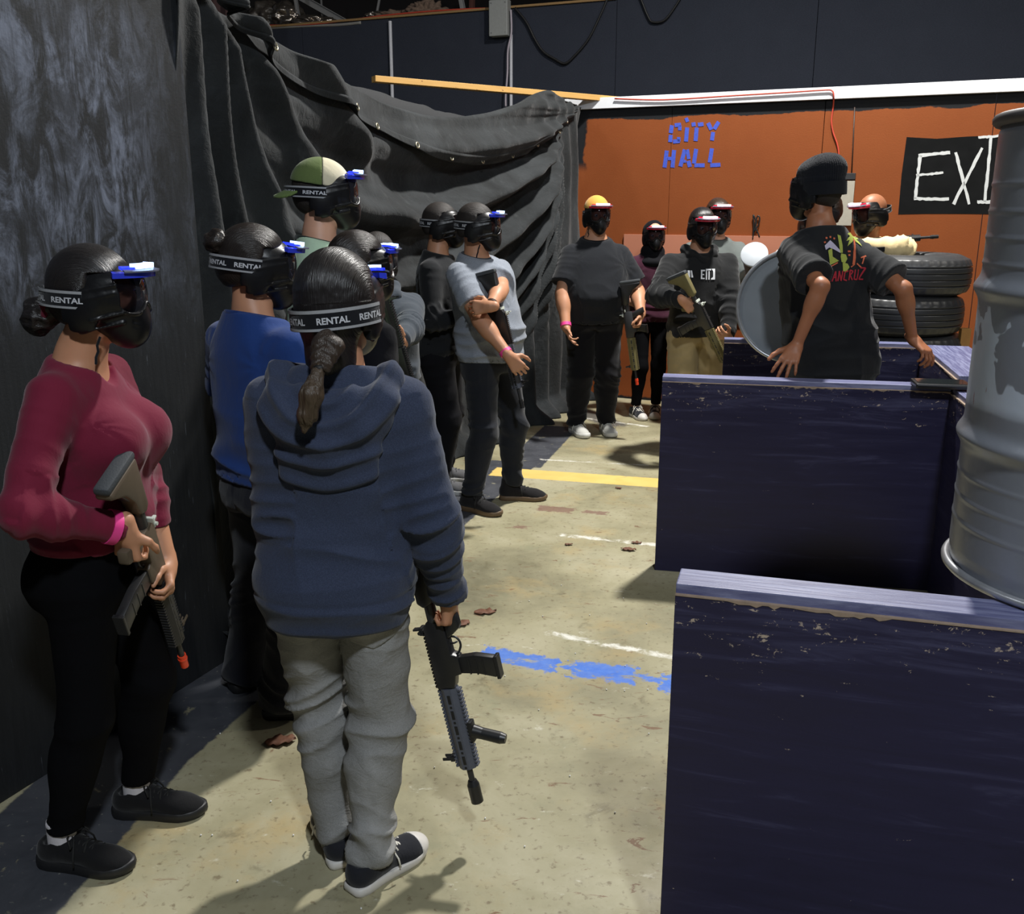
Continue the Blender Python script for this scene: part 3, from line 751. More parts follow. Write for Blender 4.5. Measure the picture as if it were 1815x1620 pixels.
MB().tube([(math.cos(a)*(R_D+0.002), math.sin(a)*(R_D+0.002), H_D-0.010) for a in np.linspace(0, 2*math.pi, 80, endpoint=False)], 0.013, 10, closed=True).build('top_rim', plain('dull_grey_rim', srgb(92, 88, 88), 0.55, 0.3), dr, smooth=True)
# drum lying on its side on the farther barrier, end towards the camera
fc = Vector(aty(1408, 543, 5.08)); axis = Vector((0.34, 1, -0.02)).normalized()
dl = empty('steel_drum', fc, 'grey drum lying on its side with round end facing the camera beside the beanie wearer', 'drum')
dl.rotation_euler = axis.to_track_quat('Z', 'Y').to_euler()
endm = plain('grey_drum_end', srgb(136, 142, 148), 0.5, 0.2, scale=8, var=0.14, bump=0.1)
Rl = 0.292
MB().lathe([(0.001, 0.012), (Rl-0.012, 0.012), (Rl-0.004, 0.004), (Rl, 0.004)]+[(Rl+0.012*math.exp(-((z-0.29)/0.015)**2)+0.012*math.exp(-((z-0.58)/0.015)**2), z) for z in np.linspace(0.01, 0.86, 60)]+[(0.001, 0.86)], 72).build('barrel_body', endm, dl, smooth=False, angle=28)
MB().tube([(math.cos(a)*Rl, math.sin(a)*Rl, 0.0) for a in np.linspace(0, 2*math.pi, 80, endpoint=False)], 0.011, 10, closed=True).build('end_rim', rimm, dl, smooth=True)
MB().cyl((0.02, 0.215, 0.02), (0.02, 0.215, 0.008), 0.012).build('bung_cap', rimm, dl)
# timber trestle that carries the lying drum behind the barrier
# pail with a white lid behind
pl = Vector(aty(1337, 450, 6.75))
pt_ = empty('plastic_pail', pl, 'white lidded pail leaning behind the round drum end, below the black wire', 'pail')
ax = Vector((-0.28, -0.80, 0.50)).normalized(); pt_.rotation_euler = ax.to_track_quat('Z', 'Y').to_euler()
MB().lathe([(0.001, -0.30), (0.075, -0.30), (0.085, -0.006), (0.001, -0.006)], 40).build('pail_body', plain('black_pail', (0.02, 0.02, 0.02), 0.5), pt_, angle=40)
MB().lathe([(0.001, 0.0), (0.088, 0.0), (0.093, -0.004), (0.093, -0.02), (0.001, -0.02)], 40).build('lid', plain('white_pail_lid', srgb(190, 196, 202), 0.5, scale=14, var=0.08), pt_, angle=40)

# ------------------------------------------------------------------ tires
tr = NT('tire_rubber'); v = tr.mapping(); n = tr.noise(v, 18, 5, 0.7); n2 = tr.noise(v, 4, 4)
tr.color(tr.mix(n2, tr.mix(n, (0.012, 0.012, 0.013), (0.03, 0.03, 0.032)), (0.045, 0.046, 0.048))); tr.set(Roughness=0.42); tr.bump(n, 0.2, 0.003)
def tire_mesh():
    R0, W = 0.365, 0.235; b = MB(); bm = b.bm; seg = 160
    prof = []
    # outer tread with grooves
    for y in np.linspace(-0.5, 0.5, 61):
        yy = y*W*0.84; rr = R0 - 0.022*abs(y*2)**3.2
        for g in (-0.27, -0.09, 0.09, 0.27):
            if abs(y-g) < 0.02: rr -= 0.010
        prof.append((rr, yy))
    for t_ in np.linspace(0.08, 1, 12):
        a = t_*math.pi*0.60; prof.append((R0-0.028-0.12*t_, W*0.42+0.028*math.sin(a*1.35)))
    prof.append((0.205, W*0.30)); prof.append((0.215, W*0.2)); prof.append((0.25, 0.0))
    low = [(r, -y) for r, y in prof[61:-1]][::-1]
    prof = prof + low
    rings = []
    for r, y in prof:
        ring = []
        for k in range(seg):
            t_ = 2*math.pi*k/seg; rr = r
            if r > 0.335 and abs(y) > W*0.29: rr -= 0.006*(1 if (k % 4) == 0 else 0)
            ring.append(bm.verts.new((rr*math.cos(t_), rr*math.sin(t_), y)))
        rings.append(ring)
    for i in range(len(rings)):
        A = rings[i]; B = rings[(i+1) % len(rings)]
        for k in range(seg):
            l = (k+1) % seg; bm.faces.new((A[k], A[l], B[l], B[k]))
    bmesh.ops.recalc_face_normals(bm, faces=bm.faces)
    me = bpy.data.meshes.new('tire'); bm.to_mesh(me); bm.free(); me.shade_smooth(); me.materials.append(tr.m); return me
tme = tire_mesh()
tl = ['bottom tire of the stack behind the farther barrier', 'second tire from the floor in the stack behind the barrier', 'third tire from the floor in the stack behind the barrier',
      'fourth tire from the floor in the stack behind the barrier', 'black tire just under the topmost one with a grey dusty sidewall', 'topmost black tire of the stack, the bald player leans on it']
for i in range(6):
    o = bpy.data.objects.new('car_tire', tme); COL.objects.link(o)
    o.location = (2.50+[0, .02, -.01, .015, -.03, 0.0][i], 6.14+[0, -.01, .02, 0, -.02, 0.0][i], 0.1200+i*0.2385); o.rotation_euler = (0, 0, i*1.1)
    tag(o, tl[i], 'tire', 'tires stacked behind the farther barrier')
TIRE_TOP = 0.12+5*0.2385+0.12

# tablet on the barrier
tb = empty('tablet', Vector(aty(1668, 676, 4.15)), 'black tablet lying flat on the barrier next to the big grey drum', 'tablet')
tb.location.z = 0.9625; tb.rotation_euler = (0, 0, -0.21)
MB().box((0, 0.0, 0.012), (0.23, 0.15, 0.022), bevel=0.008).build('case', plain('black_tablet_case', (0.01, 0.01, 0.012), 0.35), tb)
MB().box((0, 0.0, 0.0235), (0.205, 0.125, 0.002), bevel=0.0008).build('screen', plain('dark_screen_glass', (0.012, 0.016, 0.018), 0.08), tb)

# orange glimpse: timber post right of the tires
o = MB().box((0, 0, 0), (0.06, 0.04, 1.0), bevel=0.003).build('timber_post', plain('pine_post', srgb(160, 116, 62), 0.7)); q = aty(1704, 640, 5.9); o.location = (q[0], 5.9, 0.5)
tag(o, 'raw pine post standing behind the short broad barrier near the drum', 'post')

# dark leaves, pellets
lt = NT('dry_brown_leaf'); n = lt.noise(lt.mapping(), 60, 4, 0.6); lt.color(lt.mix(n, srgb(66, 36, 26), srgb(132, 88, 62))); lt.set(Roughness=0.7); lt.bump(n, 0.4, 0.003)
def leaf_mesh(seed, s):
    r_ = random.Random(seed); N = 26; b = MB(); bm = b.bm
    cen = [bm.verts.new((x*s, 0, 0.006*s*20*math.sin(x*3)**2+0.004)) for x in np.linspace(-1, 1, 9)]
    up = []; dn = []
    for i, x in enumerate(np.linspace(-1, 1, 9)):
        w = 0.52*math.sqrt(max(0, 1-x*x))*(1+0.3*math.sin(i*2.2+seed)) + 0.01
        up.append(bm.verts.new((x*s+r_.uniform(-.05, .05)*s, w*s, 0.003+r_.uniform(0.0, 0.22)*s)))
        dn.append(bm.verts.new((x*s+r_.uniform(-.05, .05)*s, -w*s, 0.003+r_.uniform(0.0, 0.22)*s)))
    for i in range(8):
        bm.faces.new((cen[i], cen[i+1], up[i+1], up[i])); bm.faces.new((dn[i], dn[i+1], cen[i+1], cen[i]))
    return b
leaves = [(497, 1316, 0.052, 0.3, 'dark brown crumpled leaf between the near players, left of the grey jeans'), (820, 1107, 0.042, 0.9, 'brown dry leaf by the hand of the navy hoodie wearer'),
          (860, 1086, 0.050, 0.2, 'long flat brown leaf above the rifle magazine'), (1114, 975, 0.040, -0.3, 'brown leaf near the barrier below a white floor line'),
          (1128, 963, 0.028, -0.1, 'small brown leaf on the white floor line'), (1008, 966, 0.022, 0.2, 'thin brown leaf left end of the white floor line'), (1096, 866, 0.022, -0.4, 'small curled dark leaf below the yellow stripe')]
for i, (x, y, s, a, lb) in enumerate(leaves):
    o = leaf_mesh(i, s).build('dry_leaf', lt.m, smooth=True); o.location = atz(x, y, 0.001); o.rotation_euler = (0, 0, a)
    m = o.modifiers.new('thick', 'SOLIDIFY'); m.thickness = 0.0015; tag(o, lb, 'leaf', 'dry leaves on the floor')
pm_ = plain('white_pellet_plastic', (0.8, 0.8, 0.78), 0.3); b = MB(); bmesh.ops.create_uvsphere(b.bm, u_segments=10, v_segments=8, radius=0.0026)
pe0 = b.build('plastic_pellet', pm_, smooth=True)
spots = [(1146, 1105), (1148, 1222), (1108, 1180), (895, 1198), (1020, 1158), (938, 1065), (962, 1092), (1045, 1090), (995, 1037), (1010, 994), (421, 1561), (356, 1480), (376, 1480), (390, 1300), (345, 1190), (700, 1275), (1010, 1375), (770, 1360), (955, 1258), (1105, 1060), (930, 1500), (860, 1450), (1090, 1440), (1150, 1300), (640, 1610), (480, 1420), (520, 1480), (1075, 1222), (1107, 1224)]
for i, (x, y) in enumerate(spots):
    o = pe0 if i == 0 else pe0.copy()
    if i: COL.objects.link(o)
    o.location = atz(x, y, 0.0032); tag(o, 'tiny white plastic pellet lying on the concrete floor', 'pellet', 'white pellets scattered on the floor')

# lumpy things on top of the upper wall
def lump(name, c, size, mat, label, cat, seed, amp=0.35, fr=3.0):
    b = MB(); bmesh.ops.create_icosphere(b.bm, subdivisions=5, radius=1.0)
    me = bpy.data.meshes.new(name); b.bm.to_mesh(me); b.bm.free()
    V = np.empty(len(me.vertices)*3, np.float32); me.vertices.foreach_get('co', V); V = V.reshape(-1, 3).astype(float)
    k = 1+amp*(vnoise(V*fr+11, seed)-0.5)*2+amp*0.5*(ridged(vnoise(V*fr*2.6+7, seed+1))-0.5)
    V = V*k[:, None]*np.array(size); me.vertices.foreach_set('co', V.astype(np.float32).ravel()); me.update()
    o = link(name, me, mat, smooth=True); o.location = c; return tag(o, label, cat)
foil = plain('crumpled_foil', srgb(150, 140, 130), 0.22, 0.85, var=0.4, scale=10, bump=0.6)
wool = plain('brown_insulation', srgb(118, 98, 84), 0.95, var=0.45, scale=50, bump=1.0)
bx = lambda x, y: uppt(x, y, -0.40)
lump('foil_bundle', bx(480, 22), (0.22, 0.2, 0.22), foil, 'shiny rounded foil bundle on the black wall above the curtain', 'bundle', 1, 0.2)
lump('foil_bundle', bx(440, 22), (0.24, 0.2, 0.21), plain('grey_film_bundle', srgb(76, 70, 64), 0.4, 0.2, bump=0.5), 'dull grey film bundle left of the shiny foil one', 'bundle', 2, 0.2)
lump('foil_bundle', bx(530, 34), (0.28, 0.2, 0.10), foil, 'flat crumpled foil piece right of the rounded foil bundle', 'bundle', 3, 0.3)
lump('film_bundle', bx(645, 26), (0.20, 0.18, 0.10), foil, 'small clear film bundle left of the brown insulation', 'bundle', 4, 0.25)
lump('insulation_heap', bx(680, 26), (0.26, 0.18, 0.09), wool, 'brown insulation heap beside the white conduit strip top', 'insulation', 5, 0.5, 4)
lump('insulation_heap', bx(732, 18), (0.24, 0.18, 0.15), wool, 'taller brown insulation heap left of the junction box', 'insulation', 6, 0.5, 4)
# ------------------------------------------------------------------ implicit modelling
def nrm(v):
    v = np.asarray(v, float); return v/(np.linalg.norm(v)+1e-12)
def smin(a, b, k):
    h = np.clip(0.5+0.5*(b-a)/k, 0, 1); return b+(a-b)*h-k*h*(1-h)
def smax(a, b, k): return -smin(-a, -b, k)
def cap(P, a, b, ra, rb):
    a = np.asarray(a, float); ba = np.asarray(b, float)-a; pa = P-a
    h = np.clip(pa@ba/(ba@ba+1e-12), 0, 1)
    return np.linalg.norm(pa-h[:, None]*ba, axis=1)-(ra+(rb-ra)*h)
def ell(P, c, r):
    q = (P-np.asarray(c, float)); r = np.asarray(r, float)
    k0 = np.linalg.norm(q/r, axis=1); k1 = np.linalg.norm(q/(r*r), axis=1)+1e-9
    return k0*(k0-1)/k1
def rbox(P, c, b, r):
    q = np.abs(P-np.asarray(c, float))-(np.asarray(b, float)-r)
    return np.linalg.norm(np.maximum(q, 0), axis=1)+np.minimum(q.max(axis=1), 0)-r
def near(P, c, r, fn):
    d = np.linalg.norm(P-np.asarray(c, float), axis=1); out = d-(r-0.04)
    m = d < r
    if m.any(): out[m] = fn(P[m])
    return out
def mesh_sdf(fn, lo, hi, h, B=8):
    lo = np.asarray(lo, float)-2*h; hi = np.asarray(hi, float)+2*h
    nb = np.ceil((hi-lo)/(h*B)).astype(int)+1
    n = nb*B
    bi = np.stack(np.meshgrid(*[np.arange(k) for k in nb], indexing='ij'), -1).reshape(-1, 3)
    cen = lo+(bi*B+(B-1)/2)*h
    dc = fn(cen)
    D = np.ones(tuple(n), np.float32)
    keep = np.abs(dc) < B*h*0.90+0.012
    D5 = D.reshape(nb[0], B, nb[1], B, nb[2], B)
    neg = bi[(~keep) & (dc < 0)]
    D5[neg[:, 0], :, neg[:, 1], :, neg[:, 2], :] = -1
    kb = bi[keep]
    off = np.stack(np.meshgrid(*[np.arange(B)]*3, indexing='ij'), -1).reshape(-1, 3)
    for s in range(0, len(kb), 700):
        k = kb[s:s+700]
        idx = (k[:, None, :]*B+off[None]).reshape(-1, 3)
        d = fn(lo+idx*h)
        D5[k[:, 0], :, k[:, 1], :, k[:, 2], :] = d.reshape(-1, B, B, B)
    S = D < 0
    c = S[:-1, :-1, :-1].astype(np.int8)
    cs = c.copy()
    corners = [(i, j, k) for i in (0, 1) for j in (0, 1) for k in (0, 1)]
    cs = np.zeros_like(c)
    for i, j, k in corners: cs += S[i:n[0]-1+i, j:n[1]-1+j, k:n[2]-1+k]
    act = (cs > 0) & (cs < 8); ai = np.argwhere(act)
    if len(ai) == 0: return np.zeros((0, 3)), np.zeros((0, 4), int)
    vals = {cc: D[ai[:, 0]+cc[0], ai[:, 1]+cc[1], ai[:, 2]+cc[2]].astype(float) for cc in corners}
    acc = np.zeros((len(ai), 3)); cnt = np.zeros(len(ai))
    for ca in corners:
        for ax in range(3):
            if ca[ax] == 0:
                cb = list(ca); cb[ax] = 1; cb = tuple(cb)
                va, vb = vals[ca], vals[cb]; m = (va < 0) != (vb < 0)
                t = np.where(m, va/(va-vb+1e-30), 0)
                p = np.zeros((len(ai), 3)); p[:] = ca; p[:, ax] = t
                acc[m] += p[m]; cnt[m] += 1
    V = lo+(ai+acc/cnt[:, None])*h
    cid = -np.ones(act.shape, np.int32); cid[act] = np.arange(len(ai))
    quads = []
    for ax in range(3):
        u, w = (ax+1) % 3, (ax+2) % 3
        sl = [slice(1, -1)]*3; sl[ax] = slice(0, -1)
        a = S[tuple(sl)]
        sl2 = list(sl); sl2[ax] = slice(1, None); b = S[tuple(sl2)]
        e = np.argwhere(a != b)
        o = np.ones(3, int); o[ax] = 0; e = e+o
        flip = S[e[:, 0], e[:, 1], e[:, 2]]
        def cc(du, dw):
            q = e.copy(); q[:, u] -= du; q[:, w] -= dw
            q = np.clip(q, 0, np.array(cid.shape)-1)
            return cid[q[:, 0], q[:, 1], q[:, 2]]
        Q = np.stack([cc(1, 1), cc(0, 1), cc(0, 0), cc(1, 0)], 1)
        Q[~flip] = Q[~flip][:, ::-1]
        quads.append(Q)
    Q = np.concatenate(quads); Q = Q[(Q >= 0).all(axis=1)]
    return V, Q
def normals(V, Q):
    n = np.cross(V[Q[:, 2]]-V[Q[:, 0]], V[Q[:, 3]]-V[Q[:, 1]])
    N = np.zeros_like(V)
    for k in range(4):
        for ax in range(3): N[:, ax] += np.bincount(Q[:, k], n[:, ax], len(V))
    return N/(np.linalg.norm(N, axis=1, keepdims=True)+1e-12)
def solid(name, fn, lo, hi, h, mat, parent=None, disp=None, origin=None, M=None):
    V, Q = mesh_sdf(fn, lo, hi, h)
    if len(V) == 0: return None
    if disp is not None:
        V = V+normals(V, Q)*disp(V)[:, None]
    if origin is not None: V = V-np.asarray(origin)
    me = np_mesh(name, V, Q); me.shade_smooth(); me.materials.append(mat)
    return link(name, me, None, parent)

# ------------------------------------------------------------------ head, masks, hair in head space (x right, y forward, z up, chin at -0.118, crown at +0.118)
def head_sdf(P):
    d = ell(P, (0, -0.014, 0.026), (0.075, 0.096, 0.091))
    d = smin(d, ell(P, (0, 0.022, -0.035), (0.061, 0.070, 0.075)), 0.03)
    d = smin(d, ell(P, (0, 0.050, -0.086), (0.036, 0.036, 0.030)), 0.03)
    d = smin(d, cap(P, (0, 0.088, 0.018), (0, 0.107, -0.022), 0.009, 0.013), 0.014)
    d = smin(d, cap(P, (-0.032, 0.078, 0.026), (0.032, 0.078, 0.026), 0.010, 0.010), 0.015)
    for s in (-1, 1):
        d = smax(d, -ell(P, (s*0.031, 0.094, 0.006), (0.017, 0.012, 0.011)), 0.010)
        d = smin(d, ell(P, (s*0.076, -0.012, -0.004), (0.008, 0.020, 0.031)), 0.006)
        d = smax(d, -ell(P, (s*0.086, -0.006, 0.0), (0.006, 0.009, 0.016)), 0.004)
    d = smin(d, ell(P, (0, 0.086, -0.052), (0.024, 0.010, 0.007)), 0.006)
    d = smin(d, ell(P, (0, 0.085, -0.064), (0.020, 0.010, 0.006)), 0.006)
    return d
def lens2(P):
    zb = -0.024+0.022*np.exp(-(P[:, 0]/0.020)**2)-0.006*np.exp(-((np.abs(P[:, 0])-0.045)/0.02)**2)
    zc = (0.058+zb)/2; hz = (0.058-zb)/2
    q = np.stack([np.abs(P[:, 0])-0.070+0.018, np.abs(P[:, 2]-zc)-hz+0.018], 1)
    return np.linalg.norm(np.maximum(q, 0), axis=1)+np.minimum(q.max(axis=1), 0)-0.018
def mask_outer(P):
    d = ell(P, (0, 0.022, 0.004), (0.091, 0.100, 0.098))
    d = smin(d, ell(P, (0, 0.078, -0.072), (0.046, 0.058, 0.060)), 0.05)
    return d
def mask_sdf(P):
    o = mask_outer(P)
    e = 1e9
    A = np.abs(P[:, 0]); Pa = np.stack([A, P[:, 1], P[:, 2]], 1)
    o2 = smin(o, ell(Pa, (0.082, -0.012, -0.030), (0.018, 0.050, 0.060)), 0.012)
    w = lens2(P); front = P[:, 1] > 0.03
    o2 = np.where(front & (w < 0.012), o2-0.006*np.clip(1-np.abs(w-0.004)/0.008, 0, 1), o2)
    # raised ribs on the temples and cheeks
    for a, b in (((0.074, 0.080, 0.040), (0.090, 0.000, 0.022)), ((0.076, 0.076, 0.020), (0.096, -0.010, -0.004)), ((0.066, 0.095, -0.030), (0.092, 0.020, -0.052)), ((0.060, 0.090, -0.056), (0.086, 0.012, -0.078))):
        o2 = smin(o2, cap(Pa, a, b, 0.0045, 0.003), 0.006)
    # breathing slots by the mouth
    for k in range(4):
        o2 = smax(o2, -cap(Pa, (0.014+k*0.002, 0.150, -0.062-k*0.014), (0.044, 0.112, -0.054-k*0.014), 0.0028, 0.0028), 0.003)
    inner = mask_outer(P)+0.010
    d = smax(o2, -inner, 0.003)
    d = np.where(P[:, 1] > 0.02, np.maximum(d, -w), d)
    back = -(P[:, 1]+0.004-0.25*np.clip(-P[:, 2]-0.01, 0, 1)+0.35*np.clip(P[:, 2]-0.02, 0, 1)*0)
    ear = -(P[:, 1]+0.058)
    d = smax(d, np.where(ell(Pa, (0.088, -0.012, -0.030), (0.04, 0.052, 0.062)) < 0.0, ear, back), 0.004)
    d = smax(d, P[:, 2]-(0.072+0.02*np.clip(P[:, 1]/0.1, 0, 1)), 0.004)
    return d
mask_black = plain('matte_black_mask_plastic', (0.006, 0.006, 0.007), 0.36, scale=120, var=0.2, bump=0.1, spec=0.35)
lens_mat = clearish('dark_clear_lens', (0.62, 0.60, 0.64), 0.18)
visor_blue = plain('blue_visor_plastic', (0.03, 0.05, 0.62), 0.2, scale=30, spec=0.8)
visor_red = plain('red_visor_plastic', (0.52, 0.02, 0.05), 0.2, scale=30, spec=0.8)
visor_clear = plain('frosted_visor_tip', srgb(96, 100, 116), 0.25, scale=30, spec=0.8)
glow_blue = emit('blue_led_glow', (0.02, 0.04, 1.0), 1.6); core_blue = emit('white_blue_led', (0.42, 0.60, 1.0), 3.6)
glow_red = emit('red_led_glow', (0.75, 0.0, 0.03), 0.7); core_red = emit('white_red_led', (1.0, 0.62, 0.66), 2.2)
strap_mat = fabric('black_elastic', (0.006, 0.007, 0.010), 0.8, 300, 0.2)
stripe_mat = plain('pale_grey_strap_stripe', srgb(150, 152, 156), 0.7, scale=200)
letter_mat = plain('pale_strap_letters', srgb(190, 192, 198), 0.7, scale=200)
skin = {'pale': skin_mat('pale_skin', srgb(206, 160, 134)), 'tan': skin_mat('tan_skin', srgb(190, 140, 108)), 'brown': skin_mat('brown_skin', srgb(160, 106, 74))}
eye_mat = plain('eye_white', (0.6, 0.6, 0.58), 0.15); iris_mat = plain('dark_iris', (0.02, 0.012, 0.008), 0.1)

_parts = {}
def mask_meshes():
    if _parts: return _parts
    V, Q = mesh_sdf(mask_sdf, (-0.115, -0.08, -0.15), (0.115, 0.16, 0.11), 0.0030)
    me = np_mesh('face_mask', V, Q); me.shade_smooth(); me.materials.append(mask_black); _parts['mask'] = me
    # lens
    xs = np.linspace(-0.078, 0.078, 40); zs = np.linspace(-0.034, 0.064, 24)
    XX, ZZ = np.meshgrid(xs, zs, indexing='ij')
    YY = 0.022+0.1045*np.sqrt(np.clip(1-(XX/0.096)**2-((ZZ-0.004)/0.13)**2, 0.03, 1))
    V = np.stack([XX, YY, ZZ], -1).reshape(-1, 3); idx = np.arange(V.shape[0]).reshape(40, 24)
    V2 = V-np.array([0, 0.003, 0]); F = np.stack([idx[:-1, :-1], idx[1:, :-1], idx[1:, 1:], idx[:-1, 1:]], -1).reshape(-1, 4)
    keep = lens2(V[F].mean(1)) < 0.004; F = F[keep]
    me = np_mesh('lens', np.r_[V, V2], np.r_[F, F[:, ::-1]+len(V)]); me.shade_smooth(); me.materials.append(lens_mat); _parts['lens'] = me
    # visor: swept band over the brow with a sticking-out peak
    def band(name, a0, a1, r_in, r_out, z_in, z_out, th, mat, n=40, tipf=0.0):
        b = MB(); bm = b.bm; rows = []
        for i in range(n+1):
            t = a0+(a1-a0)*i/n; s, c = math.sin(t), math.cos(t)
            pk = math.cos(t)**1.5 if math.cos(t) > 0 else 0
            ro = r_in+(r_out-r_in)*(tipf+(1-tipf)*pk)
            pin = Vector((s*(r_in*0.90), 0.02+c*r_in, z_in)); po = Vector((s*ro*0.90, 0.02+c*ro, z_out-0.006*(1-pk)))
            rows.append([bm.verts.new(pin), bm.verts.new(po), bm.verts.new(po+Vector((0, 0, th))), bm.verts.new(pin+Vector((0, 0, th)))])
        for A, B in zip(rows, rows[1:]):
            for k in range(4):
                l = (k+1) % 4; bm.faces.new((A[k], A[l], B[l], B[k]))
        bm.faces.new(rows[0]); bm.faces.new(rows[-1][::-1])
        bmesh.ops.recalc_face_normals(bm, faces=bm.faces)
        me = bpy.data.meshes.new(name); bm.to_mesh(me); bm.free(); me.shade_smooth(); me.set_sharp_from_angle(angle=math.radians(45))
        me.materials.append(mat); return me
    _parts['peak'] = band('visor_peak', -0.80, 0.80, 0.112, 0.140, 0.079, 0.075, 0.004, visor_clear, tipf=0.1)
    for c_, vm, gm, cm in (('blue', visor_blue, glow_blue, core_blue), ('red', visor_red, glow_red, core_red)):
        _parts['band_'+c_] = band('visor_band', -1.02, 1.02, 0.097, 0.129, 0.061, 0.061, 0.013, vm, tipf=0.35)
        _parts['glow_'+c_] = band('visor_glow', -0.80, 0.80, 0.094, 0.120, 0.080, 0.080, 0.007, gm, tipf=0.8)
        _parts['core_'+c_] = band('light_strip', -0.50, 0.50, 0.098, 0.124, 0.083, 0.083, 0.011, cm, tipf=1.0)
    # strap
    def elp(a, r, z, sc=1.0):      # a: 0 behind the head
        return Vector((math.sin(a)*0.087*r, -0.018-math.cos(a)*0.112*r, z))
    def strap(name, z0, z1, th, mat, a=1.75, tilt=0.0):
        b = MB(); bm = b.bm; rows = []
        for i in range(61):
            t = -a+2*a*i/60
            rows.append([bm.verts.new(elp(t, 1.0, z0)), bm.verts.new(elp(t, 1+th/0.1, z0)), bm.verts.new(elp(t, 1+th/0.1, z1)), bm.verts.new(elp(t, 1.0, z1))])
        for A, B in zip(rows, rows[1:]):
            for k in range(4):
                l = (k+1) % 4; bm.faces.new((A[k], A[l], B[l], B[k]))
        bm.faces.new(rows[0]); bm.faces.new(rows[-1][::-1]); bmesh.ops.recalc_face_normals(bm, faces=bm.faces)
        me = bpy.data.meshes.new(name); bm.to_mesh(me); bm.free(); me.shade_smooth(); me.set_sharp_from_angle(angle=math.radians(45)); me.materials.append(mat); return me
    _parts['strap'] = strap('head_strap', -0.020, 0.026, 0.0035, strap_mat)
    V_, F_ = [], []
    for z0, z1 in ((-0.0190, -0.0135), (0.0185, 0.0255)):
        m_ = strap('s', z0, z1, 0.0045, stripe_mat); o = len(V_); V_ += [v.co[:] for v in m_.vertices]; F_ += [[o+i for i in p.vertices] for p in m_.polygons]; bpy.data.meshes.remove(m_)
    me = bpy.data.meshes.new('strap_stripes'); me.from_pydata(V_, [], F_); me.materials.append(stripe_mat); _parts['stripes'] = me
    # RENTAL lettering bent round the strap
    tm_ = text_mesh('RENTAL', 0.0145)
    V_, F_ = [], []
    for a in (-1.42, -0.45, 0.52, 1.42):
        o = len(V_)
        for (x, y) in tm_[0]:
            t = a+x/0.103
            V_.append(elp(t, 1.0465, y+0.001)[:])
        F_ += [[o+i for i in f] for f in tm_[1]]
    me = bpy.data.meshes.new('strap_lettering'); me.from_pydata(V_, [], F_); me.materials.append(letter_mat); _parts['letters'] = me
    b = MB(); b.tube([(0.066, 0.03, -0.095), (0.068, 0.022, -0.118), (0.060, 0.020, -0.135), (0.066, 0.016, -0.150), (0.064, 0.014, -0.168)], 0.0035, 6)
    bmesh.ops.recalc_face_normals(b.bm, faces=b.bm.faces); me = bpy.data.meshes.new('chin_strap'); b.bm.to_mesh(me); b.bm.free(); me.materials.append(strap_mat); _parts['chin'] = me
    return _parts
def text_mesh(s, size, bold=0.0006):
    c = bpy.data.curves.new('t', 'FONT'); c.body = s; c.size = size*1.35; c.align_x = 'CENTER'; c.align_y = 'CENTER'; c.offset = bold; c.resolution_u = 3
    o = bpy.data.objects.new('t', c); COL.objects.link(o)
    dg = bpy.context.evaluated_depsgraph_get(); me = bpy.data.meshes.new_from_object(o.evaluated_get(dg))
    bm = bmesh.new(); bm.from_mesh(me); bmesh.ops.triangulate(bm, faces=bm.faces)
    bmesh.ops.subdivide_edges(bm, edges=[e for e in bm.edges if e.calc_length() > size*0.2], cuts=2)
    bmesh.ops.triangulate(bm, faces=bm.faces)
    V = [(v.co.x, v.co.y) for v in bm.verts]; F = [[v.index for v in f.verts] for f in bm.faces]
    bm.free(); bpy.data.objects.remove(o); bpy.data.curves.remove(c); bpy.data.meshes.remove(me)
    return V, F

# ------------------------------------------------------------------ shoes (local: y forward, x right, z up, ankle over the origin)
def outline(n=40, hw=0.047, back=-0.072, front=0.205, kind=0):
    pts = []
    L = front-back
    st = [(0, 0.020), (0.03, 0.031), (0.12, 0.0365), (0.30, 0.034), (0.45, 0.036), (0.62, 0.044), (0.74, 0.047), (0.86, 0.041), (0.94, 0.028), (0.985, 0.014), (1.0, 0.0)]
    ys = np.r_[0.0, np.linspace(0, 1, n)**1.0]; 
    w = np.interp(np.linspace(0, 1, n), [a for a, _ in st], [b for _, b in st])
    Y_ = back+L*np.linspace(0, 1, n)
    right = [(x+0.004*math.sin(3.1*i/n), y) for i, (x, y) in enumerate(zip(w, Y_))]; left = [(-x+0.003*math.sin(3.1*i/n), y) for i, (x, y) in enumerate(zip(w, Y_))]
    return right+left[::-1][1:]
def shoe_upper_sdf(high):
    def fn(P):
        Q_ = P*np.array([1.0, 1, 1.0])
        d = cap(Q_, (0, -0.038, 0.048), (0, 0.02, 0.055), 0.034, 0.035)
        d = smin(d, cap(Q_, (0.002, 0.02, 0.055), (0.004, 0.12, 0.030), 0.036, 0.034), 0.03)
        d = smin(d, ell(Q_, (0.004, 0.135, 0.022), (0.045, 0.066, 0.038)), 0.03)
        top = 0.135 if high else 0.088
        d = smin(d, cap(Q_, (0, -0.028, 0.05), (0, -0.020, top), 0.037, 0.040), 0.025)
        hole = cap(Q_, (0, -0.018, 0.07), (0, -0.014, top+0.06), 0.033, 0.036)
        d = smax(d, -hole, 0.006); d = smax(d, Q_[:, 2]-top+0.25*np.clip(Q_[:, 1]+0.02, -0.06, 0.1)*(-1.0), 0.006)
        return np.maximum(d, 0.014-Q_[:, 2])
    return fn
_shoe = {}
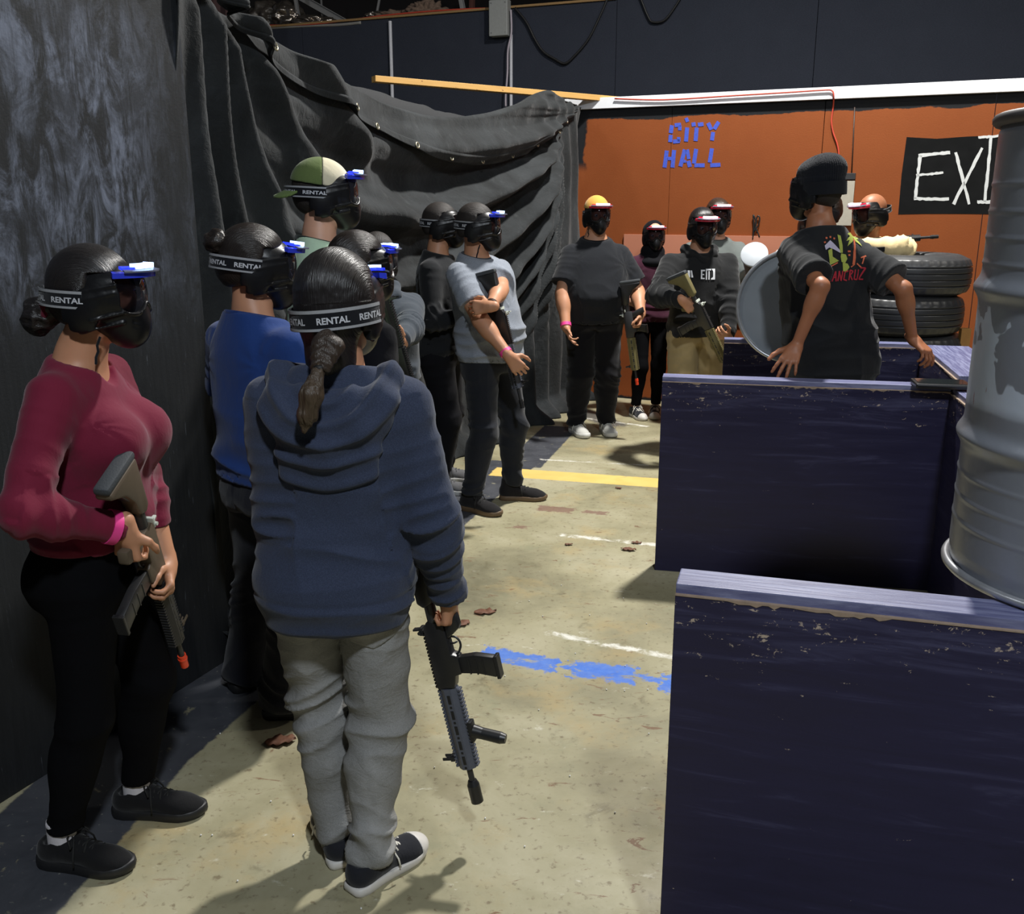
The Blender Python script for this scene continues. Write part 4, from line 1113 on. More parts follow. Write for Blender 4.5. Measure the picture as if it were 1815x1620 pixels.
def shoe_meshes(kind):
    if kind in _shoe: return _shoe[kind]
    cfg = {'black_runner': dict(u=fabric('black_knit_shoe', (0.008, 0.008, 0.009), 0.85, 300), s=plain('black_shoe_sole', (0.014, 0.014, 0.015), 0.5), l=plain('black_lace', (0.01, 0.01, 0.01), 0.8), h=0, th=0.030),
           'canvas': dict(u=fabric('black_canvas_shoe', (0.016, 0.017, 0.022), 0.85, 300), s=plain('off_white_rubber', srgb(210, 206, 200), 0.5), l=plain('white_lace', srgb(220, 216, 205), 0.8), h=0, th=0.026),
           'white_runner': dict(u=fabric('pale_grey_mesh_shoe', srgb(196, 196, 190), 0.8, 200), s=plain('white_foam_sole', srgb(214, 214, 210), 0.5), l=plain('white_lace_2', srgb(214, 214, 206), 0.8), h=0, th=0.034),
           'gum_high': dict(u=fabric('black_suede_shoe', (0.014, 0.013, 0.014), 0.9, 250), s=plain('brown_gum_sole', srgb(104, 84, 62), 0.55), l=plain('black_lace_2', (0.012, 0.012, 0.012), 0.8), h=1, th=0.028),
           'grey_runner': dict(u=fabric('grey_knit_shoe', srgb(92, 92, 94), 0.85, 200), s=plain('pale_shoe_sole', srgb(190, 190, 188), 0.5), l=plain('grey_lace', srgb(70, 70, 72), 0.8), h=0, th=0.030)}[kind]
    V, Q = mesh_sdf(shoe_upper_sdf(cfg['h']), (-0.06, -0.085, 0), (0.06, 0.215, 0.18), 0.0042)
    up = np_mesh('shoe', V, Q); up.shade_smooth(); up.materials.append(cfg['u'])
    b = MB(); th = cfg['th']; ol = outline()
    lv = [(0.0, 0.93), (0.004, 0.98), (th*0.5, 1.03), (th*0.9, 1.0), (th, 0.95)]
    rings = []
    for z, s in lv:
        ring = []
        for x, y in ol:
            yy = (y-0.06)*(1+(s-1)*0.5)+0.06; zz = z+(0.006*max(0, (y-0.13)/0.07)**2) + (0.008*max(0, (-y)/0.07) if kind.endswith('runner') and z > 0.01 else 0)
            ring.append(b.bm.verts.new((x*s*1.06, yy, zz)))
        rings.append(ring)
    for A, B in zip(rings, rings[1:]):
        for k in range(len(A)):
            l = (k+1) % len(A); b.bm.faces.new((A[k], A[l], B[l], B[k]))
    b.bm.faces.new(rings[0][::-1]); b.bm.faces.new(rings[-1]); bmesh.ops.recalc_face_normals(b.bm, faces=b.bm.faces)
    so = bpy.data.meshes.new('sole'); b.bm.to_mesh(so); b.bm.free(); so.shade_smooth(); so.set_sharp_from_angle(angle=math.radians(50)); so.materials.append(cfg['s'])
    b = MB()
    zf = lambda y: 0.092-0.30*(y-0.02) if y < 0.12 else 0.062-0.1*(y-0.12)
    for i in range(5):
        y = 0.030+i*0.019; z = zf(y)+0.001
        b.tube([(-0.027, y-0.004, z-0.013), (-0.012, y, z-0.001), (0.012, y+0.007, z-0.001), (0.028, y+0.009, z-0.014)], 0.0032, 6)
        b.tube([(0.027, y-0.004, z-0.013), (0.012, y, z), (-0.012, y+0.007, z), (-0.027, y+0.009, z-0.014)], 0.0030, 6)
    z = zf(0.02)+0.004
    for s in (-1, 1):
        b.tube([(0, 0.025, z), (s*0.03, 0.035, z+0.010), (s*0.045, 0.05, z-0.012), (s*0.03, 0.045, z-0.014), (0, 0.027, z)], 0.0026, 6)
        b.tube([(0, 0.026, z), (s*0.025, 0.05, z+0.002), (s*0.05, 0.058, z-0.035), (s*0.056, 0.06, z-0.06)], 0.0024, 6)
    bmesh.ops.recalc_face_normals(b.bm, faces=b.bm.faces)
    la = bpy.data.meshes.new('laces'); b.bm.to_mesh(la); b.bm.free(); la.shade_smooth(); la.materials.append(cfg['l'])
    res = {'shoe': up, 'sole': so, 'laces': la}
    if kind == 'canvas':
        fn = shoe_upper_sdf(0)
        f2 = lambda P: np.maximum(np.maximum(fn(P)-0.0025, 0.152-P[:, 1]), -(fn(P)+0.004))
        V, Q = mesh_sdf(f2, (-0.06, 0.14, 0), (0.06, 0.215, 0.08), 0.003)
        tc = np_mesh('toe_cap', V, Q); tc.shade_smooth(); tc.materials.append(cfg['s']); res['toe_cap'] = tc
    _shoe[kind] = res; return res
# ------------------------------------------------------------------ people
def rotz(a):
    c, s = math.cos(a), math.sin(a); return np.array([[c, -s, 0], [s, c, 0], [0, 0, 1.0]])
def frame(yaw, pitch=0, roll=0):
    """columns: right, forward, up; yaw = heading in degrees from +X"""
    y = math.radians(yaw); f = np.array([math.cos(y), math.sin(y), 0]); r = np.array([math.sin(y), -math.cos(y), 0]); u = np.array([0, 0, 1.0])
    p = math.radians(pitch); f2 = f*math.cos(p)-u*math.sin(p)*1.0; u2 = u*math.cos(p)+f*math.sin(p)   # positive pitch looks down
    q = math.radians(roll); r3 = r*math.cos(q)+u2*math.sin(q); u3 = u2*math.cos(q)-r*math.sin(q)
    return np.stack([r3, f2, u3], 1)
def ik(a, c, L1, L2, pole):
    a = np.asarray(a, float); c = np.asarray(c, float); d = c-a; D = np.linalg.norm(d)
    if D > 0.995*(L1+L2): c = a+d/D*0.995*(L1+L2); d = c-a; D = np.linalg.norm(d)
    x = (L1*L1-L2*L2+D*D)/(2*D); h = math.sqrt(max(L1*L1-x*x, 1e-8)); u = d/D
    p = np.asarray(pole, float); p = p-u*(p@u); p = nrm(p)
    return a+u*x+p*h, c
MALE = [(0.44, .130, .100, -.012), (0.50, .163, .118, -.012), (0.54, .160, .112, -.006), (0.60, .146, .104, .002), (0.66, .148, .106, .004), (0.72, .165, .116, .008), (0.765, .172, .114, .004), (0.80, .142, .096, -.004), (0.822, .106, .076, -.010), (0.842, .082, .066, -.012), (0.87, .055, .058, -.006)]
class Person:
    def __init__(s, base, H, yaw, label, skin_='tan', fem=False, lean=(0, 0), twist=0, head_yaw=None, head_pitch=4, head_roll=0, head_off=(0, 0), sw=None, sections=None,
                 hands=None, feet=None, arm=1.0, leg=1.0, h=0.010, knees=(0, 0), hip_off=(0, 0), al=1.0, headscale=1.0, shz=0.787):
        s.b = np.array([base[0], base[1], 0.0]); s.H = H; s.yaw = yaw; s.S = H/1.75; s.h = h; s.fem = fem; s.skin = skin[skin_]; s.label = label
        s.F = frame(yaw); s.lean = np.array(lean, float)*1.0; s.twist = math.radians(twist)
        sec = np.array(sections or MALE, float)
        s.sec = sec*np.array([H, s.S, s.S, s.S]); s.arm = arm*s.S; s.leg = leg*s.S; s.hip = np.array([hip_off[0], hip_off[1]])
        S = s.S; sw = sw or (0.168 if fem else 0.182)
        s.zh = 0.50*H; s.zn = 0.85*H
        sh_l = {k: s.warp_pt(np.array([sg*sw*S, -0.006, shz*H])) for k, sg in (('R', 1), ('L', -1))}
        s.sh = sh_l; s.neck0 = s.warp_pt(np.array([0, -0.008, 0.845*H])); 
        hy = yaw if head_yaw is None else head_yaw
        s.HF = frame(hy, head_pitch, head_roll); s.hs = S**0.5*(0.96 if fem else 1.0)*headscale
        top = s.warp_pt(np.array([head_off[0], 0.022+head_off[1], H-0.118*s.hs])); s.hc = top
        s.el, s.wr, s.hd = {}, {}, {}
        hands = hands or {}
        for k, sg in (('R', 1), ('L', -1)):
            sp = dict(hands.get(k, {}))
            if 'at' in sp:      # palm target
                d = nrm(sp['dir']); n = nrm(np.array(sp['palm'], float)-d*np.dot(sp['palm'], d)); w = np.array(sp['at'], float)-d*0.070*S-n*sp.get('gap', 0.024)
            elif 'wrist' in sp: w = np.array(sp['wrist'], float); d = n = None
            else: w = s.world(np.array([sg*(sw+0.06)*S, 0.03, 0.485*H])); d = n = None
            pole = sp.get('pole'); pole = s.F@np.array([sg*0.35, -1, -0.2]) if pole is None else np.array(pole, float)
            e, w = ik(s.sh[k], w, 0.172*H*al, 0.150*H*al, pole)
            if d is None: 
                d = nrm(sp['dir']) if 'dir' in sp else nrm(w-e)
                n0 = np.array(sp['palm'], float) if 'palm' in sp else s.F@np.array([-sg, 0.2, 0])
                n = nrm(n0-d*np.dot(n0, d))
            s.el[k], s.wr[k] = e, w; s.hd[k] = (d, n, sp.get('curl', 0.35), sp.get('spread', 0.6), sp.get('thumb', 0.5))
        s.hp, s.kn, s.an, s.fd = {}, {}, {}, {}
        feet = feet or {}
        for i, (k, sg) in enumerate((('R', 1), ('L', -1))):
            f = feet.get(k); 
            if f is None: xy = s.world(np.array([sg*0.11*S, 0, 0]))[:2]; fy = yaw-sg*8
            else: xy = f[:2]; fy = f[2]
            fr = frame(fy); hp = s.world(np.array([sg*0.088*S, -0.005, 0.50*H])) + np.array([*s.hip, 0])
            an = np.array([xy[0], xy[1], 0.075]); kn, an2 = ik(hp, an, 0.233*H, 0.230*H, fr[:, 1]+s.F[:, 1])
            s.hp[k], s.kn[k], s.an[k], s.fd[k] = hp, kn, an, fy
        s.root = None
    # local <-> world for the torso, with lean and twist above the hips
    def world(s, p): return s.b+s.F@p
    def warp_pt(s, p):
        t = np.clip((p[2]-s.zh)/(s.zn-s.zh), 0, 1.3); a = s.twist*t
        x, y = p[0]*math.cos(a)-p[1]*math.sin(a), p[0]*math.sin(a)+p[1]*math.cos(a)
        return s.b+s.F@np.array([x, y, p[2]]) + np.array([s.lean[0]*t+s.hip_(0, t), s.lean[1]*t+s.hip_(1, t), 0])
    def hip_(s, i, t): return 0.0 if not hasattr(s, 'hip') else s.hip[i]
    def local(s, P):
        t = np.clip((P[:, 2]-s.zh)/(s.zn-s.zh), 0, 1.3)
        Q = P-s.b; Q = Q-np.stack([s.lean[0]*t+s.hip[0], s.lean[1]*t+s.hip[1], 0*t], 1); Q = Q@s.F
        a = -s.twist*t; c, n = np.cos(a), np.sin(a)
        return np.stack([Q[:, 0]*c-Q[:, 1]*n, Q[:, 0]*n+Q[:, 1]*c, Q[:, 2]], 1)
    def loft(s, L, ease=0.0, sec=None, ztop=None, zbot=None, p=2.35, rnd=0.03):
        sec = s.sec if sec is None else sec
        z = L[:, 2]; w = np.interp(z, sec[:, 0], sec[:, 1])+ease; d = np.interp(z, sec[:, 0], sec[:, 2])+ease; y0 = np.interp(z, sec[:, 0], sec[:, 3])
        q = (np.abs(L[:, 0]/w)**p+np.abs((L[:, 1]-y0)/d)**p)**(1/p)
        r = (q-1)*np.minimum(w, d)*0.95
        r = smax(r, z-(sec[-1, 0] if ztop is None else ztop), rnd); r = smax(r, (sec[0, 0] if zbot is None else zbot)-z, rnd)
        return r
    def arm_cap(s, P, k, e0=0.0, e1=0.0, e2=0.0):
        A = s.arm
        u = cap(P, s.sh[k], s.el[k], 0.052*A+e0*0.7, 0.041*A+e1); f = cap(P, s.el[k], s.wr[k], 0.041*A+e1, 0.0265*A+e2)
        f = smin(f, ell2(P, s.el[k]+(s.wr[k]-s.el[k])*0.25, nrm(s.wr[k]-s.el[k]), 0.075*A, 0.044*A+e1), 0.02)
        return u, f
    def leg_cap(s, P, k, e0=0.0, e1=0.0, e2=0.0):
        A = s.leg
        t = cap(P, s.hp[k]-[0, 0, 0.02], s.kn[k], 0.086*A+e0, 0.058*A+e1); c = cap(P, s.kn[k], s.an[k]+[0, 0, 0.01], 0.056*A+e1, 0.038*A+e2)
        bk = -frame(s.fd[k])[:, 1]*0.016*A
        c = smin(c, ell2(P, s.kn[k]+(s.an[k]-s.kn[k])*0.30+bk, nrm(s.an[k]-s.kn[k]), 0.13*A, 0.055*A+e1), 0.03)
        return t, c
    def hand_prims(s, k):
        d, n, curl, spread, th = s.hd[k]; w = s.wr[k]; S = s.S*(0.93 if s.fem else 1.0); sg = 1 if k == 'R' else -1
        t = np.cross(d, n)*sg; out = []
        roots = []
        for i, (o, rt, L, r) in enumerate(((0.031, 0.086, 0.071, 0.0088), (0.0105, 0.091, 0.079, 0.0090), (-0.0105, 0.087, 0.073, 0.0086), (-0.0305, 0.078, 0.057, 0.0076))):
            a = math.radians(spread*(10, 3, -4, -12)[i]); fd = d*math.cos(a)+t*math.sin(a)
            R0 = w+(d*rt+t*o)*S; out.append(('palm', w+d*0.012*S+t*o*0.45*S, R0, 0.0165*S, 0.0118*S)); p = R0; ang = 0
            cu = curl*(1.0, 1.03, 1.06, 1.1)[i] if not isinstance(curl, (list, tuple)) else curl[i]
            for j, (fl, st) in enumerate(((0.46, 78), (0.30, 88), (0.24, 55))):
                ang += math.radians(st)*cu; v = fd*math.cos(ang)+n*math.sin(ang); q = p+v*L*fl*S
                out.append(('f', p, q, r*S*(1, .93, .86)[j], r*S*(.93, .86, .74)[j])); p = q
        p = w+(d*0.022+t*0.020+n*0.006)*S
        v1 = nrm(d*0.55+t*0.85+n*(0.15+0.5*th)); q = p+v1*0.043*S; out.append(('palm', p, q, 0.0175*S, 0.0125*S))
        v2 = nrm(d*0.85+t*(0.55-0.5*th)+n*(0.1+0.75*th)); r_ = q+v2*0.034*S; out.append(('f', q, r_, 0.0112*S, 0.010*S))
        v3 = nrm(d*0.95+t*(0.30-0.7*th)+n*(0.1+0.8*th)); out.append(('f', r_, r_+v3*0.027*S, 0.010*S, 0.0082*S))
        return out
    def body_sdf(s):
        hp = {k: s.hand_prims(k) for k in 'RL'}
        def hand(k):
            def fn(P):
                d = cap(P, s.wr[k]-s.hd[k][0]*0.02, s.wr[k]+s.hd[k][0]*0.02, 0.0255*s.arm, 0.022*s.S)
                pl = None; f = None
                for typ, a, b, ra, rb in hp[k]:
                    c = cap(P, a, b, ra, rb)
                    if typ == 'palm': pl = c if pl is None else smin(pl, c, 0.012)
                for i in range(4):
                    g = None
                    for typ, a, b, ra, rb in [x for x in hp[k] if x[0] == 'f'][i*3:i*3+3]:
                        c = cap(P, a, b, ra, rb); g = c if g is None else smin(g, c, 0.003)
                    f = g if f is None else np.minimum(f, g)
                for typ, a, b, ra, rb in [x for x in hp[k] if x[0] == 'f'][12:]:
                    c = cap(P, a, b, ra, rb); pl = smin(pl, c, 0.006)
                return smin(smin(d, pl, 0.02), f, 0.006)
            return fn
        hf = {k: hand(k) for k in 'RL'}
        def fn(P):
            L = s.local(P); d = s.loft(L, -0.014, zbot=0.475*s.H)
            d = smin(d, cap(P, s.neck0-[0, 0, 0.03], s.hc+s.HF@np.array([0, -0.020, -0.05])*s.hs, 0.056*s.arm+0.002, 0.054*s.hs), 0.035)
            hd = near(P, s.hc, 0.20, lambda Q: head_sdf(((Q-s.hc)@s.HF)/s.hs)*s.hs)
            d = smin(d, hd, 0.018)
            for k in 'RL':
                u, f = s.arm_cap(P, k)
                a = smin(u, f, 0.02)
                d = np.minimum(smin(d, u, 0.03), a)
                c = s.wr[k]+s.hd[k][0]*0.07; hnd = near(P, c, 0.19, hf[k]); d = smin(d, hnd, 0.008)
                t, c2 = s.leg_cap(P, k, -0.012, -0.010, -0.006); d = smin(d, smin(t, c2, 0.03), 0.02)
                fr = frame(s.fd[k]); d = smin(d, cap(P, s.an[k]-[0, 0, 0.02], s.an[k]+fr[:, 1]*0.12-[0, 0, 0.045], 0.030*s.leg, 0.018), 0.02)
            return d
        return fn
    def bounds(s):
        pts = [s.hc+[0, 0, 0.15], s.hc+[.15, .15, 0], s.hc-[.15, .15, 0]]
        for k in 'RL':
            for q in (s.sh[k], s.el[k], s.wr[k], s.kn[k], s.an[k], s.hp[k]): pts += [q+0.2, q-0.2]
        for x in (-.3, .3):
            for y in (-.3, .3): pts.append(s.world(np.array([x, y, .1])))
        p = np.array(pts); lo = p.min(0); hi = p.max(0); lo[2] = 0.0; hi[2] = max(hi[2], s.H+0.05)*1.0; hi[2] = min(hi[2], s.hc[2]+0.17)
        return lo, hi
    def build_body(s, h=None):
        lo, hi = s.bounds(); V, Q = mesh_sdf(s.body_sdf(), lo, hi, h or s.h)
        V = V-s.b; me = np_mesh('person', V, Q); me.shade_smooth(); me.materials.append(s.skin)
        s.root = link('person', me); s.root.location = s.b; tag(s.root, s.label, 'person')
        return s.root
    def part(s, name, fn, mat, disp=None, h=None, lo=None, hi=None, parent=None, label=None):
        l, u = s.bounds()
        if lo is not None: l = np.maximum(l, lo) if len(lo) == 3 else l
        if hi is not None: u = np.minimum(u, hi)
        o = solid(name, fn, l, u, h or s.h, mat, parent or s.root, disp, origin=s.b)
        if o is not None and label: o['label'] = label
        return o
    # ---- clothing
    def top(s, name, mat, ease=0.012, sleeve='short', hem=0.50, belly=None, neck=0.070, neckz=0.010, sl=0.010, v=0.0, amp=0.007, h=None, bust=0.0, label=None, collar=None, slen=0.60, flare=0.0, seed=0, drop=0.0, hemw=0.0, shirr=1.0, hood=False, pull=None):
        H, S = s.H, s.S
        sec = s.sec.copy()
        if belly is not None:
            for zf, dw, dd, dy in belly:
                g = np.exp(-((sec[:, 0]/H-zf)/0.075)**2); sec[:, 1] += g*dw; sec[:, 2] += g*dd; sec[:, 3] += g*dy
        zs = np.linspace(sec[0, 0]-0.1, sec[-1, 0], 60); sec = np.stack([zs]+[np.interp(zs, sec[:, 0], sec[:, i]) for i in (1, 2, 3)], 1)
        for i in (1, 2, 3): sec[:, i] = np.convolve(np.pad(sec[:, i], 3, 'edge'), np.ones(7)/7, 'valid')
        s.topsec = sec; n0 = s.neck0; n1 = s.hc+s.HF@np.array([0, -0.02, -0.05])*s.hs
        zhem = hem*H
        def fn(P):
            L = s.local(P); e = ease+flare*np.clip((0.72*H-L[:, 2])/(0.2*H), 0, 1)
            d = s.loft(L, e, sec, zbot=-9, rnd=0.03)
            d = smax(d, L[:, 2]-(0.838*H+neckz*0.5-0.24*L[:, 1]), 0.012)
            if bust:
                for sg in (-1, 1): d = smin(d, ell(L, (sg*0.078*S, 0.105*S, 0.715*H), (0.078*bust, 0.078*bust, 0.080*bust)), 0.045)
            for k in 'RL':
                if sleeve == 'none': continue
                if sleeve == 'short':
                    ax = nrm(s.el[k]-s.sh[k]); end = s.sh[k]+(s.el[k]-s.sh[k])*slen
                    u = cap(P, s.sh[k]-ax*0.0, s.el[k], 0.052*s.arm+sl*0.6, 0.052*s.arm+sl*1.6+drop)
                    u = np.maximum(u, (P-end)@ax)
                    d = smin(d, u, 0.05)
                else:
                    u, f = s.arm_cap(P, k, sl, sl, sl*0.8)
                    ax = nrm(s.wr[k]-s.el[k]); f = np.maximum(f, (P-s.wr[k])@ax+0.004)
                    d = np.minimum(smin(d, u, 0.05), smin(u, f, 0.02))
            nk = cap(P, n0-[0, 0, 0.09], n1+[0, 0, 0.1], neck*S, neck*S*0.95)
            nk2 = np.maximum(nk, (n0[2]+neckz-0.035)-P[:, 2])
            d = smax(d, -nk2, 0.006)
            if v:
                vv = cap(L, (0, 0.02, 0.855*H), (0, 0.16*S, 0.80*H-v), 0.066*S, 0.012); d = smax(d, -vv, 0.005)
            d = smax(d, zhem-P[:, 2]+0.0, 0.004)
            inner = np.maximum(s.loft(L, e-0.010, sec, zbot=-9), P[:, 2]-zhem-0.03); d = smax(d, -inner, 0.004)
            return d
        s.topfn = fn
        amp = amp*1.45
        def disp(V):
            L = s.local(V); sd = seed*7.3
            n = vnoise(np.stack([L[:, 0]*9+sd, L[:, 1]*9, L[:, 2]*3.2], 1), 1); a = ridged(n)**2
            n = vnoise(np.stack([L[:, 0]*5+sd, L[:, 1]*5+L[:, 2]*3, L[:, 2]*14+vnoise(L*3, 5)*2.5], 1), 2); bn = ridged(n)**2.2
            z = L[:, 2]/H
            waist = np.exp(-((z-0.60)/0.06)**2)+0.8*np.exp(-((z-hem-0.03)/0.03)**2)
            o = amp*(0.7*(a-0.35)*np.clip((0.80-z)/0.1, 0.15, 1)+shirr*waist*(bn-0.3)*1.4)
            # creases from the armpits
            for sg in (-1, 1):
                ap = np.array([sg*0.15*S, 0, 0.755*H]); r = np.linalg.norm(L-ap, axis=1); th = np.arctan2(L[:, 2]-ap[2], (L[:, 0]-ap[0])*-sg)
                o += amp*0.9*np.exp(-(r/0.11)**2)*(0.5+0.5*np.cos(th*9+sd+r*14))-amp*0.4*np.exp(-(r/0.11)**2)
            for k in 'RL':
                for A, B in ((s.sh[k], s.el[k]), (s.el[k], s.wr[k])):
                    ax = nrm(B-A); Lg = np.linalg.norm(B-A); t = (V-A)@ax; per = V-A-t[:, None]*ax; r = np.linalg.norm(per, axis=1)
                    w_ = (r < 0.085*s.arm+sl*1.5)&(t > -0.02)&(t < Lg+0.03)
                    if not w_.any(): continue
                    sk = np.stack([per[:, 0]*7, per[:, 1]*7, t*24+per[:, 2]*9+sd], 1)
                    rr = ridged(vnoise(sk, 3))**1.6
                    e = np.exp(-((t-(Lg if A is s.sh[k] else 0))/0.085)**2)*(1.5 if sleeve != 'short' else 0.5)+0.35
                    if sleeve != 'short' and A is s.el[k]: e = e+0.9*np.exp(-((t-Lg)/0.05)**2)
                    o = np.where(w_, amp*e*(rr-0.4), o)
            if hemw: o = o-0.0035*np.exp(-((V[:, 2]-zhem-hemw)/0.005)**2)
            if pull is not None: o = o+pull(V, L)
            return o
        o = s.part(name, fn, mat, disp, h=h, lo=np.array([-9, -9, zhem-0.03]), label=label)
        s.top_obj = o
        if collar is not None:
            cm, cw = collar
            def cf(P):
                nk = cap(P, n0-[0, 0, 0.09], n1+[0, 0, 0.1], neck*S, neck*S*0.95)
                return np.maximum(np.maximum(fn(P)-0.0028, nk-cw), -(fn(P)+0.006))
            s.part('collar', cf, cm, h=min(h or s.h, 0.005), lo=np.array([-9, -9, n0[2]-0.16]), parent=o)
        return o
    def pants(s, name, mat, e=(0.014, 0.016, 0.014), top=0.56, end=0.045, amp=0.007, seed=0, h=None, tight=False, seat=0.0, label=None, stack=1.0, flare=0.0):
        H, S = s.H, s.S; ztop = top*H
        def fn(P):
            L = s.local(P); d = s.loft(L, e[0]*0.8, ztop=ztop, zbot=0.465*H, rnd=0.03)
            if seat:
                for sg in (-1, 1): d = smin(d, ell(L, (sg*0.078*S, -0.075*S, 0.495*H), (0.088*S, 0.080*S*(1+seat), 0.095*S)), 0.03)
            g = None
            for k in 'RL':
                t, c = s.leg_cap(P, k, e[0], e[1], e[2]); lg = smin(t, c, 0.04)
                if flare: 
                    ax = nrm(s.an[k]-s.kn[k]); lg = smin(lg, cap(P, s.kn[k], s.an[k], 0.05*S+e[1], 0.05*S+e[2]+flare), 0.02)
                g = lg if g is None else np.minimum(g, lg)
            d = smin(d, g, 0.03)
            return smax(smax(d, end-P[:, 2], 0.004), P[:, 2]-ztop, 0.01)
        s.pantsfn = fn
        def disp(V):
            L = s.local(V); z = V[:, 2]/H; o = np.zeros(len(V)); sd = seed*3.7
            dk = {k: cap(V, s.hp[k], s.kn[k], 0, 0) for k in 'RL'}; 
            dR = np.minimum(cap(V, s.hp['R'], s.kn['R'], 0, 0), cap(V, s.kn['R'], s.an['R'], 0, 0)); dL = np.minimum(cap(V, s.hp['L'], s.kn['L'], 0, 0), cap(V, s.kn['L'], s.an['L'], 0, 0))
            side = np.where(dR < dL, 1.0, -1.0)
            q = np.stack([L[:, 0]*5+side*5, L[:, 1]*5, L[:, 2]*17+L[:, 0]*side*8+vnoise(L*4+side[:, None], 2)*3+sd], 1)
            n = ridged(vnoise(q, 7))**1.8; q2 = np.stack([L[:, 0]*11+side*5, L[:, 1]*11, L[:, 2]*4.5+sd], 1); m = ridged(vnoise(q2, 8))**2
            knee = np.exp(-((z-0.27)/0.06)**2); ank = np.exp(-((z-0.065)/0.05)**2)*stack; cr = np.exp(-((z-0.46)/0.035)**2)*0.8
            return amp*((0.35+1.2*knee+1.6*ank+cr)*(n-0.38)+0.45*(m-0.4))*np.clip((ztop/H-z)/0.03, 0, 1)
        o = s.part(name, fn, mat, disp if not tight or amp else None, h=h, hi=np.array([9, 9, ztop+0.03]), label=label); s.pants_obj = o
        return o
    def shoes(s, kind):
        m = shoe_meshes(kind)
        for k in 'RL':
            o = bpy.data.objects.new('shoe', m['shoe']); COL.objects.link(o); o.parent = s.root
            o.location = Vector(s.an[k]*[1, 1, 0]-s.b); o.rotation_euler = (0, 0, math.radians(s.fd[k]-90)); sc = s.S*(1.06 if s.fem else 1.06); mir = -1 if k == 'L' else 1
            o.scale = (sc, sc, sc)
            for nme in ('sole', 'laces', 'toe_cap'):
                if nme in m:
                    c = bpy.data.objects.new(nme, m[nme]); COL.objects.link(c); c.parent = o
    def socks(s, mat, z=0.14):
        for k in 'RL':
            s.part('sock', lambda P: np.maximum(cap(P, s.an[k]-[0, 0, 0.02], s.an[k]+[0, 0, 0.09], 0.040*s.leg, 0.038*s.leg), P[:, 2]-z), mat, h=0.006, hi=np.array([9, 9, z+0.03]), lo=s.an[k]-0.12)
    def hM(s, extra=None):
        M = Matrix(((*(s.HF[0]*s.hs), 0), (*(s.HF[1]*s.hs), 0), (*(s.HF[2]*s.hs), 0), (0, 0, 0, 1)))
        M = Matrix.Translation(Vector(s.hc-s.b)) @ M
        return M @ extra if extra is not None else M
    def mask(s, led='blue', strap_scale=(1, 1, 1), strap_z=0.0, mask_push=0.0, strap=True, tiltv=0.0, chin=False, plain_strap=False, peak=True, strap_tilt=0.0):
        m = mask_meshes()
        o = bpy.data.objects.new('face_mask', m['mask']); COL.objects.link(o); o.parent = s.root
        o.matrix_local = s.hM(Matrix.Translation((0, mask_push, 0)))
        def sub(n, me, lb=None):
            c = bpy.data.objects.new(n, me); COL.objects.link(c); c.parent = o
            if lb: c['label'] = lb
            return c
        sub('lens', m['lens'])
        if led:
            sub('visor_band', m['band_'+led], led+' plastic visor band'); sub('visor_glow', m['glow_'+led]); sub('light_strip', m['core_'+led], 'glowing '+led+' light strip')
            if peak: sub('visor_peak', m['peak'])
        else: pass
        if chin: sub('chin_strap', m['chin'])
        if strap:
            c = bpy.data.objects.new('head_strap', m['strap']); COL.objects.link(c); c.parent = s.root
            c.matrix_local = s.hM(Matrix.Translation((0, mask_push*0.5, strap_z)) @ Matrix.Rotation(strap_tilt, 4, 'X') @ Matrix.Diagonal((*strap_scale, 1)))
            if not plain_strap:
                for n, me in (('strap_stripes', m['stripes']), ('strap_lettering', m['letters'])):
                    d = bpy.data.objects.new(n, me); COL.objects.link(d); d.parent = c
        return o
    def eyes(s):
        for sg in (-1, 1):
            c = s.hc+s.HF@np.array([sg*0.031, 0.079, 0.006])*s.hs-s.b; f = s.HF[:, 1]
            b = MB(); bmesh.ops.create_uvsphere(b.bm, u_segments=16, v_segments=10, radius=0.0125); o = b.build('eye', eye_mat, s.root, smooth=True, M=Matrix.Translation(Vector(c)))
            b = MB(); b.cyl(Vector(c+f*0.0095), Vector(c+f*0.0131), 0.0062, 0.0052, 14); b.build('iris', iris_mat, o)
    def headpart(s, name, fn, mat, box=0.22, h=None, disp=None, label=None, parent=None, lo=None, hi=None):
        """sdf in head space"""
        f = lambda P: fn(((P-s.hc)@s.HF)/s.hs)*s.hs
        dd = None if disp is None else (lambda V: disp(((V-s.hc)@s.HF)/s.hs))
        V, Q = mesh_sdf(lambda Q_: fn(Q_), lo or (-box, -box, -box), hi or (box, box, box), (h or min(s.h, 0.006)))
        if dd is not None: V = V+normals(V, Q)*disp(V)[:, None]
        me = np_mesh(name, V, Q); me.shade_smooth(); me.materials.append(mat)
        if 'hair' in mat.name or 'braid' in mat.name:
            if name == 'hair': r = np.hypot(V[:, 1]+0.02, V[:, 2]-0.01)+1e-4; A = np.stack([np.arctan2(V[:, 0], r)*45, np.arctan2(V[:, 2]-0.01, V[:, 1]+0.02)*1.6, r*8], 1)
            elif name in ('ponytail_end', 'braid'): A = V*np.array([330, 330, 22])
            else: A = V*np.array([160, 60, 160])
            at_ = me.attributes.new('strand', 'FLOAT_VECTOR', 'POINT'); at_.data.foreach_set('vector', A.astype(np.float32).ravel())
        o = link(name, me, None, parent or s.root)
        M = s.hM(); o.matrix_local = M if parent is None else parent.matrix_local.inverted() @ M
        if label: o['label'] = label
        return o
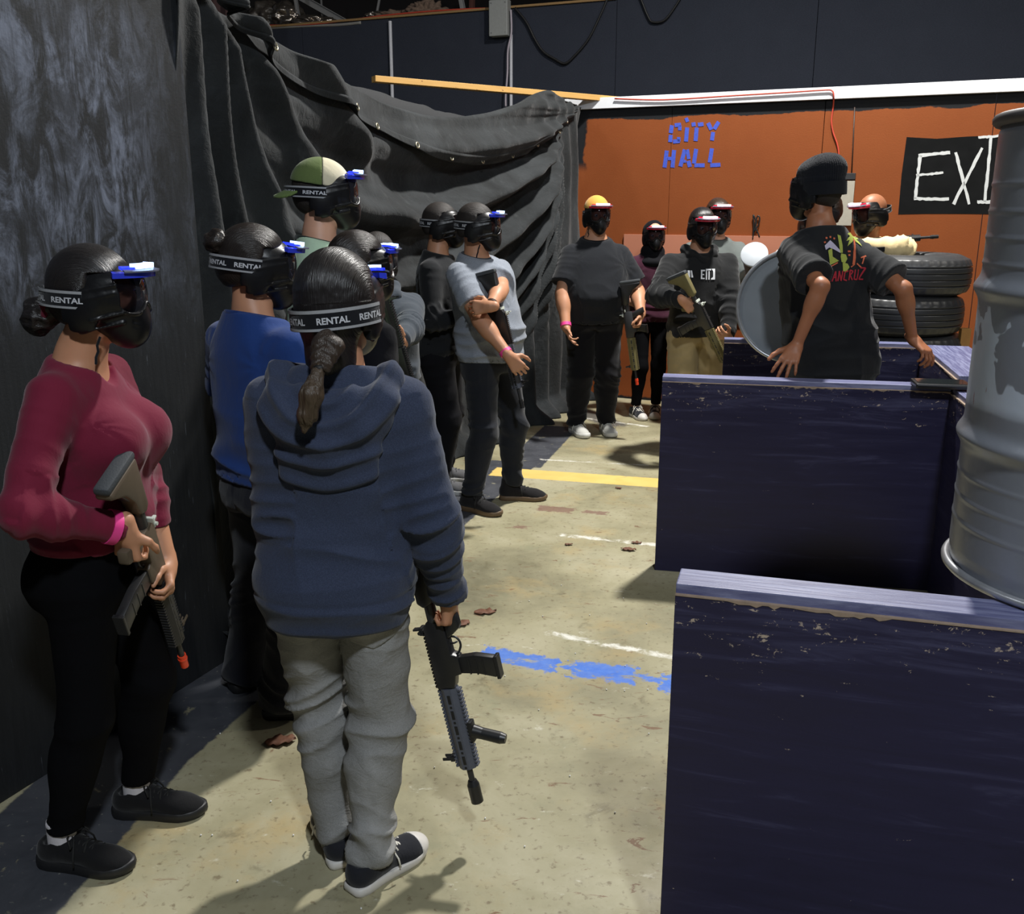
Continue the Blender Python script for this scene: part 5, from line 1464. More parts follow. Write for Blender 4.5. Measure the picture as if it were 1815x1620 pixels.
    def hair(s, mat, thick=0.014, style='short', back=-0.06, front=0.045, side=0.0, label=None, seed=0, amp=0.005):
        def fn(P):
            d = ell(P, (0, -0.018, 0.030), (0.076+thick, 0.098+thick, 0.092+thick))
            d = smin(d, ell(P, (0, -0.055, -0.02), (0.066+thick*0.6, 0.055+thick, 0.06)), 0.03)
            if style == 'long': d = smin(d, cap(P, (0, -0.060, -0.02), (0, -0.070, -0.125), 0.066, 0.060), 0.03)
            # hairline
            fr = P[:, 1]-front*0.6-0.10*np.clip(P[:, 2]-0.02, -0.2, 0.3)*1.6
            d = smax(d, np.where(P[:, 2] > 0.065, fr-0.045, P[:, 1]-0.010-side), 0.012)
            nape = back-P[:, 2]-0.35*np.clip(P[:, 1]+0.06, -1, 0.10)*(-1.0)
            return smax(d, nape, 0.012)
        def disp(V):
            a = ridged(vnoise(np.stack([V[:, 0]*70+seed, V[:, 1]*9, V[:, 2]*55], 1), 21))**1.5; b = vnoise(V*22+seed, 22)
            c = vnoise(np.stack([V[:, 0]*26+seed, V[:, 1]*4, V[:, 2]*20], 1), 23); return amp*(a-0.4)*0.15+amp*0.5*(c-0.5)+amp*0.25*(b-0.5)
        return s.headpart('hair', fn, mat, 0.17, h=min(0.005, s.h*0.7), disp=disp, label=label)
    def band(s, name, k, t, wd, mat, e=0.004, label=None):
        A, B = s.el[k], s.wr[k]; ax = nrm(B-A); c = A+(B-A)*t; cr = 0.041*s.arm+(0.0265-0.041)*s.arm*t
        b = MB(); M = Vector(ax).to_track_quat('Z', 'Y').to_matrix().to_4x4(); M.translation = Vector(c-s.b)
        N = 28; ri, ro = cr+e-0.002, cr+e+0.0015; b2 = b.bm; rows = []
        for i in range(N):
            a = 2*math.pi*i/N; rows.append([b2.verts.new(M @ Vector((math.cos(a)*r, math.sin(a)*r, z))) for r, z in ((ri, -wd/2), (ro, -wd/2), (ro, wd/2), (ri, wd/2))])
        for i in range(N):
            A_, B_ = rows[i], rows[(i+1) % N]
            for q in range(4):
                l = (q+1) % 4; b2.faces.new((A_[q], A_[l], B_[l], B_[q]))
        o = b.build(name, mat, s.root, smooth=False, angle=40)
        if label: o['label'] = label
        return o
    def decal(s, name, V2, F, center, right, up, scale, mat, surf=None, off=0.002, parent=None, label=None):
        """drape a flat shape onto the clothing surface"""
        surf = surf or s.top_obj; me = surf.data
        vs = np.empty(len(me.vertices)*3); me.vertices.foreach_get('co', vs); vs = vs.reshape(-1, 3)
        bv = BVHTree.FromPolygons(vs.tolist(), [tuple(p.vertices) for p in me.polygons])
        n = np.cross(right, up); out = []; miss = set(); c0 = np.array(center)-s.b
        for (x, y) in V2:
            o = Vector(c0+np.array(right)*x*scale+np.array(up)*y*scale+n*0.4); hit = bv.ray_cast(o, Vector(-n))
            if hit[0] is None: miss.add(len(out))
            out.append(hit[0]+hit[1]*off*(1 if hit[1].dot(Vector(n)) > 0 else -1) if hit[0] is not None else o-Vector(n)*0.4)
        F = [f for f in F if not any(i in miss for i in f) and max((out[f[0]]-out[i]).length for i in f) < 0.05]
        m = bpy.data.meshes.new(name); m.from_pydata([v[:] for v in out], [], F); m.shade_smooth(); ob = link(name, m, mat, parent or surf)
        if label: ob['label'] = label
        return ob
def ell2(P, c, ax, L, r):
    q = P-c; t = q@ax; w = np.linalg.norm(q-t[:, None]*ax, axis=1); k0 = np.sqrt((t/L)**2+(w/r)**2); k1 = np.sqrt((t/L**2)**2+(w/r**2)**2)+1e-9
    return k0*(k0-1)/k1
def poly2d(polys, cut=0.02):
    """triangulated, subdivided 2D polygons -> verts, faces"""
    V, F = [], []
    for poly in polys:
        bm = bmesh.new(); bm.faces.new([bm.verts.new((x, y, 0)) for x, y in poly]); bmesh.ops.triangulate(bm, faces=bm.faces)
        for _ in range(3):
            es = [e for e in bm.edges if e.calc_length() > cut]
            if not es: break
            bmesh.ops.subdivide_edges(bm, edges=es, cuts=1); bmesh.ops.triangulate(bm, faces=bm.faces)
        bm.verts.index_update(); o = len(V); V += [(v.co.x, v.co.y) for v in bm.verts]; F += [[o+v.index for v in f.verts] for f in bm.faces]; bm.free()
    return V, F
# ------------------------------------------------------------------ toy rifles (local: x to the muzzle, z up, grip near the origin)
gun_black = plain('black_rifle_polymer', (0.014, 0.014, 0.015), 0.38, scale=120)
gun_dark = plain('dark_gunmetal', (0.03, 0.03, 0.032), 0.42, 0.2, scale=120)
gun_grey = plain('slate_grey_rail', srgb(92, 96, 108), 0.45, 0.2, scale=120)
gun_olive = plain('olive_tan_polymer', srgb(110, 102, 66), 0.5, scale=120)
gun_brown = plain('brown_tan_polymer', srgb(92, 80, 66), 0.5, scale=120)
tip_orange = plain('orange_muzzle_tip', srgb(235, 72, 38), 0.4); tip_white = plain('pale_fitting', srgb(190, 196, 186), 0.5)
pad_rub = plain('grey_rubber_pad', srgb(58, 62, 66), 0.7, bump=0.4, scale=200)
def rifle(P_butt, P_muzzle, up, label, stock=gun_black, recv=gun_black, rail=gun_black, magm=gun_black, tip=gun_black, foregrip=False, wide_tip=False, mag_len=0.15, fittings=False, anchor='butt', gs=1.0):
    """P_butt, P_muzzle: two points of the gun axis in the place; up: direction of the sights"""
    B_ = np.array(P_butt, float); M_ = np.array(P_muzzle, float); x = nrm(M_-B_); z = nrm(np.array(up, float)-x*np.dot(up, x)); y = np.cross(z, x)
    o3 = B_+x*0.225 if anchor == 'butt' else M_-x*0.545
    root = empty('toy_rifle', o3, label, 'rifle')
    root.matrix_world = Matrix(((x[0], y[0], z[0], o3[0]), (x[1], y[1], z[1], o3[1]), (x[2], y[2], z[2], o3[2]), (0, 0, 0, 1)))
    def pr(poly, w, bev=0.004):
        b = MB(); bm = b.bm
        a = [bm.verts.new((px_, -w/2, pz)) for px_, pz in poly]; c = [bm.verts.new((px_, w/2, pz)) for px_, pz in poly]
        n = len(poly); fs = [bm.faces.new(a), bm.faces.new(c[::-1])]
        for i in range(n): j = (i+1) % n; fs.append(bm.faces.new((a[j], a[i], c[i], c[j])))
        bmesh.ops.recalc_face_normals(bm, faces=bm.faces)
        bmesh.ops.bevel(bm, geom=list(bm.edges), offset=bev, segments=2, affect='EDGES', profile=0.5)
        return b
    MB().cyl((-0.17, 0, 0.002), (0.0, 0, 0.002), 0.0155, seg=20).build('buffer_tube', gun_dark, root, angle=40)
    st = pr([(-0.205, 0.030), (-0.06, 0.030), (-0.045, 0.012), (-0.06, -0.018), (-0.105, -0.024), (-0.150, -0.052), (-0.188, -0.112), (-0.205, -0.112)], 0.042, 0.007).build('stock', stock, root, angle=40)
    pr([(-0.225, 0.033), (-0.203, 0.033), (-0.203, -0.116), (-0.225, -0.116)], 0.040, 0.008).build('butt_pad', pad_rub, st, angle=40)
    pr([(-0.175, -0.058), (-0.125, -0.030), (-0.118, -0.036), (-0.165, -0.068)], 0.024, 0.003).build('stock_strut', gun_dark, st, angle=40)
    rc = pr([(-0.005, 0.018), (0.015, 0.030), (0.19, 0.030), (0.19, -0.020), (0.155, -0.030), (0.150, -0.050), (0.100, -0.050), (0.092, -0.032), (0.0, -0.030)], 0.034, 0.003).build('receiver', recv, root, angle=40)
    b = MB()
    for i in range(17): b.box((0.022+i*0.0102, 0, 0.0335), (0.0058, 0.021, 0.008))
    b.box((0.105, 0, 0.0305), (0.17, 0.015, 0.004)); b.build('top_rail', recv, rc)
    b = MB(); b.box((0.085, -0.0175, 0.008), (0.05, 0.003, 0.016), bevel=0.001); b.box((0.11, 0.018, -0.012), (0.012, 0.005, 0.012), bevel=0.001); b.cyl((0.03, 0.017, -0.008), (0.03, 0.021, -0.008), 0.006); b.bm.free()
    pr([(a, -0.028+(b+0.028)*gs) for a, b in ((0.012, -0.028), (0.050, -0.028), (0.035, -0.075), (0.018, -0.118), (-0.022, -0.112), (-0.008, -0.070))], 0.030, 0.007).build('pistol_grip', stock if stock in (gun_olive, gun_brown) else recv, root, angle=40)
    MB().tube(smooth_path([(0.045, 0, -0.030), (0.050, 0, -0.052), (0.070, 0, -0.060), (0.092, 0, -0.050), (0.098, 0, -0.040)], 4), 0.0032, 8).tube([(0.064, 0, -0.03), (0.066, 0, -0.042), (0.062, 0, -0.052)], 0.0028, 6).build('trigger_guard', gun_dark, root, smooth=True)
    ml = mag_len
    mg = pr([(0.103, -0.045), (0.150, -0.045), (0.154, -0.045-ml*0.5), (0.168, -0.045-ml), (0.112, -0.055-ml), (0.100, -0.045-ml*0.5)], 0.024, 0.003).build('magazine', magm, root, angle=40)
    b = MB()
    for q in (0.3, 0.5, 0.7): b.box((0.128+q*0.012, 0, -0.045-ml*q), (0.044, 0.027, 0.004), bevel=0.001)
    b.box((0.14, 0, -0.052-ml), (0.064, 0.030, 0.010), bevel=0.002)
    b.build('magazine_ribs', gun_black, mg)
    # handguard with side slots and rails
    b = MB(); R8 = [(0.026*math.cos(math.pi/8+i*math.pi/4), 0.026*math.sin(math.pi/8+i*math.pi/4)) for i in range(8)]
    b.prism(R8, lambda y_, z_: (0.192, y_*0.80, z_+0.003), lambda y_, z_: (0.435, y_*0.80, z_+0.003))
    hg = b.build('handguard', rail, root, angle=30)
    b = MB()
    for i in range(22):
        xx = 0.200+i*0.0108
        b.box((xx, 0, 0.0315), (0.0062, 0.021, 0.008), bevel=0.001)
    b.box((0.313, 0, 0.029), (0.235, 0.014, 0.006)); b.build('rail_teeth', rail, hg)
    b = MB(); b.box((0.313, 0, -0.023), (0.235, 0.014, 0.006))
    for i in range(22): b.box((0.200+i*0.0108, 0, -0.0255), (0.0062, 0.021, 0.008), bevel=0.001)
    b.build('rail_teeth', rail, hg)
    b = MB()
    for sgy in (-1, 1):
        for i in range(5):
            xx = 0.222+i*0.046; b.box((xx, sgy*0.0188, 0.003), (0.026, 0.003, 0.009), bevel=0.0012); b.box((xx+0.0225, sgy*0.0188, 0.003), (0.006, 0.003, 0.006))
    b.build('rail_slots', gun_black, hg)
    MB().cyl((0.43, 0, 0.003), (0.515, 0, 0.003), 0.0085).build('barrel', gun_dark, root, angle=40)
    if wide_tip: MB().cyl((0.478, 0, 0.003), (0.492, 0, 0.003), 0.012, 0.0175).cyl((0.492, 0, 0.003), (0.545, 0, 0.003), 0.0175).build('muzzle_tip', tip, root, angle=40)
    else: MB().cyl((0.500, 0, 0.003), (0.548, 0, 0.003), 0.012, 0.0115).cyl((0.512, 0, 0.003), (0.518, 0, 0.003), 0.0135).build('muzzle_tip', tip, root, angle=40)
    fit = tip_white if fittings else gun_black
    b = MB(); b.box((0.405, 0, 0.041), (0.016, 0.024, 0.012), bevel=0.002); b.box((0.405, -0.010, 0.058), (0.008, 0.004, 0.024), bevel=0.001); b.box((0.405, 0.010, 0.058), (0.008, 0.004, 0.024), bevel=0.001); b.cyl((0.405, 0, 0.045), (0.405, 0, 0.062), 0.0025); b.build('front_sight', gun_black if not fittings else recv, root)
    b = MB(); b.box((0.022, 0, 0.040), (0.022, 0.026, 0.010), bevel=0.002); b.box((0.018, 0, 0.054), (0.006, 0.016, 0.022), bevel=0.002); b.cyl((0.024, -0.018, 0.043), (0.024, 0.018, 0.043), 0.005); b.build('rear_sight', fit, root)
    if fittings: MB().box((-0.010, 0, 0.020), (0.016, 0.050, 0.008), bevel=0.002).build('charging_handle', fit, root)
    if foregrip:
        b = MB(); b.box((0.325, 0, -0.033), (0.058, 0.028, 0.014), bevel=0.004)
        b.cyl((0.328, 0, -0.036), (0.336, 0, -0.060), 0.0185, 0.0160, 24); b.cyl((0.336, 0, -0.060), (0.352, 0, -0.110), 0.0160, 0.0165, 24); b.cyl((0.352, 0, -0.110), (0.356, 0, -0.124), 0.0165, 0.0125, 24)
        b.build('foregrip', gun_black, root, angle=40)
    def at(px_, pz, py_=0.0): return o3+x*px_+z*pz+y*py_
    root_info = dict(root=root, at=at, x=x, y=y, z=z)
    return root_info
# ------------------------------------------------------------------ who stands where
import time
_T0 = time.time()
def log(*a): print('[people]', round(time.time()-_T0, 1), *a)
pink = plain('pink_paper_wristband', srgb(240, 70, 150), 0.5); black_fab = fabric('black_fabric', (0.006, 0.006, 0.008), 0.9, sheen=0.02)
black_leg = fabric('black_leggings', (0.0035, 0.0035, 0.0045), 0.9, 600, 0.15, spec=0.08, sheen=0.0); white_sock = fabric('white_sock', srgb(200, 196, 200), 0.9, 300)
dark_hair = hair_mat('black_hair', (0.012, 0.010, 0.010)); brown_hair = hair_mat('brown_hair', (0.035, 0.021, 0.014))
dk_brown_hair = hair_mat('dark_brown_hair', (0.014, 0.010, 0.008)); short_hair = hair_mat('short_dark_hair', (0.016, 0.012, 0.010), along=(90, 90, 90), rough=0.6)

# --- woman in the maroon top, front left, facing right
g1 = rifle(aty(214, 812, 2.20), aty(322, 1165, 2.50), (0.10, 0.97, 0.20), 'tan toy rifle with orange tip held by the woman in maroon', stock=gun_brown, recv=gun_brown, rail=gun_dark, tip=tip_orange, fittings=True, magm=gun_black)
FEM1 = [(0.44, .140, .110, -.015), (0.49, .182, .140, -.026), (0.53, .180, .138, -.020), (0.58, .160, .126, -.002), (0.635, .142, .118, .004), (0.69, .150, .122, .004), (0.745, .158, .120, -.004), (0.79, .152, .100, -.014), (0.818, .118, .078, -.016), (0.842, .070, .060, -.014), (0.87, .050, .052, -.006)]
p = Person((-1.085, 2.36), 1.63, -2, 'person in a maroon long-sleeved top and black leggings holding a tan rifle at far left', 'tan', fem=True, sections=FEM1, lean=(0.02, 0.0), head_yaw=-2, head_pitch=3, head_off=(0, 0.03), shz=0.797, sw=0.160, h=0.0055, arm=1.10, leg=1.03,
           hands={'R': dict(at=g1['at'](0.022, -0.048), dir=g1['x']*0.75-g1['z']*0.25+np.array([0.0, 0.05, -0.3]), palm=np.array([0.25, 1, -0.1]), curl=0.85, gap=0.034, pole=(-0.35, -0.8, -0.7), thumb=0.7),
                  'L': dict(at=g1['at'](0.215, -0.020), dir=np.array([0.25, -0.55, -0.6]), palm=np.array([-0.9, -0.2, 0.2]), curl=0.6, gap=0.036, pole=(-0.2, 0.9, -0.5))},
           feet={'R': (-1.215, 2.245, -8), 'L': (-1.10, 2.47, 0)})
p.build_body(); log('p1 body')
maroon = fabric('maroon_jersey', srgb(112, 28, 52), 0.8, 700, 0.12)
p.top('long_sleeve_top', maroon, ease=0.008, sleeve='long', hem=0.555, neck=0.074, neckz=0.0, sl=0.007, v=0.02, amp=0.0055, bust=1.04, seed=1, belly=[(0.60, 0.006, 0.014, 0.008)])
p.pants('leggings', black_leg, (0.006, 0.006, 0.006), top=0.58, end=0.115, amp=0.0028, seat=0.12, seed=1)
p.shoes('black_runner'); p.socks(white_sock)
p.hair(dark_hair, 0.015, back=-0.075, front=0.035, seed=1, amp=0.004)
p.headpart('hair_bun', lambda P: smin(ell(P, (0, -0.160, -0.060), (0.045, 0.042, 0.048)), ell(P, (0.01, -0.120, -0.045), (0.03, 0.03, 0.025)), 0.02), dark_hair, disp=lambda V: 0.012*(ridged(vnoise(V*42, 3))-0.4))
sc_m = fabric('maroon_scrunchie', (0.09, 0.006, 0.018), 0.9)
p.headpart('scrunchie', lambda P: np.abs(np.linalg.norm(np.stack([P[:, 0], P[:, 2]+0.040], 1), axis=1)-0.026)-0.0 + np.abs(P[:, 1]+0.128)*0.9-0.020, sc_m, disp=lambda V: 0.008*(vnoise(V*75, 5)-0.4))
p.mask('blue', strap_scale=(1.10, 1.10, 1.0), strap_z=-0.004, chin=True)
p.band('wristband', 'R', 0.86, 0.022, pink, 0.012)
log('p1')

# --- blue tee, bun, behind
BIG = [(0.44, .140, .110, -.012), (0.50, .175, .130, -.012), (0.54, .175, .130, 0.0), (0.60, .172, .132, .012), (0.66, .172, .130, .012), (0.72, .178, .126, .008), (0.765, .178, .120, .004), (0.80, .146, .100, -.004), (0.822, .110, .080, -.010), (0.842, .085, .066, -.012), (0.87, .060, .060, -.006)]
p = Person((-0.79, 3.04), 1.665, 48, 'person in a plain blue T-shirt with a hair bun standing behind the navy hoodie', 'tan', head_yaw=22, head_pitch=8, sections=BIG, h=0.007, sw=0.19, arm=1.05,
           feet={'R': (-0.80, 3.03, 5), 'L': (-0.98, 3.24, 40)}, lean=(-0.02, 0.0),
           hands={'R': dict(wrist=(-0.60, 3.19, 0.96), pole=(0.4, -0.5, -0.8), dir=(0.2, 0.8, 0), curl=0.5), 'L': dict(wrist=(-0.74, 3.30, 0.98), pole=(-0.5, 0.5, -0.8), dir=(0.4, 0.6, 0), curl=0.5)})
p.build_body(h=0.007)
p.top('t_shirt', fabric('royal_blue_cotton', srgb(30, 58, 116), 0.85, 600, 0.12), ease=0.020, hem=0.53, sl=0.018, drop=0.012, amp=0.007, seed=2, neck=0.071, collar=(fabric('royal_blue_rib', srgb(28, 52, 108), 0.9, 250), 0.020), flare=0.008, slen=0.72)
p.pants('jeans', fabric('black_denim', (0.010, 0.011, 0.017), 0.85, 400, 0.3), (0.022, 0.030, 0.032), amp=0.011, seed=2, flare=0.006)
p.shoes('black_runner')
p.hair(dk_brown_hair, 0.014, back=-0.07, front=0.03, seed=3, amp=0.006)
p.headpart('hair_bun', lambda P: ell(P, (0, -0.128, 0.062), (0.036, 0.034, 0.034)), dk_brown_hair, disp=lambda V: 0.016*(ridged(vnoise(V*48, 3))-0.4))
p.mask('blue', strap_scale=(1.09, 1.09, 1.0))
log('p2')

# --- navy hoodie, braid, grey jeans, back to the camera
hoodie_navy = fabric('navy_sweatshirt', srgb(50, 57, 76), 0.92, 420, 0.14, heather=0.35)
g3 = rifle(aty(695, 800, 2.38), aty(848, 1420, 2.34), (-0.95, 0.28, -0.10), 'grey-railed toy rifle hanging muzzle down beside the grey jeans', rail=gun_grey, foregrip=True, wide_tip=True, mag_len=0.10, anchor='muzzle', gs=0.5)
WOM = [(0.44, .130, .100, -.012), (0.50, .172, .125, -.020), (0.54, .168, .118, -.014), (0.60, .145, .100, .0), (0.66, .144, .102, .002), (0.72, .156, .110, .004), (0.765, .160, .108, .0), (0.80, .156, .094, -.010), (0.822, .120, .074, -.014), (0.842, .075, .060, -.012), (0.87, .052, .052, -.006)]
p = Person((-0.44, 2.27), 1.62, 90, 'person in a navy hoodie and grey jeans seen from behind with a short braid', 'tan', fem=True, sections=WOM, head_yaw=72, head_pitch=2, head_roll=4, sw=0.172, h=0.0055, lean=(0.025, 0.0), twist=-3, arm=1.05, headscale=1.05, al=1.07,
           hands={'R': dict(at=g3['at'](-0.015, -0.030), dir=(0.05, 0.10, -1), palm=(-0.8, 0.4, 0), curl=0.8, gap=0.022, pole=(0.15, -1, 0)),
                  'L': dict(wrist=(-0.48, 2.50, 0.98), pole=(-0.15, -0.6, -0.8), dir=(0.8, 0.4, 0), curl=0.5)},
           feet={'R': (-0.375, 2.175, 50), 'L': (-0.485, 2.285, 112)})
p.build_body(h=0.0055); log('p3 body')
hx, hy = 0, 0
def hood_pull(V, L):     # dragging folds radiating from under the hood across the back
    r = np.hypot(L[:, 0], (L[:, 2]-1.38)); back = L[:, 1] < 0
    return np.where(back, 0.003*(0.5+0.5*np.cos(r*70+L[:, 0]*9))*np.exp(-((r-0.30)/0.09)**2), 0)
ht = p.top('hoodie', hoodie_navy, ease=0.030, sleeve='long', hem=0.452, neck=0.070, sl=0.024, amp=0.0085, seed=4, flare=0.008, hemw=0.085, shirr=1.0, pull=hood_pull, belly=[(0.50, 0.006, 0.010, 0)])
Hh = p.H
def hood(P):
    L = p.local(P); c = np.array([0.0, -0.075, 0.835*Hh])
    # two rolls of cloth from the sides of the neck, meeting low on the back
    d = None
    pts = [(-0.100, 0.045, 0.822*Hh), (-0.128, -0.035, 0.830*Hh), (-0.118, -0.095, 0.806*Hh), (-0.075, -0.130, 0.775*Hh), (0.0, -0.142, 0.745*Hh)]
    for a, b in zip(pts, pts[1:]):
        for sg in (-1, 1):
            q = cap(L, (a[0]*sg, a[1], a[2]), (b[0]*sg, b[1], b[2]), 0.030, 0.032); d = q if d is None else smin(d, q, 0.03)
    d = smin(d, ell(L, (0, -0.100, 0.775*Hh), (0.150, 0.052, 0.085)), 0.04)
    d = smin(d, ell(L, (0, -0.112, 0.715*Hh), (0.120, 0.040, 0.075)), 0.04)
    hol = ell(L, (0, -0.055, 0.870*Hh), (0.098, 0.100, 0.085)); d = smax(d, -hol, 0.02)
    return d
def hood_disp(V):
    L = p.local(V); x = L[:, 0]; z = L[:, 2]-0.86*Hh
    r = np.sqrt((x*0.85)**2+z**2)+0.10*np.abs(x); w = vnoise(L*6, 4)*0.8
    f = (0.5+0.5*np.cos(2*np.pi*(r/0.052+w)))**2
    b = np.clip(-L[:, 1]/0.06, 0, 1)
    return b*(f-0.35)*0.011+0.005*(ridged(vnoise(L*14, 6))-0.5)
p.part('hood', hood, hoodie_navy, hood_disp, h=0.005, lo=np.array([-9, -9, 1.05]), hi=np.array([9, 9, 1.55]), parent=ht)
# seam above the waistband
b = MB(); N = 80; pts = []
jn = NT('washed_grey_denim'); v = jn.mapping(); n1 = jn.noise(v, 5, 4); n2 = jn.noise(v, 420, 2); n3 = jn.noise(jn.mapping((1, 1, 0.35)), 9, 4)
c = jn.mix(n2, srgb(104, 104, 102), srgb(160, 160, 158)); c = jn.mix(jn.math('MULTIPLY', jn.step(n3, 0.45, 0.7), 0.5), c, srgb(168, 168, 168)); jn.color(c); jn.set(Roughness=0.9); jn.bsdf.inputs['Specular IOR Level'].default_value = 0.15
bb = jn.bump(n2, 0.3, 0.001); jn.bump(jn.noise(jn.mapping((1, 1, 1.6)), 24, 4, 0.65, 0.8), 0.35, 0.012, bb)
grey_denim = jn.m
jp = p.pants('jeans', grey_denim, (0.016, 0.020, 0.012), amp=0.014, seed=5, end=0.075, stack=1.3, seat=0.12)
def pocket(cx_, tilt):
    def fn(P):
        L = p.local(P); u = L[:, 0]-cx_; w = L[:, 2]-0.455*p.H
        u2 = u*math.cos(tilt)-w*math.sin(tilt); w2 = u*math.sin(tilt)+w*math.cos(tilt)
        hw = 0.062-0.10*np.clip(-w2-0.02, 0, 1)
        d = np.maximum(np.abs(u2)-hw, np.abs(w2)-0.065-0.0*w2)
        d = np.maximum(d, -(w2+0.065-np.abs(u2)*0.45+0.0)-0.0)
        return np.maximum(np.maximum(d, L[:, 1]), np.maximum(p.pantsfn(P)-0.0065, -(p.pantsfn(P)+0.006)))
    return fn
for cx_, tl_ in ((-0.088, 0.08), (0.092, -0.12)):
    p.part('back_pocket', pocket(cx_, tl_), grey_denim, h=0.004, lo=np.array([-9, -9, 0.62]), hi=np.array([9, 9, 0.85]), parent=jp)
p.shoes('canvas')
br_h = hair_mat('dark_braided_hair', (0.010, 0.008, 0.0075), along=(55, 55, 6))
p.hair(br_h, 0.020, style='long', back=-0.16, front=0.035, seed=7, amp=0.005)
hw = lambda q: ((np.array(q)-p.hc)@p.HF)/p.hs
q0 = hw(aty(582, 598, 2.135)); q1 = hw(aty(566, 652, 2.085)); q2 = hw(aty(552, 700, 2.055)); q3 = hw(aty(540, 762, 2.050))
def braid(P):
    d = None
    for i in range(6):
        c0 = q0+(q1-q0)*(i+0.3)/6; s_ = 0.027-0.0022*i
        for sg in (-1, 1):
            c_ = c0+np.array([sg*0.017*(1-i*0.09), -0.004*((i+(sg > 0)) % 2), -(0.006 if sg > 0 else 0)])
            q = ell((P-c_)@rotY(sg*0.7), (0, 0, 0), (s_*1.15, s_*0.8, s_*0.55)); d = q if d is None else smin(d, q, 0.004)
    return smin(d, cap(P, (0, -0.10, -0.06), q0, 0.030, 0.012), 0.008)
def rotY(a): c_, s_ = math.cos(a), math.sin(a); return np.array([[c_, 0, s_], [0, 1, 0], [-s_, 0, c_]])
lo_, hi_ = (-0.20, -0.36, -0.42), (0.08, -0.06, 0.0)
bo = p.headpart('braid', braid, hair_mat('brown_braid', (0.034, 0.023, 0.016)), 0.22, h=0.003, disp=lambda V: 0.0008*(ridged(vnoise(V*160, 3))-0.4), lo=lo_, hi=hi_)
p.headpart('hair_tie', lambda P: ell(P, q1, (0.015, 0.015, 0.010)), plain('black_hair_elastic', (0.006, 0.006, 0.006), 0.6), 0.22, h=0.003, lo=lo_, hi=hi_)
def tail(P):
    return smin(smin(cap(P, q1, q2, 0.011, 0.024), cap(P, q2, q2+(q3-q2)*0.6, 0.024, 0.020), 0.01), cap(P, q2+(q3-q2)*0.6, q3, 0.020, 0.007), 0.01)
p.headpart('ponytail_end', tail, hair_mat('brown_hair_tips', (0.060, 0.041, 0.026)), 0.22, h=0.003, disp=lambda V: 0.006*(ridged(vnoise(V*np.array([150, 150, 12]), 3))-0.5), lo=lo_, hi=hi_)
p.mask('blue', strap_scale=(1.16, 1.20, 1.08), strap_z=-0.022, mask_push=0.008, strap_tilt=0.05)
log('p3')

# --- tall one with the backwards cap
p = Person((-0.76, 3.92), 1.90, 25, 'tall person in a pale green T-shirt and backwards cream and olive cap', 'pale', head_yaw=12, head_pitch=3, h=0.008, sections=BIG, hands={}, feet={})
p.build_body()
p.top('t_shirt', fabric('pale_green_cotton', srgb(186, 212, 184), 0.9, 500, 0.08), ease=0.018, hem=0.48, sl=0.014, amp=0.006, seed=8, neck=0.072, collar=(fabric('dark_green_rib', srgb(44, 52, 48), 0.9, 250), 0.022))
p.pants('trousers', black_fab, (0.018, 0.02, 0.02), seed=3); p.shoes('black_runner')
p.hair(short_hair, 0.006, back=-0.08, front=0.03, amp=0.002)
def cap_sdf(P):
    d = ell(P, (0, -0.016, 0.035), (0.092, 0.112, 0.098)); d = smax(d, -(P[:, 2]-0.030+0.12*(P[:, 1]+0.02)), 0.004); return smax(d, -ell(P, (0, -0.016, 0.030), (0.084, 0.104, 0.090)), 0.003)
cream = fabric('cream_cap_cloth', srgb(214, 206, 178), 0.9, 300, 0.06); olive = fabric('olive_cap_mesh', srgb(96, 112, 66), 0.9, 200)
co = p.headpart('cap', lambda P: np.maximum(cap_sdf(P), -(P[:, 1]+0.010)), cream, 0.16, h=0.004)
co2 = p.headpart('cap_back_panel', lambda P: np.maximum(cap_sdf(P)-0.001, (P[:, 1]+0.012)), olive, 0.16, h=0.004)
def brim(P):
    q = P-np.array([0, -0.115, 0.020]); e = np.sqrt((q[:, 0]/0.078)**2+(np.minimum(q[:, 1], 0.0)/0.075)**2)
    zz = q[:, 2]-0.0-0.55*q[:, 1]+4.5*q[:, 0]**2
    return np.maximum(np.maximum((e-1)*0.06, np.abs(zz)*0.8-0.004), q[:, 1]-0.02)
p.headpart('cap_brim', brim, fabric('green_brim_cloth', srgb(104, 124, 72), 0.9, 300), 0.22, h=0.004, lo=(-0.1, -0.22, -0.08), hi=(0.1, -0.05, 0.08))
p.mask('blue', strap_scale=(1.10, 1.12, 0.9), strap_z=0.0)
log('p4')

# --- hidden between the blue tee and the tall one
p = Person((-0.57, 3.54), 1.63, 40, 'mostly hidden person whose dark hair and blue light show above the navy hoodie wearer', 'tan', head_yaw=30, h=0.012, feet={'R': (-0.66, 3.44, 88), 'L': (-0.70, 3.66, 95)})
p.build_body(); p.top('t_shirt', black_fab, seed=9); p.pants('trousers', black_fab, seed=9); p.shoes('black_runner')
p.hair(dk_brown_hair, 0.016, seed=9); p.mask('blue')

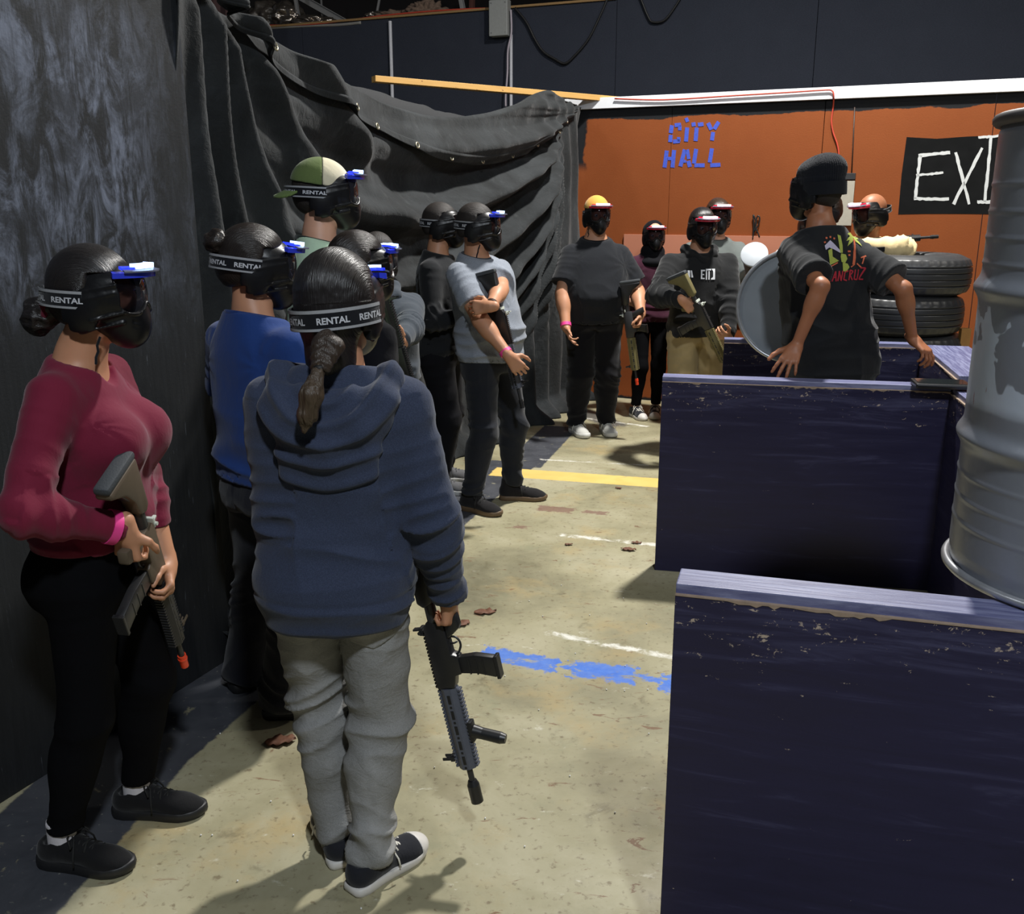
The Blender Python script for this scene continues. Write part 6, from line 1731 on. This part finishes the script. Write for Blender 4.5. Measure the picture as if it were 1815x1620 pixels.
# --- dark grey hoodie facing the camera
g6 = rifle(aty(748, 770, 4.16), aty(688, 556, 4.08), (0.9, -0.5, 0.2), 'dark toy rifle pointing up in front of the dark grey zip hoodie')
p = Person((-0.64, 4.62), 1.60, -62, 'person in a dark grey zip hoodie with lit blue visor facing the camera', 'tan', head_yaw=-70, head_pitch=6, h=0.009, sw=0.19, sections=BIG,
           hands={'R': dict(at=g6['at'](0.02, -0.06), dir=(0.5, -0.4, 0.2), palm=(0.3, -0.6, 0.3), curl=0.8, pole=(-0.8, 0.2, -0.5)), 'L': dict(at=g6['at'](0.24, -0.02), dir=(-0.4, -0.4, 0.3), palm=(-0.3, -0.3, 0.5), curl=0.7, pole=(0.7, 0.3, -0.9))})
p.build_body()
ghood = fabric('dark_grey_fleece', srgb(66, 72, 80), 0.9, 300, 0.12)
t6 = p.top('hoodie', ghood, ease=0.024, sleeve='long', hem=0.47, sl=0.022, amp=0.009, seed=10)
def neckroll(pp, r=0.026, w=0.080, zt=0.845, drop=0.012):
    def fn(P):
        L = pp.local(P); d = None; S = pp.S; pts = [(0.0, 0.095*S, (zt-0.045)*pp.H), (w*0.85, 0.060*S, (zt-0.020)*pp.H), (w*1.12, -0.015*S, zt*pp.H), (w*0.85, -0.085*S, (zt-0.004)*pp.H), (0, -0.115*S, (zt-0.014)*pp.H)]
        for a, b in zip(pts, pts[1:]):
            for sg in (-1, 1):
                q = cap(L, (a[0]*sg, a[1], a[2]), (b[0]*sg, b[1], b[2]), r, r); d = q if d is None else smin(d, q, 0.02)
        return smin(d, ell(L, (0, -0.110*S, (zt-0.05)*pp.H), (0.11, 0.045, 0.075)), 0.04)
    return fn
p.part('hood', neckroll(p), ghood, lambda V: 0.006*(ridged(vnoise(V*14, 3))-0.5), h=0.007, lo=np.array([-9, -9, p.neck0[2]-0.2]), parent=t6)
wc = plain('white_cord', srgb(200, 205, 215), 0.7)
q = p.world(np.array([0.045, 0.17, 1.33]))-p.b
b = MB(); V0 = [p.world(np.array(a))-p.b for a in ((0.075, 0.120, 1.355), (0.080, 0.150, 1.30), (0.088, 0.165, 1.24), (0.092, 0.168, 1.20))]
b.tube(smooth_path(V0, 4), 0.0045, 6); b.build('drawstring', wc, t6, smooth=True)
p.pants('trousers', black_fab, seed=10); p.shoes('black_runner'); p.hair(short_hair, 0.010, front=0.04, amp=0.003); p.mask('blue'); p.eyes()
log('p6')

# --- black long sleeve behind the grey tee
p = Person((-0.43, 5.78), 1.74, -12, 'person in a black long-sleeved top standing close behind the grey T-shirt', 'tan', head_yaw=-6, h=0.010, sections=BIG, feet={'R': (-0.45, 5.72, -10), 'L': (-0.44, 5.98, 0)},
           hands={'R': dict(wrist=(-0.22, 5.62, 1.12), pole=(-0.5, -0.4, -0.8), dir=(0.8, 0.3, 0.1)), 'L': dict(wrist=(-0.20, 5.88, 1.10), pole=(-0.2, 0.8, -0.5), dir=(0.8, -0.3, 0.1))})
p.build_body(); p.top('long_sleeve_top', fabric('black_jersey', (0.012, 0.013, 0.015), 0.85), ease=0.016, sleeve='long', hem=0.49, sl=0.012, amp=0.008, seed=11)
p.pants('trousers', black_fab, (0.016, 0.018, 0.018), seed=11); p.shoes('grey_runner'); p.hair(short_hair, 0.006, front=0.045, amp=0.002); p.mask(None)
o = bpy.data.objects.new('visor_band', mask_meshes()['peak']); COL.objects.link(o); o.parent = p.root.children[-1] if False else p.root; o.matrix_local = p.hM()
log('p8')

# --- grey tee with crossed arms
g9 = rifle(aty(868, 478, 5.28), aty(925, 722, 5.20), (0.75, -0.3, 0.15), 'black and grey toy rifle slung across the chest of the grey T-shirt', rail=gun_grey, fittings=True)
wr = aty(905, 640, 5.05)
p = Person((-0.12, 5.47), 1.735, -38, 'person in a heather grey T-shirt and black jeans with one arm crossed over the other', 'tan', head_yaw=-8, head_pitch=4, h=0.0075, sections=BIG, sw=0.185, arm=1.1, leg=1.02, lean=(-0.07, 0.0),
           hands={'R': dict(wrist=aty(907, 640, 5.06), dir=aty(930, 668, 5.06)-aty(907, 640, 5.06), palm=(0.2, 0.8, -0.3), curl=0.35, pole=(-0.6, -0.4, -0.6), thumb=0.3),
                  'L': dict(wrist=aty(866, 557, 4.98), dir=aty(826, 560, 5.02)-aty(866, 557, 5.0), palm=(0.15, 0.75, -0.25), curl=0.45, pole=(1.0, 0.1, 0.0), spread=0.9)},
           feet={'R': (-0.235, 5.36, -34), 'L': (0.0, 5.58, -3)})
p.build_body(h=0.006)
grey_h = fabric('heather_grey_cotton', srgb(124, 130, 140), 0.9, 380, 0.1, heather=0.4)
p.top('t_shirt', grey_h, ease=0.024, hem=0.505, sl=0.014, drop=0.008, amp=0.0095, seed=12, slen=0.66, neck=0.069, collar=(fabric('charcoal_rib', srgb(58, 62, 70), 0.9, 250), 0.018), belly=[(0.6, 0.005, 0.02, 0.012)])
p.pants('jeans', fabric('black_blue_denim', (0.014, 0.016, 0.022), 0.85, 400, 0.3), (0.016, 0.014, 0.014), amp=0.010, seed=12, stack=1.4, end=0.10)
p.shoes('gum_high'); p.hair(short_hair, 0.008, front=0.045, amp=0.003); p.mask('blue', chin=True)
p.band('wristwatch', 'L', 0.93, 0.022, plain('brown_leather', (0.03, 0.012, 0.006), 0.4), 0.004, 'brown strap'); p.band('wristband', 'R', 0.90, 0.020, pink, 0.003)
log('p9')

# --- big one in the black tee and tan cap
g10 = rifle(aty(1106, 498, 7.05), aty(1128, 665, 7.05), (-0.9, 0.2, 0.0), 'dark green toy rifle with orange tip hanging at the side of the big black T-shirt', rail=gun_olive, recv=gun_dark, tip=tip_orange, fittings=True, mag_len=0.07)
HUGE = [(0.42, .150, .120, -.012), (0.50, .212, .165, -.005), (0.54, .222, .180, .020), (0.60, .228, .195, .042), (0.66, .222, .180, .036), (0.72, .215, .155, .018), (0.765, .195, .140, .006), (0.80, .138, .115, -.004), (0.822, .118, .090, -.010), (0.842, .095, .074, -.010), (0.87, .066, .064, -.006)]
p = Person((0.62, 7.28), 1.775, -86, 'heavyset person in a black T-shirt and mustard cap with a pink wristband', 'tan', head_yaw=-76, head_pitch=4, h=0.009, sections=HUGE, sw=0.182, shz=0.772, arm=1.28, leg=1.30,
           hands={'R': dict(wrist=aty(1003, 580, 7.02), dir=(0.28, -0.35, -0.75), palm=(0.75, -0.1, 0.1), curl=[0.45, 0.2, 0.2, 0.25], pole=(-0.9, 0.3, 0), thumb=0.0), 'L': dict(at=g10['at'](0.09, -0.045), dir=(-0.2, -0.35, -0.8), palm=(-1, -0.1, 0), curl=0.8, pole=(0.4, 0.9, -0.2))},
           feet={'R': (0.50, 7.32, -70), 'L': (0.74, 7.36, -80)})
p.build_body(h=0.0075)
tee10 = fabric('washed_black_cotton', (0.011, 0.0125, 0.016), 0.88, 400, 0.15)
def pull10(V, L):   # creases gathered where the rifle pokes at the left side
    c_ = np.array([-0.20, 0.10, 1.30]); r = np.linalg.norm(L-c_, axis=1); th = np.arctan2(L[:, 2]-c_[2], L[:, 0]-c_[0]); return 0.004*np.exp(-(r/0.20)**2)*(np.cos(th*11)*0.5+0.2)
p.top('t_shirt', tee10, ease=0.020, hem=0.492, sl=0.016, drop=0.014, amp=0.008, seed=13, slen=0.74, neck=0.075, collar=(black_fab, 0.020), pull=pull10)
p.pants('trousers', fabric('black_joggers', (0.006, 0.006, 0.008), 0.9), (0.012, 0.018, 0.016), amp=0.010, seed=13, end=0.075)
p.shoes('white_runner'); p.hair(short_hair, 0.005, front=0.03, amp=0.001)
p.headpart('cap', lambda P: smax(smax(ell(P, (0, -0.012, 0.040), (0.090, 0.110, 0.102)), -(P[:, 2]-0.050), 0.004), -ell(P, (0, -0.012, 0.034), (0.082, 0.102, 0.094)), 0.003), fabric('mustard_cap_cloth', srgb(206, 156, 72), 0.9, 300, 0.08), 0.17, h=0.004)
p.mask('red', strap_scale=(1.05, 1.08, 1), chin=True); p.eyes(); p.band('wristband', 'R', 0.93, 0.024, pink, 0.004)
p_ = [p.world(np.array(a))-p.b for a in ((-0.06, 0.120, 1.45), (-0.085, 0.148, 1.40), (-0.09, 0.165, 1.34))]
log('p10')

# --- burgundy jacket at the back
p = Person((1.14, 7.93), 1.60, -88, 'person in a burgundy jacket and black leggings with canvas shoes at the back', 'pale', fem=True, sections=WOM, h=0.010, head_yaw=-84, head_pitch=3,
           feet={'R': (1.04, 7.92, -72), 'L': (1.215, 7.97, -98)}, hands={'R': dict(wrist=(0.94, 7.75, 0.98), dir=(0.4, -0.5, -0.1), pole=(-0.9, 0.4, -0.3)), 'L': dict(wrist=(1.30, 7.72, 0.98), dir=(-0.4, -0.5, -0.1), pole=(0.9, 0.4, -0.3))})
p.build_body(h=0.009)
t11 = p.top('jacket', fabric('burgundy_fleece', srgb(62, 28, 44), 0.9, 300), ease=0.026, sleeve='long', hem=0.50, sl=0.020, amp=0.009, seed=14)
def scarf(P):
    L = p.local(P); d = smin(ell(L, (0, -0.005, 0.852*p.H), (0.095, 0.095, 0.075)), ell(L, (0, 0.03, 0.80*p.H), (0.11, 0.105, 0.055)), 0.05)
    hd = ((P-p.hc)@p.HF)/p.hs; k = ell(hd, (0, -0.022, 0.018), (0.094, 0.112, 0.112)); k = smax(k, hd[:, 1]-0.030, 0.02)
    return smin(d, k, 0.04)
p.part('black_head_scarf', scarf, black_fab, lambda V: 0.006*(ridged(vnoise(V*15, 3))-0.4), h=0.007, lo=np.array([-9, -9, 1.2]))
p.pants('leggings', black_leg, (0.004, 0.004, 0.004), amp=0.003, seed=14, end=0.10); p.shoes('canvas'); p.mask('red', strap=False); p.eyes()
log('p11')

# --- black hoodie with olive stocked rifle and khakis
g12 = rifle(aty(1207, 482, 6.30), aty(1287, 648, 6.28), (0.55, -0.55, 0.45), 'olive stocked toy rifle held diagonally by the person in khaki trousers', stock=gun_olive, recv=gun_dark, rail=gun_olive, magm=gun_dark, fittings=True)
gp = g12['at'](0.01, -0.06)
p = Person((1.29, 6.72), 1.70, -84, 'person in a black printed hoodie and khaki trousers holding an olive rifle', 'tan', sections=BIG, h=0.008, sw=0.205, arm=1.18, leg=1.15, head_yaw=-80, head_pitch=8,
           hands={'R': dict(at=gp, dir=nrm(aty(1240, 572, 6.2)-aty(1212, 548, 6.2)), palm=(0.4, 0.4, -0.4), curl=[0.15, 0.75, 0.8, 0.8], gap=0.03, pole=(-0.9, 0.2, -0.6)), 'L': dict(at=g12['at'](0.44, -0.03), dir=(-0.5, -0.6, 0.1), palm=(-0.5, 0.1, 0.6), curl=0.6, pole=(0.9, 0.4, -0.2), gap=0.03)})
p.build_body(h=0.007)
bh = fabric('black_sweatshirt', (0.012, 0.0125, 0.0135), 0.9, 350)
t12 = p.top('hoodie', bh, ease=0.026, sleeve='long', hem=0.50, sl=0.022, amp=0.011, seed=15)
p.part('hood', neckroll(p, 0.030, 0.088), bh, lambda V: 0.007*(ridged(vnoise(V*13, 3))-0.5), h=0.007, lo=np.array([-9, -9, p.neck0[2]-0.2]), parent=t12)
wpr = plain('white_shirt_print', srgb(214, 216, 220), 0.7)
# chest print: white block with dark letters cut out, mostly behind the stock
V2, F2 = poly2d([[(0, 0), (0.010, 0), (0.010, 0.06), (0.0, 0.06)], [(0.010, 0.05), (0.028, 0.05), (0.028, 0.06), (0.010, 0.06)], [(0.010, 0.0), (0.026, 0.0), (0.026, 0.008), (0.010, 0.008)], [(0.010, 0.026), (0.022, 0.026), (0.022, 0.033), (0.010, 0.033)],
                 [(0.034, -0.004), (0.042, -0.004), (0.042, 0.066), (0.034, 0.066)], [(0.052, -0.004), (0.060, -0.004), (0.060, 0.052), (0.052, 0.052)], [(0.042, 0.056), (0.070, 0.056), (0.070, 0.066), (0.042, 0.066)],
                 [(0.074, 0.066), (0.098, 0.066), (0.098, -0.004), (0.070, -0.004), (0.070, 0.004), (0.084, 0.012), (0.084, 0.050)],
                 [(-0.085, 0.010), (-0.070, 0.010), (-0.070, 0.055), (-0.085, 0.055)], [(-0.062, 0.010), (-0.050, 0.010), (-0.058, 0.055), (-0.066, 0.055)]])
cpt = aty(1240, 494, 6.60); p.decal('chest_print', V2, F2, cpt, np.array([1, 0, 0.0]), np.array([0, 0, 1.0]), 1.0, wpr, off=0.004)
V2, F2 = poly2d([[(-0.012, 0.012), (0.014, -0.014), (0.008, -0.016), (0.0, -0.006), (-0.01, -0.010), (-0.006, 0.0)]])
p.pants('trousers', fabric('khaki_cotton', srgb(156, 138, 100), 0.85, 300, 0.1), (0.022, 0.03, 0.03), amp=0.008, seed=15); p.shoes('black_runner')
p.hair(dark_hair, 0.014, front=0.055, amp=0.006, seed=15); p.mask('red', mask_push=0.004); p.eyes()
log('p12')

# --- brown hair grey tee
p = Person((1.58, 7.62), 1.765, -80, 'brown-haired person in a grey T-shirt with a purple print at the back', 'pale', h=0.010, sw=0.19, head_yaw=-84, head_pitch=3, sections=BIG,
           hands={'L': dict(wrist=(1.86, 7.25, 1.0), dir=(0.0, -0.8, -0.3), pole=(0.8, 0.4, -0.2)), 'R': dict(wrist=(1.45, 7.25, 0.95), dir=(0.1, -0.8, -0.3), pole=(-0.8, 0.4, -0.2))})
p.build_body(h=0.008)
p.top('t_shirt', fabric('washed_grey_cotton', srgb(98, 104, 102), 0.9, 400), ease=0.022, hem=0.50, sl=0.022, drop=0.02, amp=0.009, seed=16, slen=0.85, collar=(fabric('dark_grey_rib', srgb(60, 64, 66), 0.9, 250), 0.018))
cpt = aty(1296, 478, 7.5); V2, F2 = poly2d([[(-0.05, -0.045), (0.04, -0.06), (0.055, 0.05), (-0.045, 0.055)]])
p.decal('shirt_print', V2, F2, cpt, np.array([1, 0, 0.0]), np.array([0, 0, 1.0]), 1.0, plain('purple_print', srgb(132, 104, 170), 0.8, scale=60, var=0.5), off=0.003)
p.pants('trousers', fabric('red_check_trousers', srgb(110, 60, 58), 0.9, 200), seed=16); p.shoes('black_runner'); p.hair(brown_hair, 0.016, front=0.06, amp=0.007, seed=16, back=-0.05); p.mask('red'); p.eyes()
log('p13')

# --- white shirt, mostly behind the instructor
p = Person((2.20, 7.25), 1.72, -95, 'mostly hidden person in a white shirt behind the beanie wearer and round drum end', 'tan', h=0.012, sw=0.2, sections=BIG)
p.build_body(); p.top('t_shirt', fabric('white_cotton', srgb(214, 220, 226), 0.9, 400, 0.05), ease=0.022, sl=0.02, drop=0.02, seed=17, slen=0.85); p.pants('trousers', black_fab, seed=17); p.shoes('black_runner'); p.hair(short_hair, 0.01); p.mask('red')
p = Person((2.44, 7.66), 1.80, -130, 'mostly hidden person with curly dark hair, seen just right of the beanie wearer neck', 'tan', h=0.012, sw=0.19, head_yaw=-150)
p.build_body(); p.top('t_shirt', black_fab, seed=18); p.pants('trousers', black_fab, seed=18); p.shoes('black_runner'); p.hair(dk_brown_hair, 0.02, amp=0.012, seed=18); p.mask(None)
log('p16')

# --- bald man leaning on the tires
tz = TIRE_TOP
p = Person((2.33, 6.72), 1.80, -122, 'bald person in a peach long-sleeved shirt leaning on the tire stack', 'brown', h=0.0085, sw=0.20, sections=BIG, lean=(0.02, -0.20), head_yaw=-158, head_pitch=14, arm=1.05,
           hands={'L': dict(wrist=(2.20, 6.25, tz+0.055), dir=(-1, -0.1, 0.0), palm=(0, 0, -1), curl=0.3, pole=(1, -0.2, -0.1)), 'R': dict(wrist=(2.10, 6.24, tz+0.06), dir=(0.5, -0.4, 0), palm=(0, 0, -1), pole=(-1, 0, -0.3), curl=0.3)})
p.build_body(h=0.0075)
p.top('long_sleeve_shirt', fabric('peach_jersey', srgb(238, 214, 162), 0.85, 400, 0.08), ease=0.020, sleeve='long', hem=0.49, sl=0.018, amp=0.012, seed=19, neck=0.072); p.pants('trousers', black_fab, seed=19); p.shoes('black_runner')
p.mask('red', strap_scale=(1.02, 1.04, 0.8), chin=True)
rifle((1.96, 6.38, tz+0.045), (2.62, 6.30, tz+0.095), (0.05, 0.95, 0.2), 'black toy rifle under the forearms on the tire stack')
log('p15')

# --- instructor with beanie
ba = np.array([*B0, 0]); 
def on_b(x, y): return aty(x, y, 4.42)
base14 = (1.63, 4.86)
tl_ = np.array(aty(1392, 640, 4.40)); 
p = Person(base14, 1.925, 96, 'person in a black beanie and desert print T-shirt leaning back on a barrier', 'brown', h=0.0065, sw=0.155, head_yaw=128, head_pitch=4, head_off=(0.03, 0.03), lean=(-0.13, -0.06), twist=10, arm=0.86, sections=[(a, b*0.98, c*0.97, d) for a, b, c, d in BIG],
           hands={'L': dict(wrist=aty(1412, 612, 4.50), dir=aty(1384, 668, 4.42)-aty(1412, 612, 4.52), palm=(-0.15, 0.25, -0.9), curl=[0.16, 0.14, 0.14, 0.16], spread=1.5, pole=(0.3, -0.8, 0.1), thumb=0.0),
                  'R': dict(wrist=aty(1617, 600, 4.72), dir=aty(1672, 650, 4.60)-aty(1617, 600, 4.72), palm=(-0.3, 0.3, -0.8), curl=[0.3, 0.45, 0.5, 0.5], spread=1.0, pole=(0.35, -0.7, -0.2), thumb=0.1)})
p.build_body(h=0.0055)
tee14 = fabric('faded_black_cotton', (0.014, 0.015, 0.017), 0.88, 400, 0.15)
t14 = p.top('t_shirt', tee14, ease=0.024, hem=0.43, sl=0.020, drop=0.018, amp=0.011, seed=20, slen=0.78, neck=0.069, flare=0.022, h=0.006)
p.pants('trousers', black_fab, (0.018, 0.02, 0.02), seed=20); p.shoes('black_runner')
def beanie(P):
    d = ell(P, (0, -0.020, 0.062), (0.092, 0.112, 0.092)); d = smin(d, ell(P, (0.012, -0.060, 0.095), (0.070, 0.075, 0.060)), 0.04)
    d = smin(d, np.maximum(ell(P, (0, -0.018, 0.040), (0.096, 0.116, 0.105)), np.abs(P[:, 2]-0.035)-0.018), 0.01)
    return smax(d, -(P[:, 2]-0.012), 0.006)
p.headpart('beanie', beanie, fabric('black_knit', (0.008, 0.009, 0.013), 0.95, 160, bump=0.9), 0.19, h=0.004, disp=lambda V: 0.0018*np.cos(np.arctan2(V[:, 0], V[:, 1]+0.02)*70)+0.006*(vnoise(V*18, 3)-0.5))
p.hair(short_hair, 0.008, back=-0.085, amp=0.003)
mo = p.mask(None, strap_scale=(1.10, 1.10, 1.25), plain_strap=True, chin=True)
# back print
R_ = nrm(np.array([0.985, 0.17, 0])); U_ = np.array([0, 0, 1.0]); Nn = np.cross(R_, U_)
def pxy(x, y): return ((x-1493)/355.0, -(y-450)/355.0)
def dec(polys, mat, lb, nm='shirt_print', off=0.003):
    V2, F2 = poly2d([[pxy(*q) for q in poly] for poly in polys], 0.015); p.decal(nm, V2, F2, aty(1519, 454, 4.60), R_, U_, 1.0, mat, off=off, label=lb)
def leafp(cx_, cy_, a, L_, w_): 
    a = math.radians(a); d = np.array([math.cos(a), -math.sin(a)]); n = np.array([-d[1], d[0]]); c_ = np.array([cx_, cy_])
    drop = np.array([0, L_*0.30])
    return [tuple(c_), tuple(c_+d*L_*0.4+n*w_), tuple(c_+d*L_*0.8+n*w_*0.5+drop*0.5), tuple(c_+d*L_+drop), tuple(c_+d*L_*0.75-n*w_*0.6+drop*0.35), tuple(c_+d*L_*0.35-n*w_)]
pg = plain('lime_green_print', srgb(166, 176, 78), 0.8, scale=120, var=0.2); po = plain('orange_print', srgb(206, 104, 70), 0.8, scale=120, var=0.2); pr_ = plain('red_print', srgb(172, 36, 52), 0.8, scale=120, var=0.2); pw = plain('pale_lilac_print', srgb(190, 184, 206), 0.8, scale=120, var=0.2)
dec([leafp(1510, 422, a, 19, 3.6) for a in (5, 42, 95, 140, 178, 205, -28)], pg, 'green palm fronds')
dec([bar(1511, 424, 1508, 444, 4.5), bar(1508, 443, 1505, 466, 5.5)], po, 'orange palm trunk')
dec([[(1474, 416), (1480, 418), (1483, 434), (1483, 446), (1478, 446), (1476, 430)], [(1480, 447), (1489, 449), (1492, 456), (1488, 463), (1481, 461), (1479, 452)], [(1483, 462), (1493, 464), (1497, 470), (1491, 478), (1485, 476)], [(1456, 442), (1463, 438), (1464, 452), (1476, 459), (1460, 466), (1458, 455)]], pg, 'green cactus and hill')
dec([[(1450, 434), (1460, 425), (1468, 432), (1478, 442), (1478, 446), (1466, 440), (1458, 437), (1452, 441)]], pw, 'pale lilac peak')
dec([bar(1452, 421, 1455, 422, 3), bar(1459, 420, 1462, 420, 3), bar(1466, 422, 1469, 423, 3), bar(1452, 428, 1449, 429, 2.5), bar(1493, 444, 1499, 444, 3), bar(1494, 450, 1498, 450, 3), bar(1526, 453, 1522, 465, 2), bar(1520, 455, 1529, 452, 2.2), bar(1512, 464, 1522, 472, 2.2), bar(1458, 470, 1474, 462, 2), bar(1500, 470, 1508, 465, 2)], po, 'small orange marks')
def letter_strokes(segs, x, y, w, h, th=3.2):
    return [bar(x+a*w, y-b*h, x+c_*w, y-d*h, th) for a, b, c_, d in segs]
LET = {'S': [(1, 1, .1, .9), (.1, .9, .1, .55), (.1, .55, .9, .45), (.9, .45, .8, 0), (.8, 0, 0, .05)], 'A': [(0, 0, .6, 1), (.6, 1, .9, 0), (.3, .4, .85, .4)], 'N': [(0, 0, .15, 1), (.15, 1, .75, 0), (.75, 0, .95, 1)], 'C': [(1, .95, .2, .85), (.2, .85, .05, .1), (.05, .1, .8, 0)],
       'R': [(0, 0, .15, 1), (.15, 1, .9, .85), (.9, .85, .2, .5), (.2, .5, .85, 0)], 'U': [(.15, 1, 0, .05), (0, .05, .8, 0), (.8, 0, .95, 1)], 'Z': [(.1, 1, 1, 1), (1, 1, 0, 0), (0, 0, .9, 0)]}
polys = []; x = 1456
for ch in 'SANCRUZ':
    polys += letter_strokes(LET[ch], x, 494-(x-1456)*0.055, 8.2, 17 if ch not in 'SZ' else 19, 2.4); x += 10.4
dec(polys, pr_, 'slanted red word SANCRUZ', 'print_lettering')
for k in 'RL': print('P14 wrist', k, topx(p.wr[k]), p.wr[k], 'el', topx(p.el[k]))
log('p14')
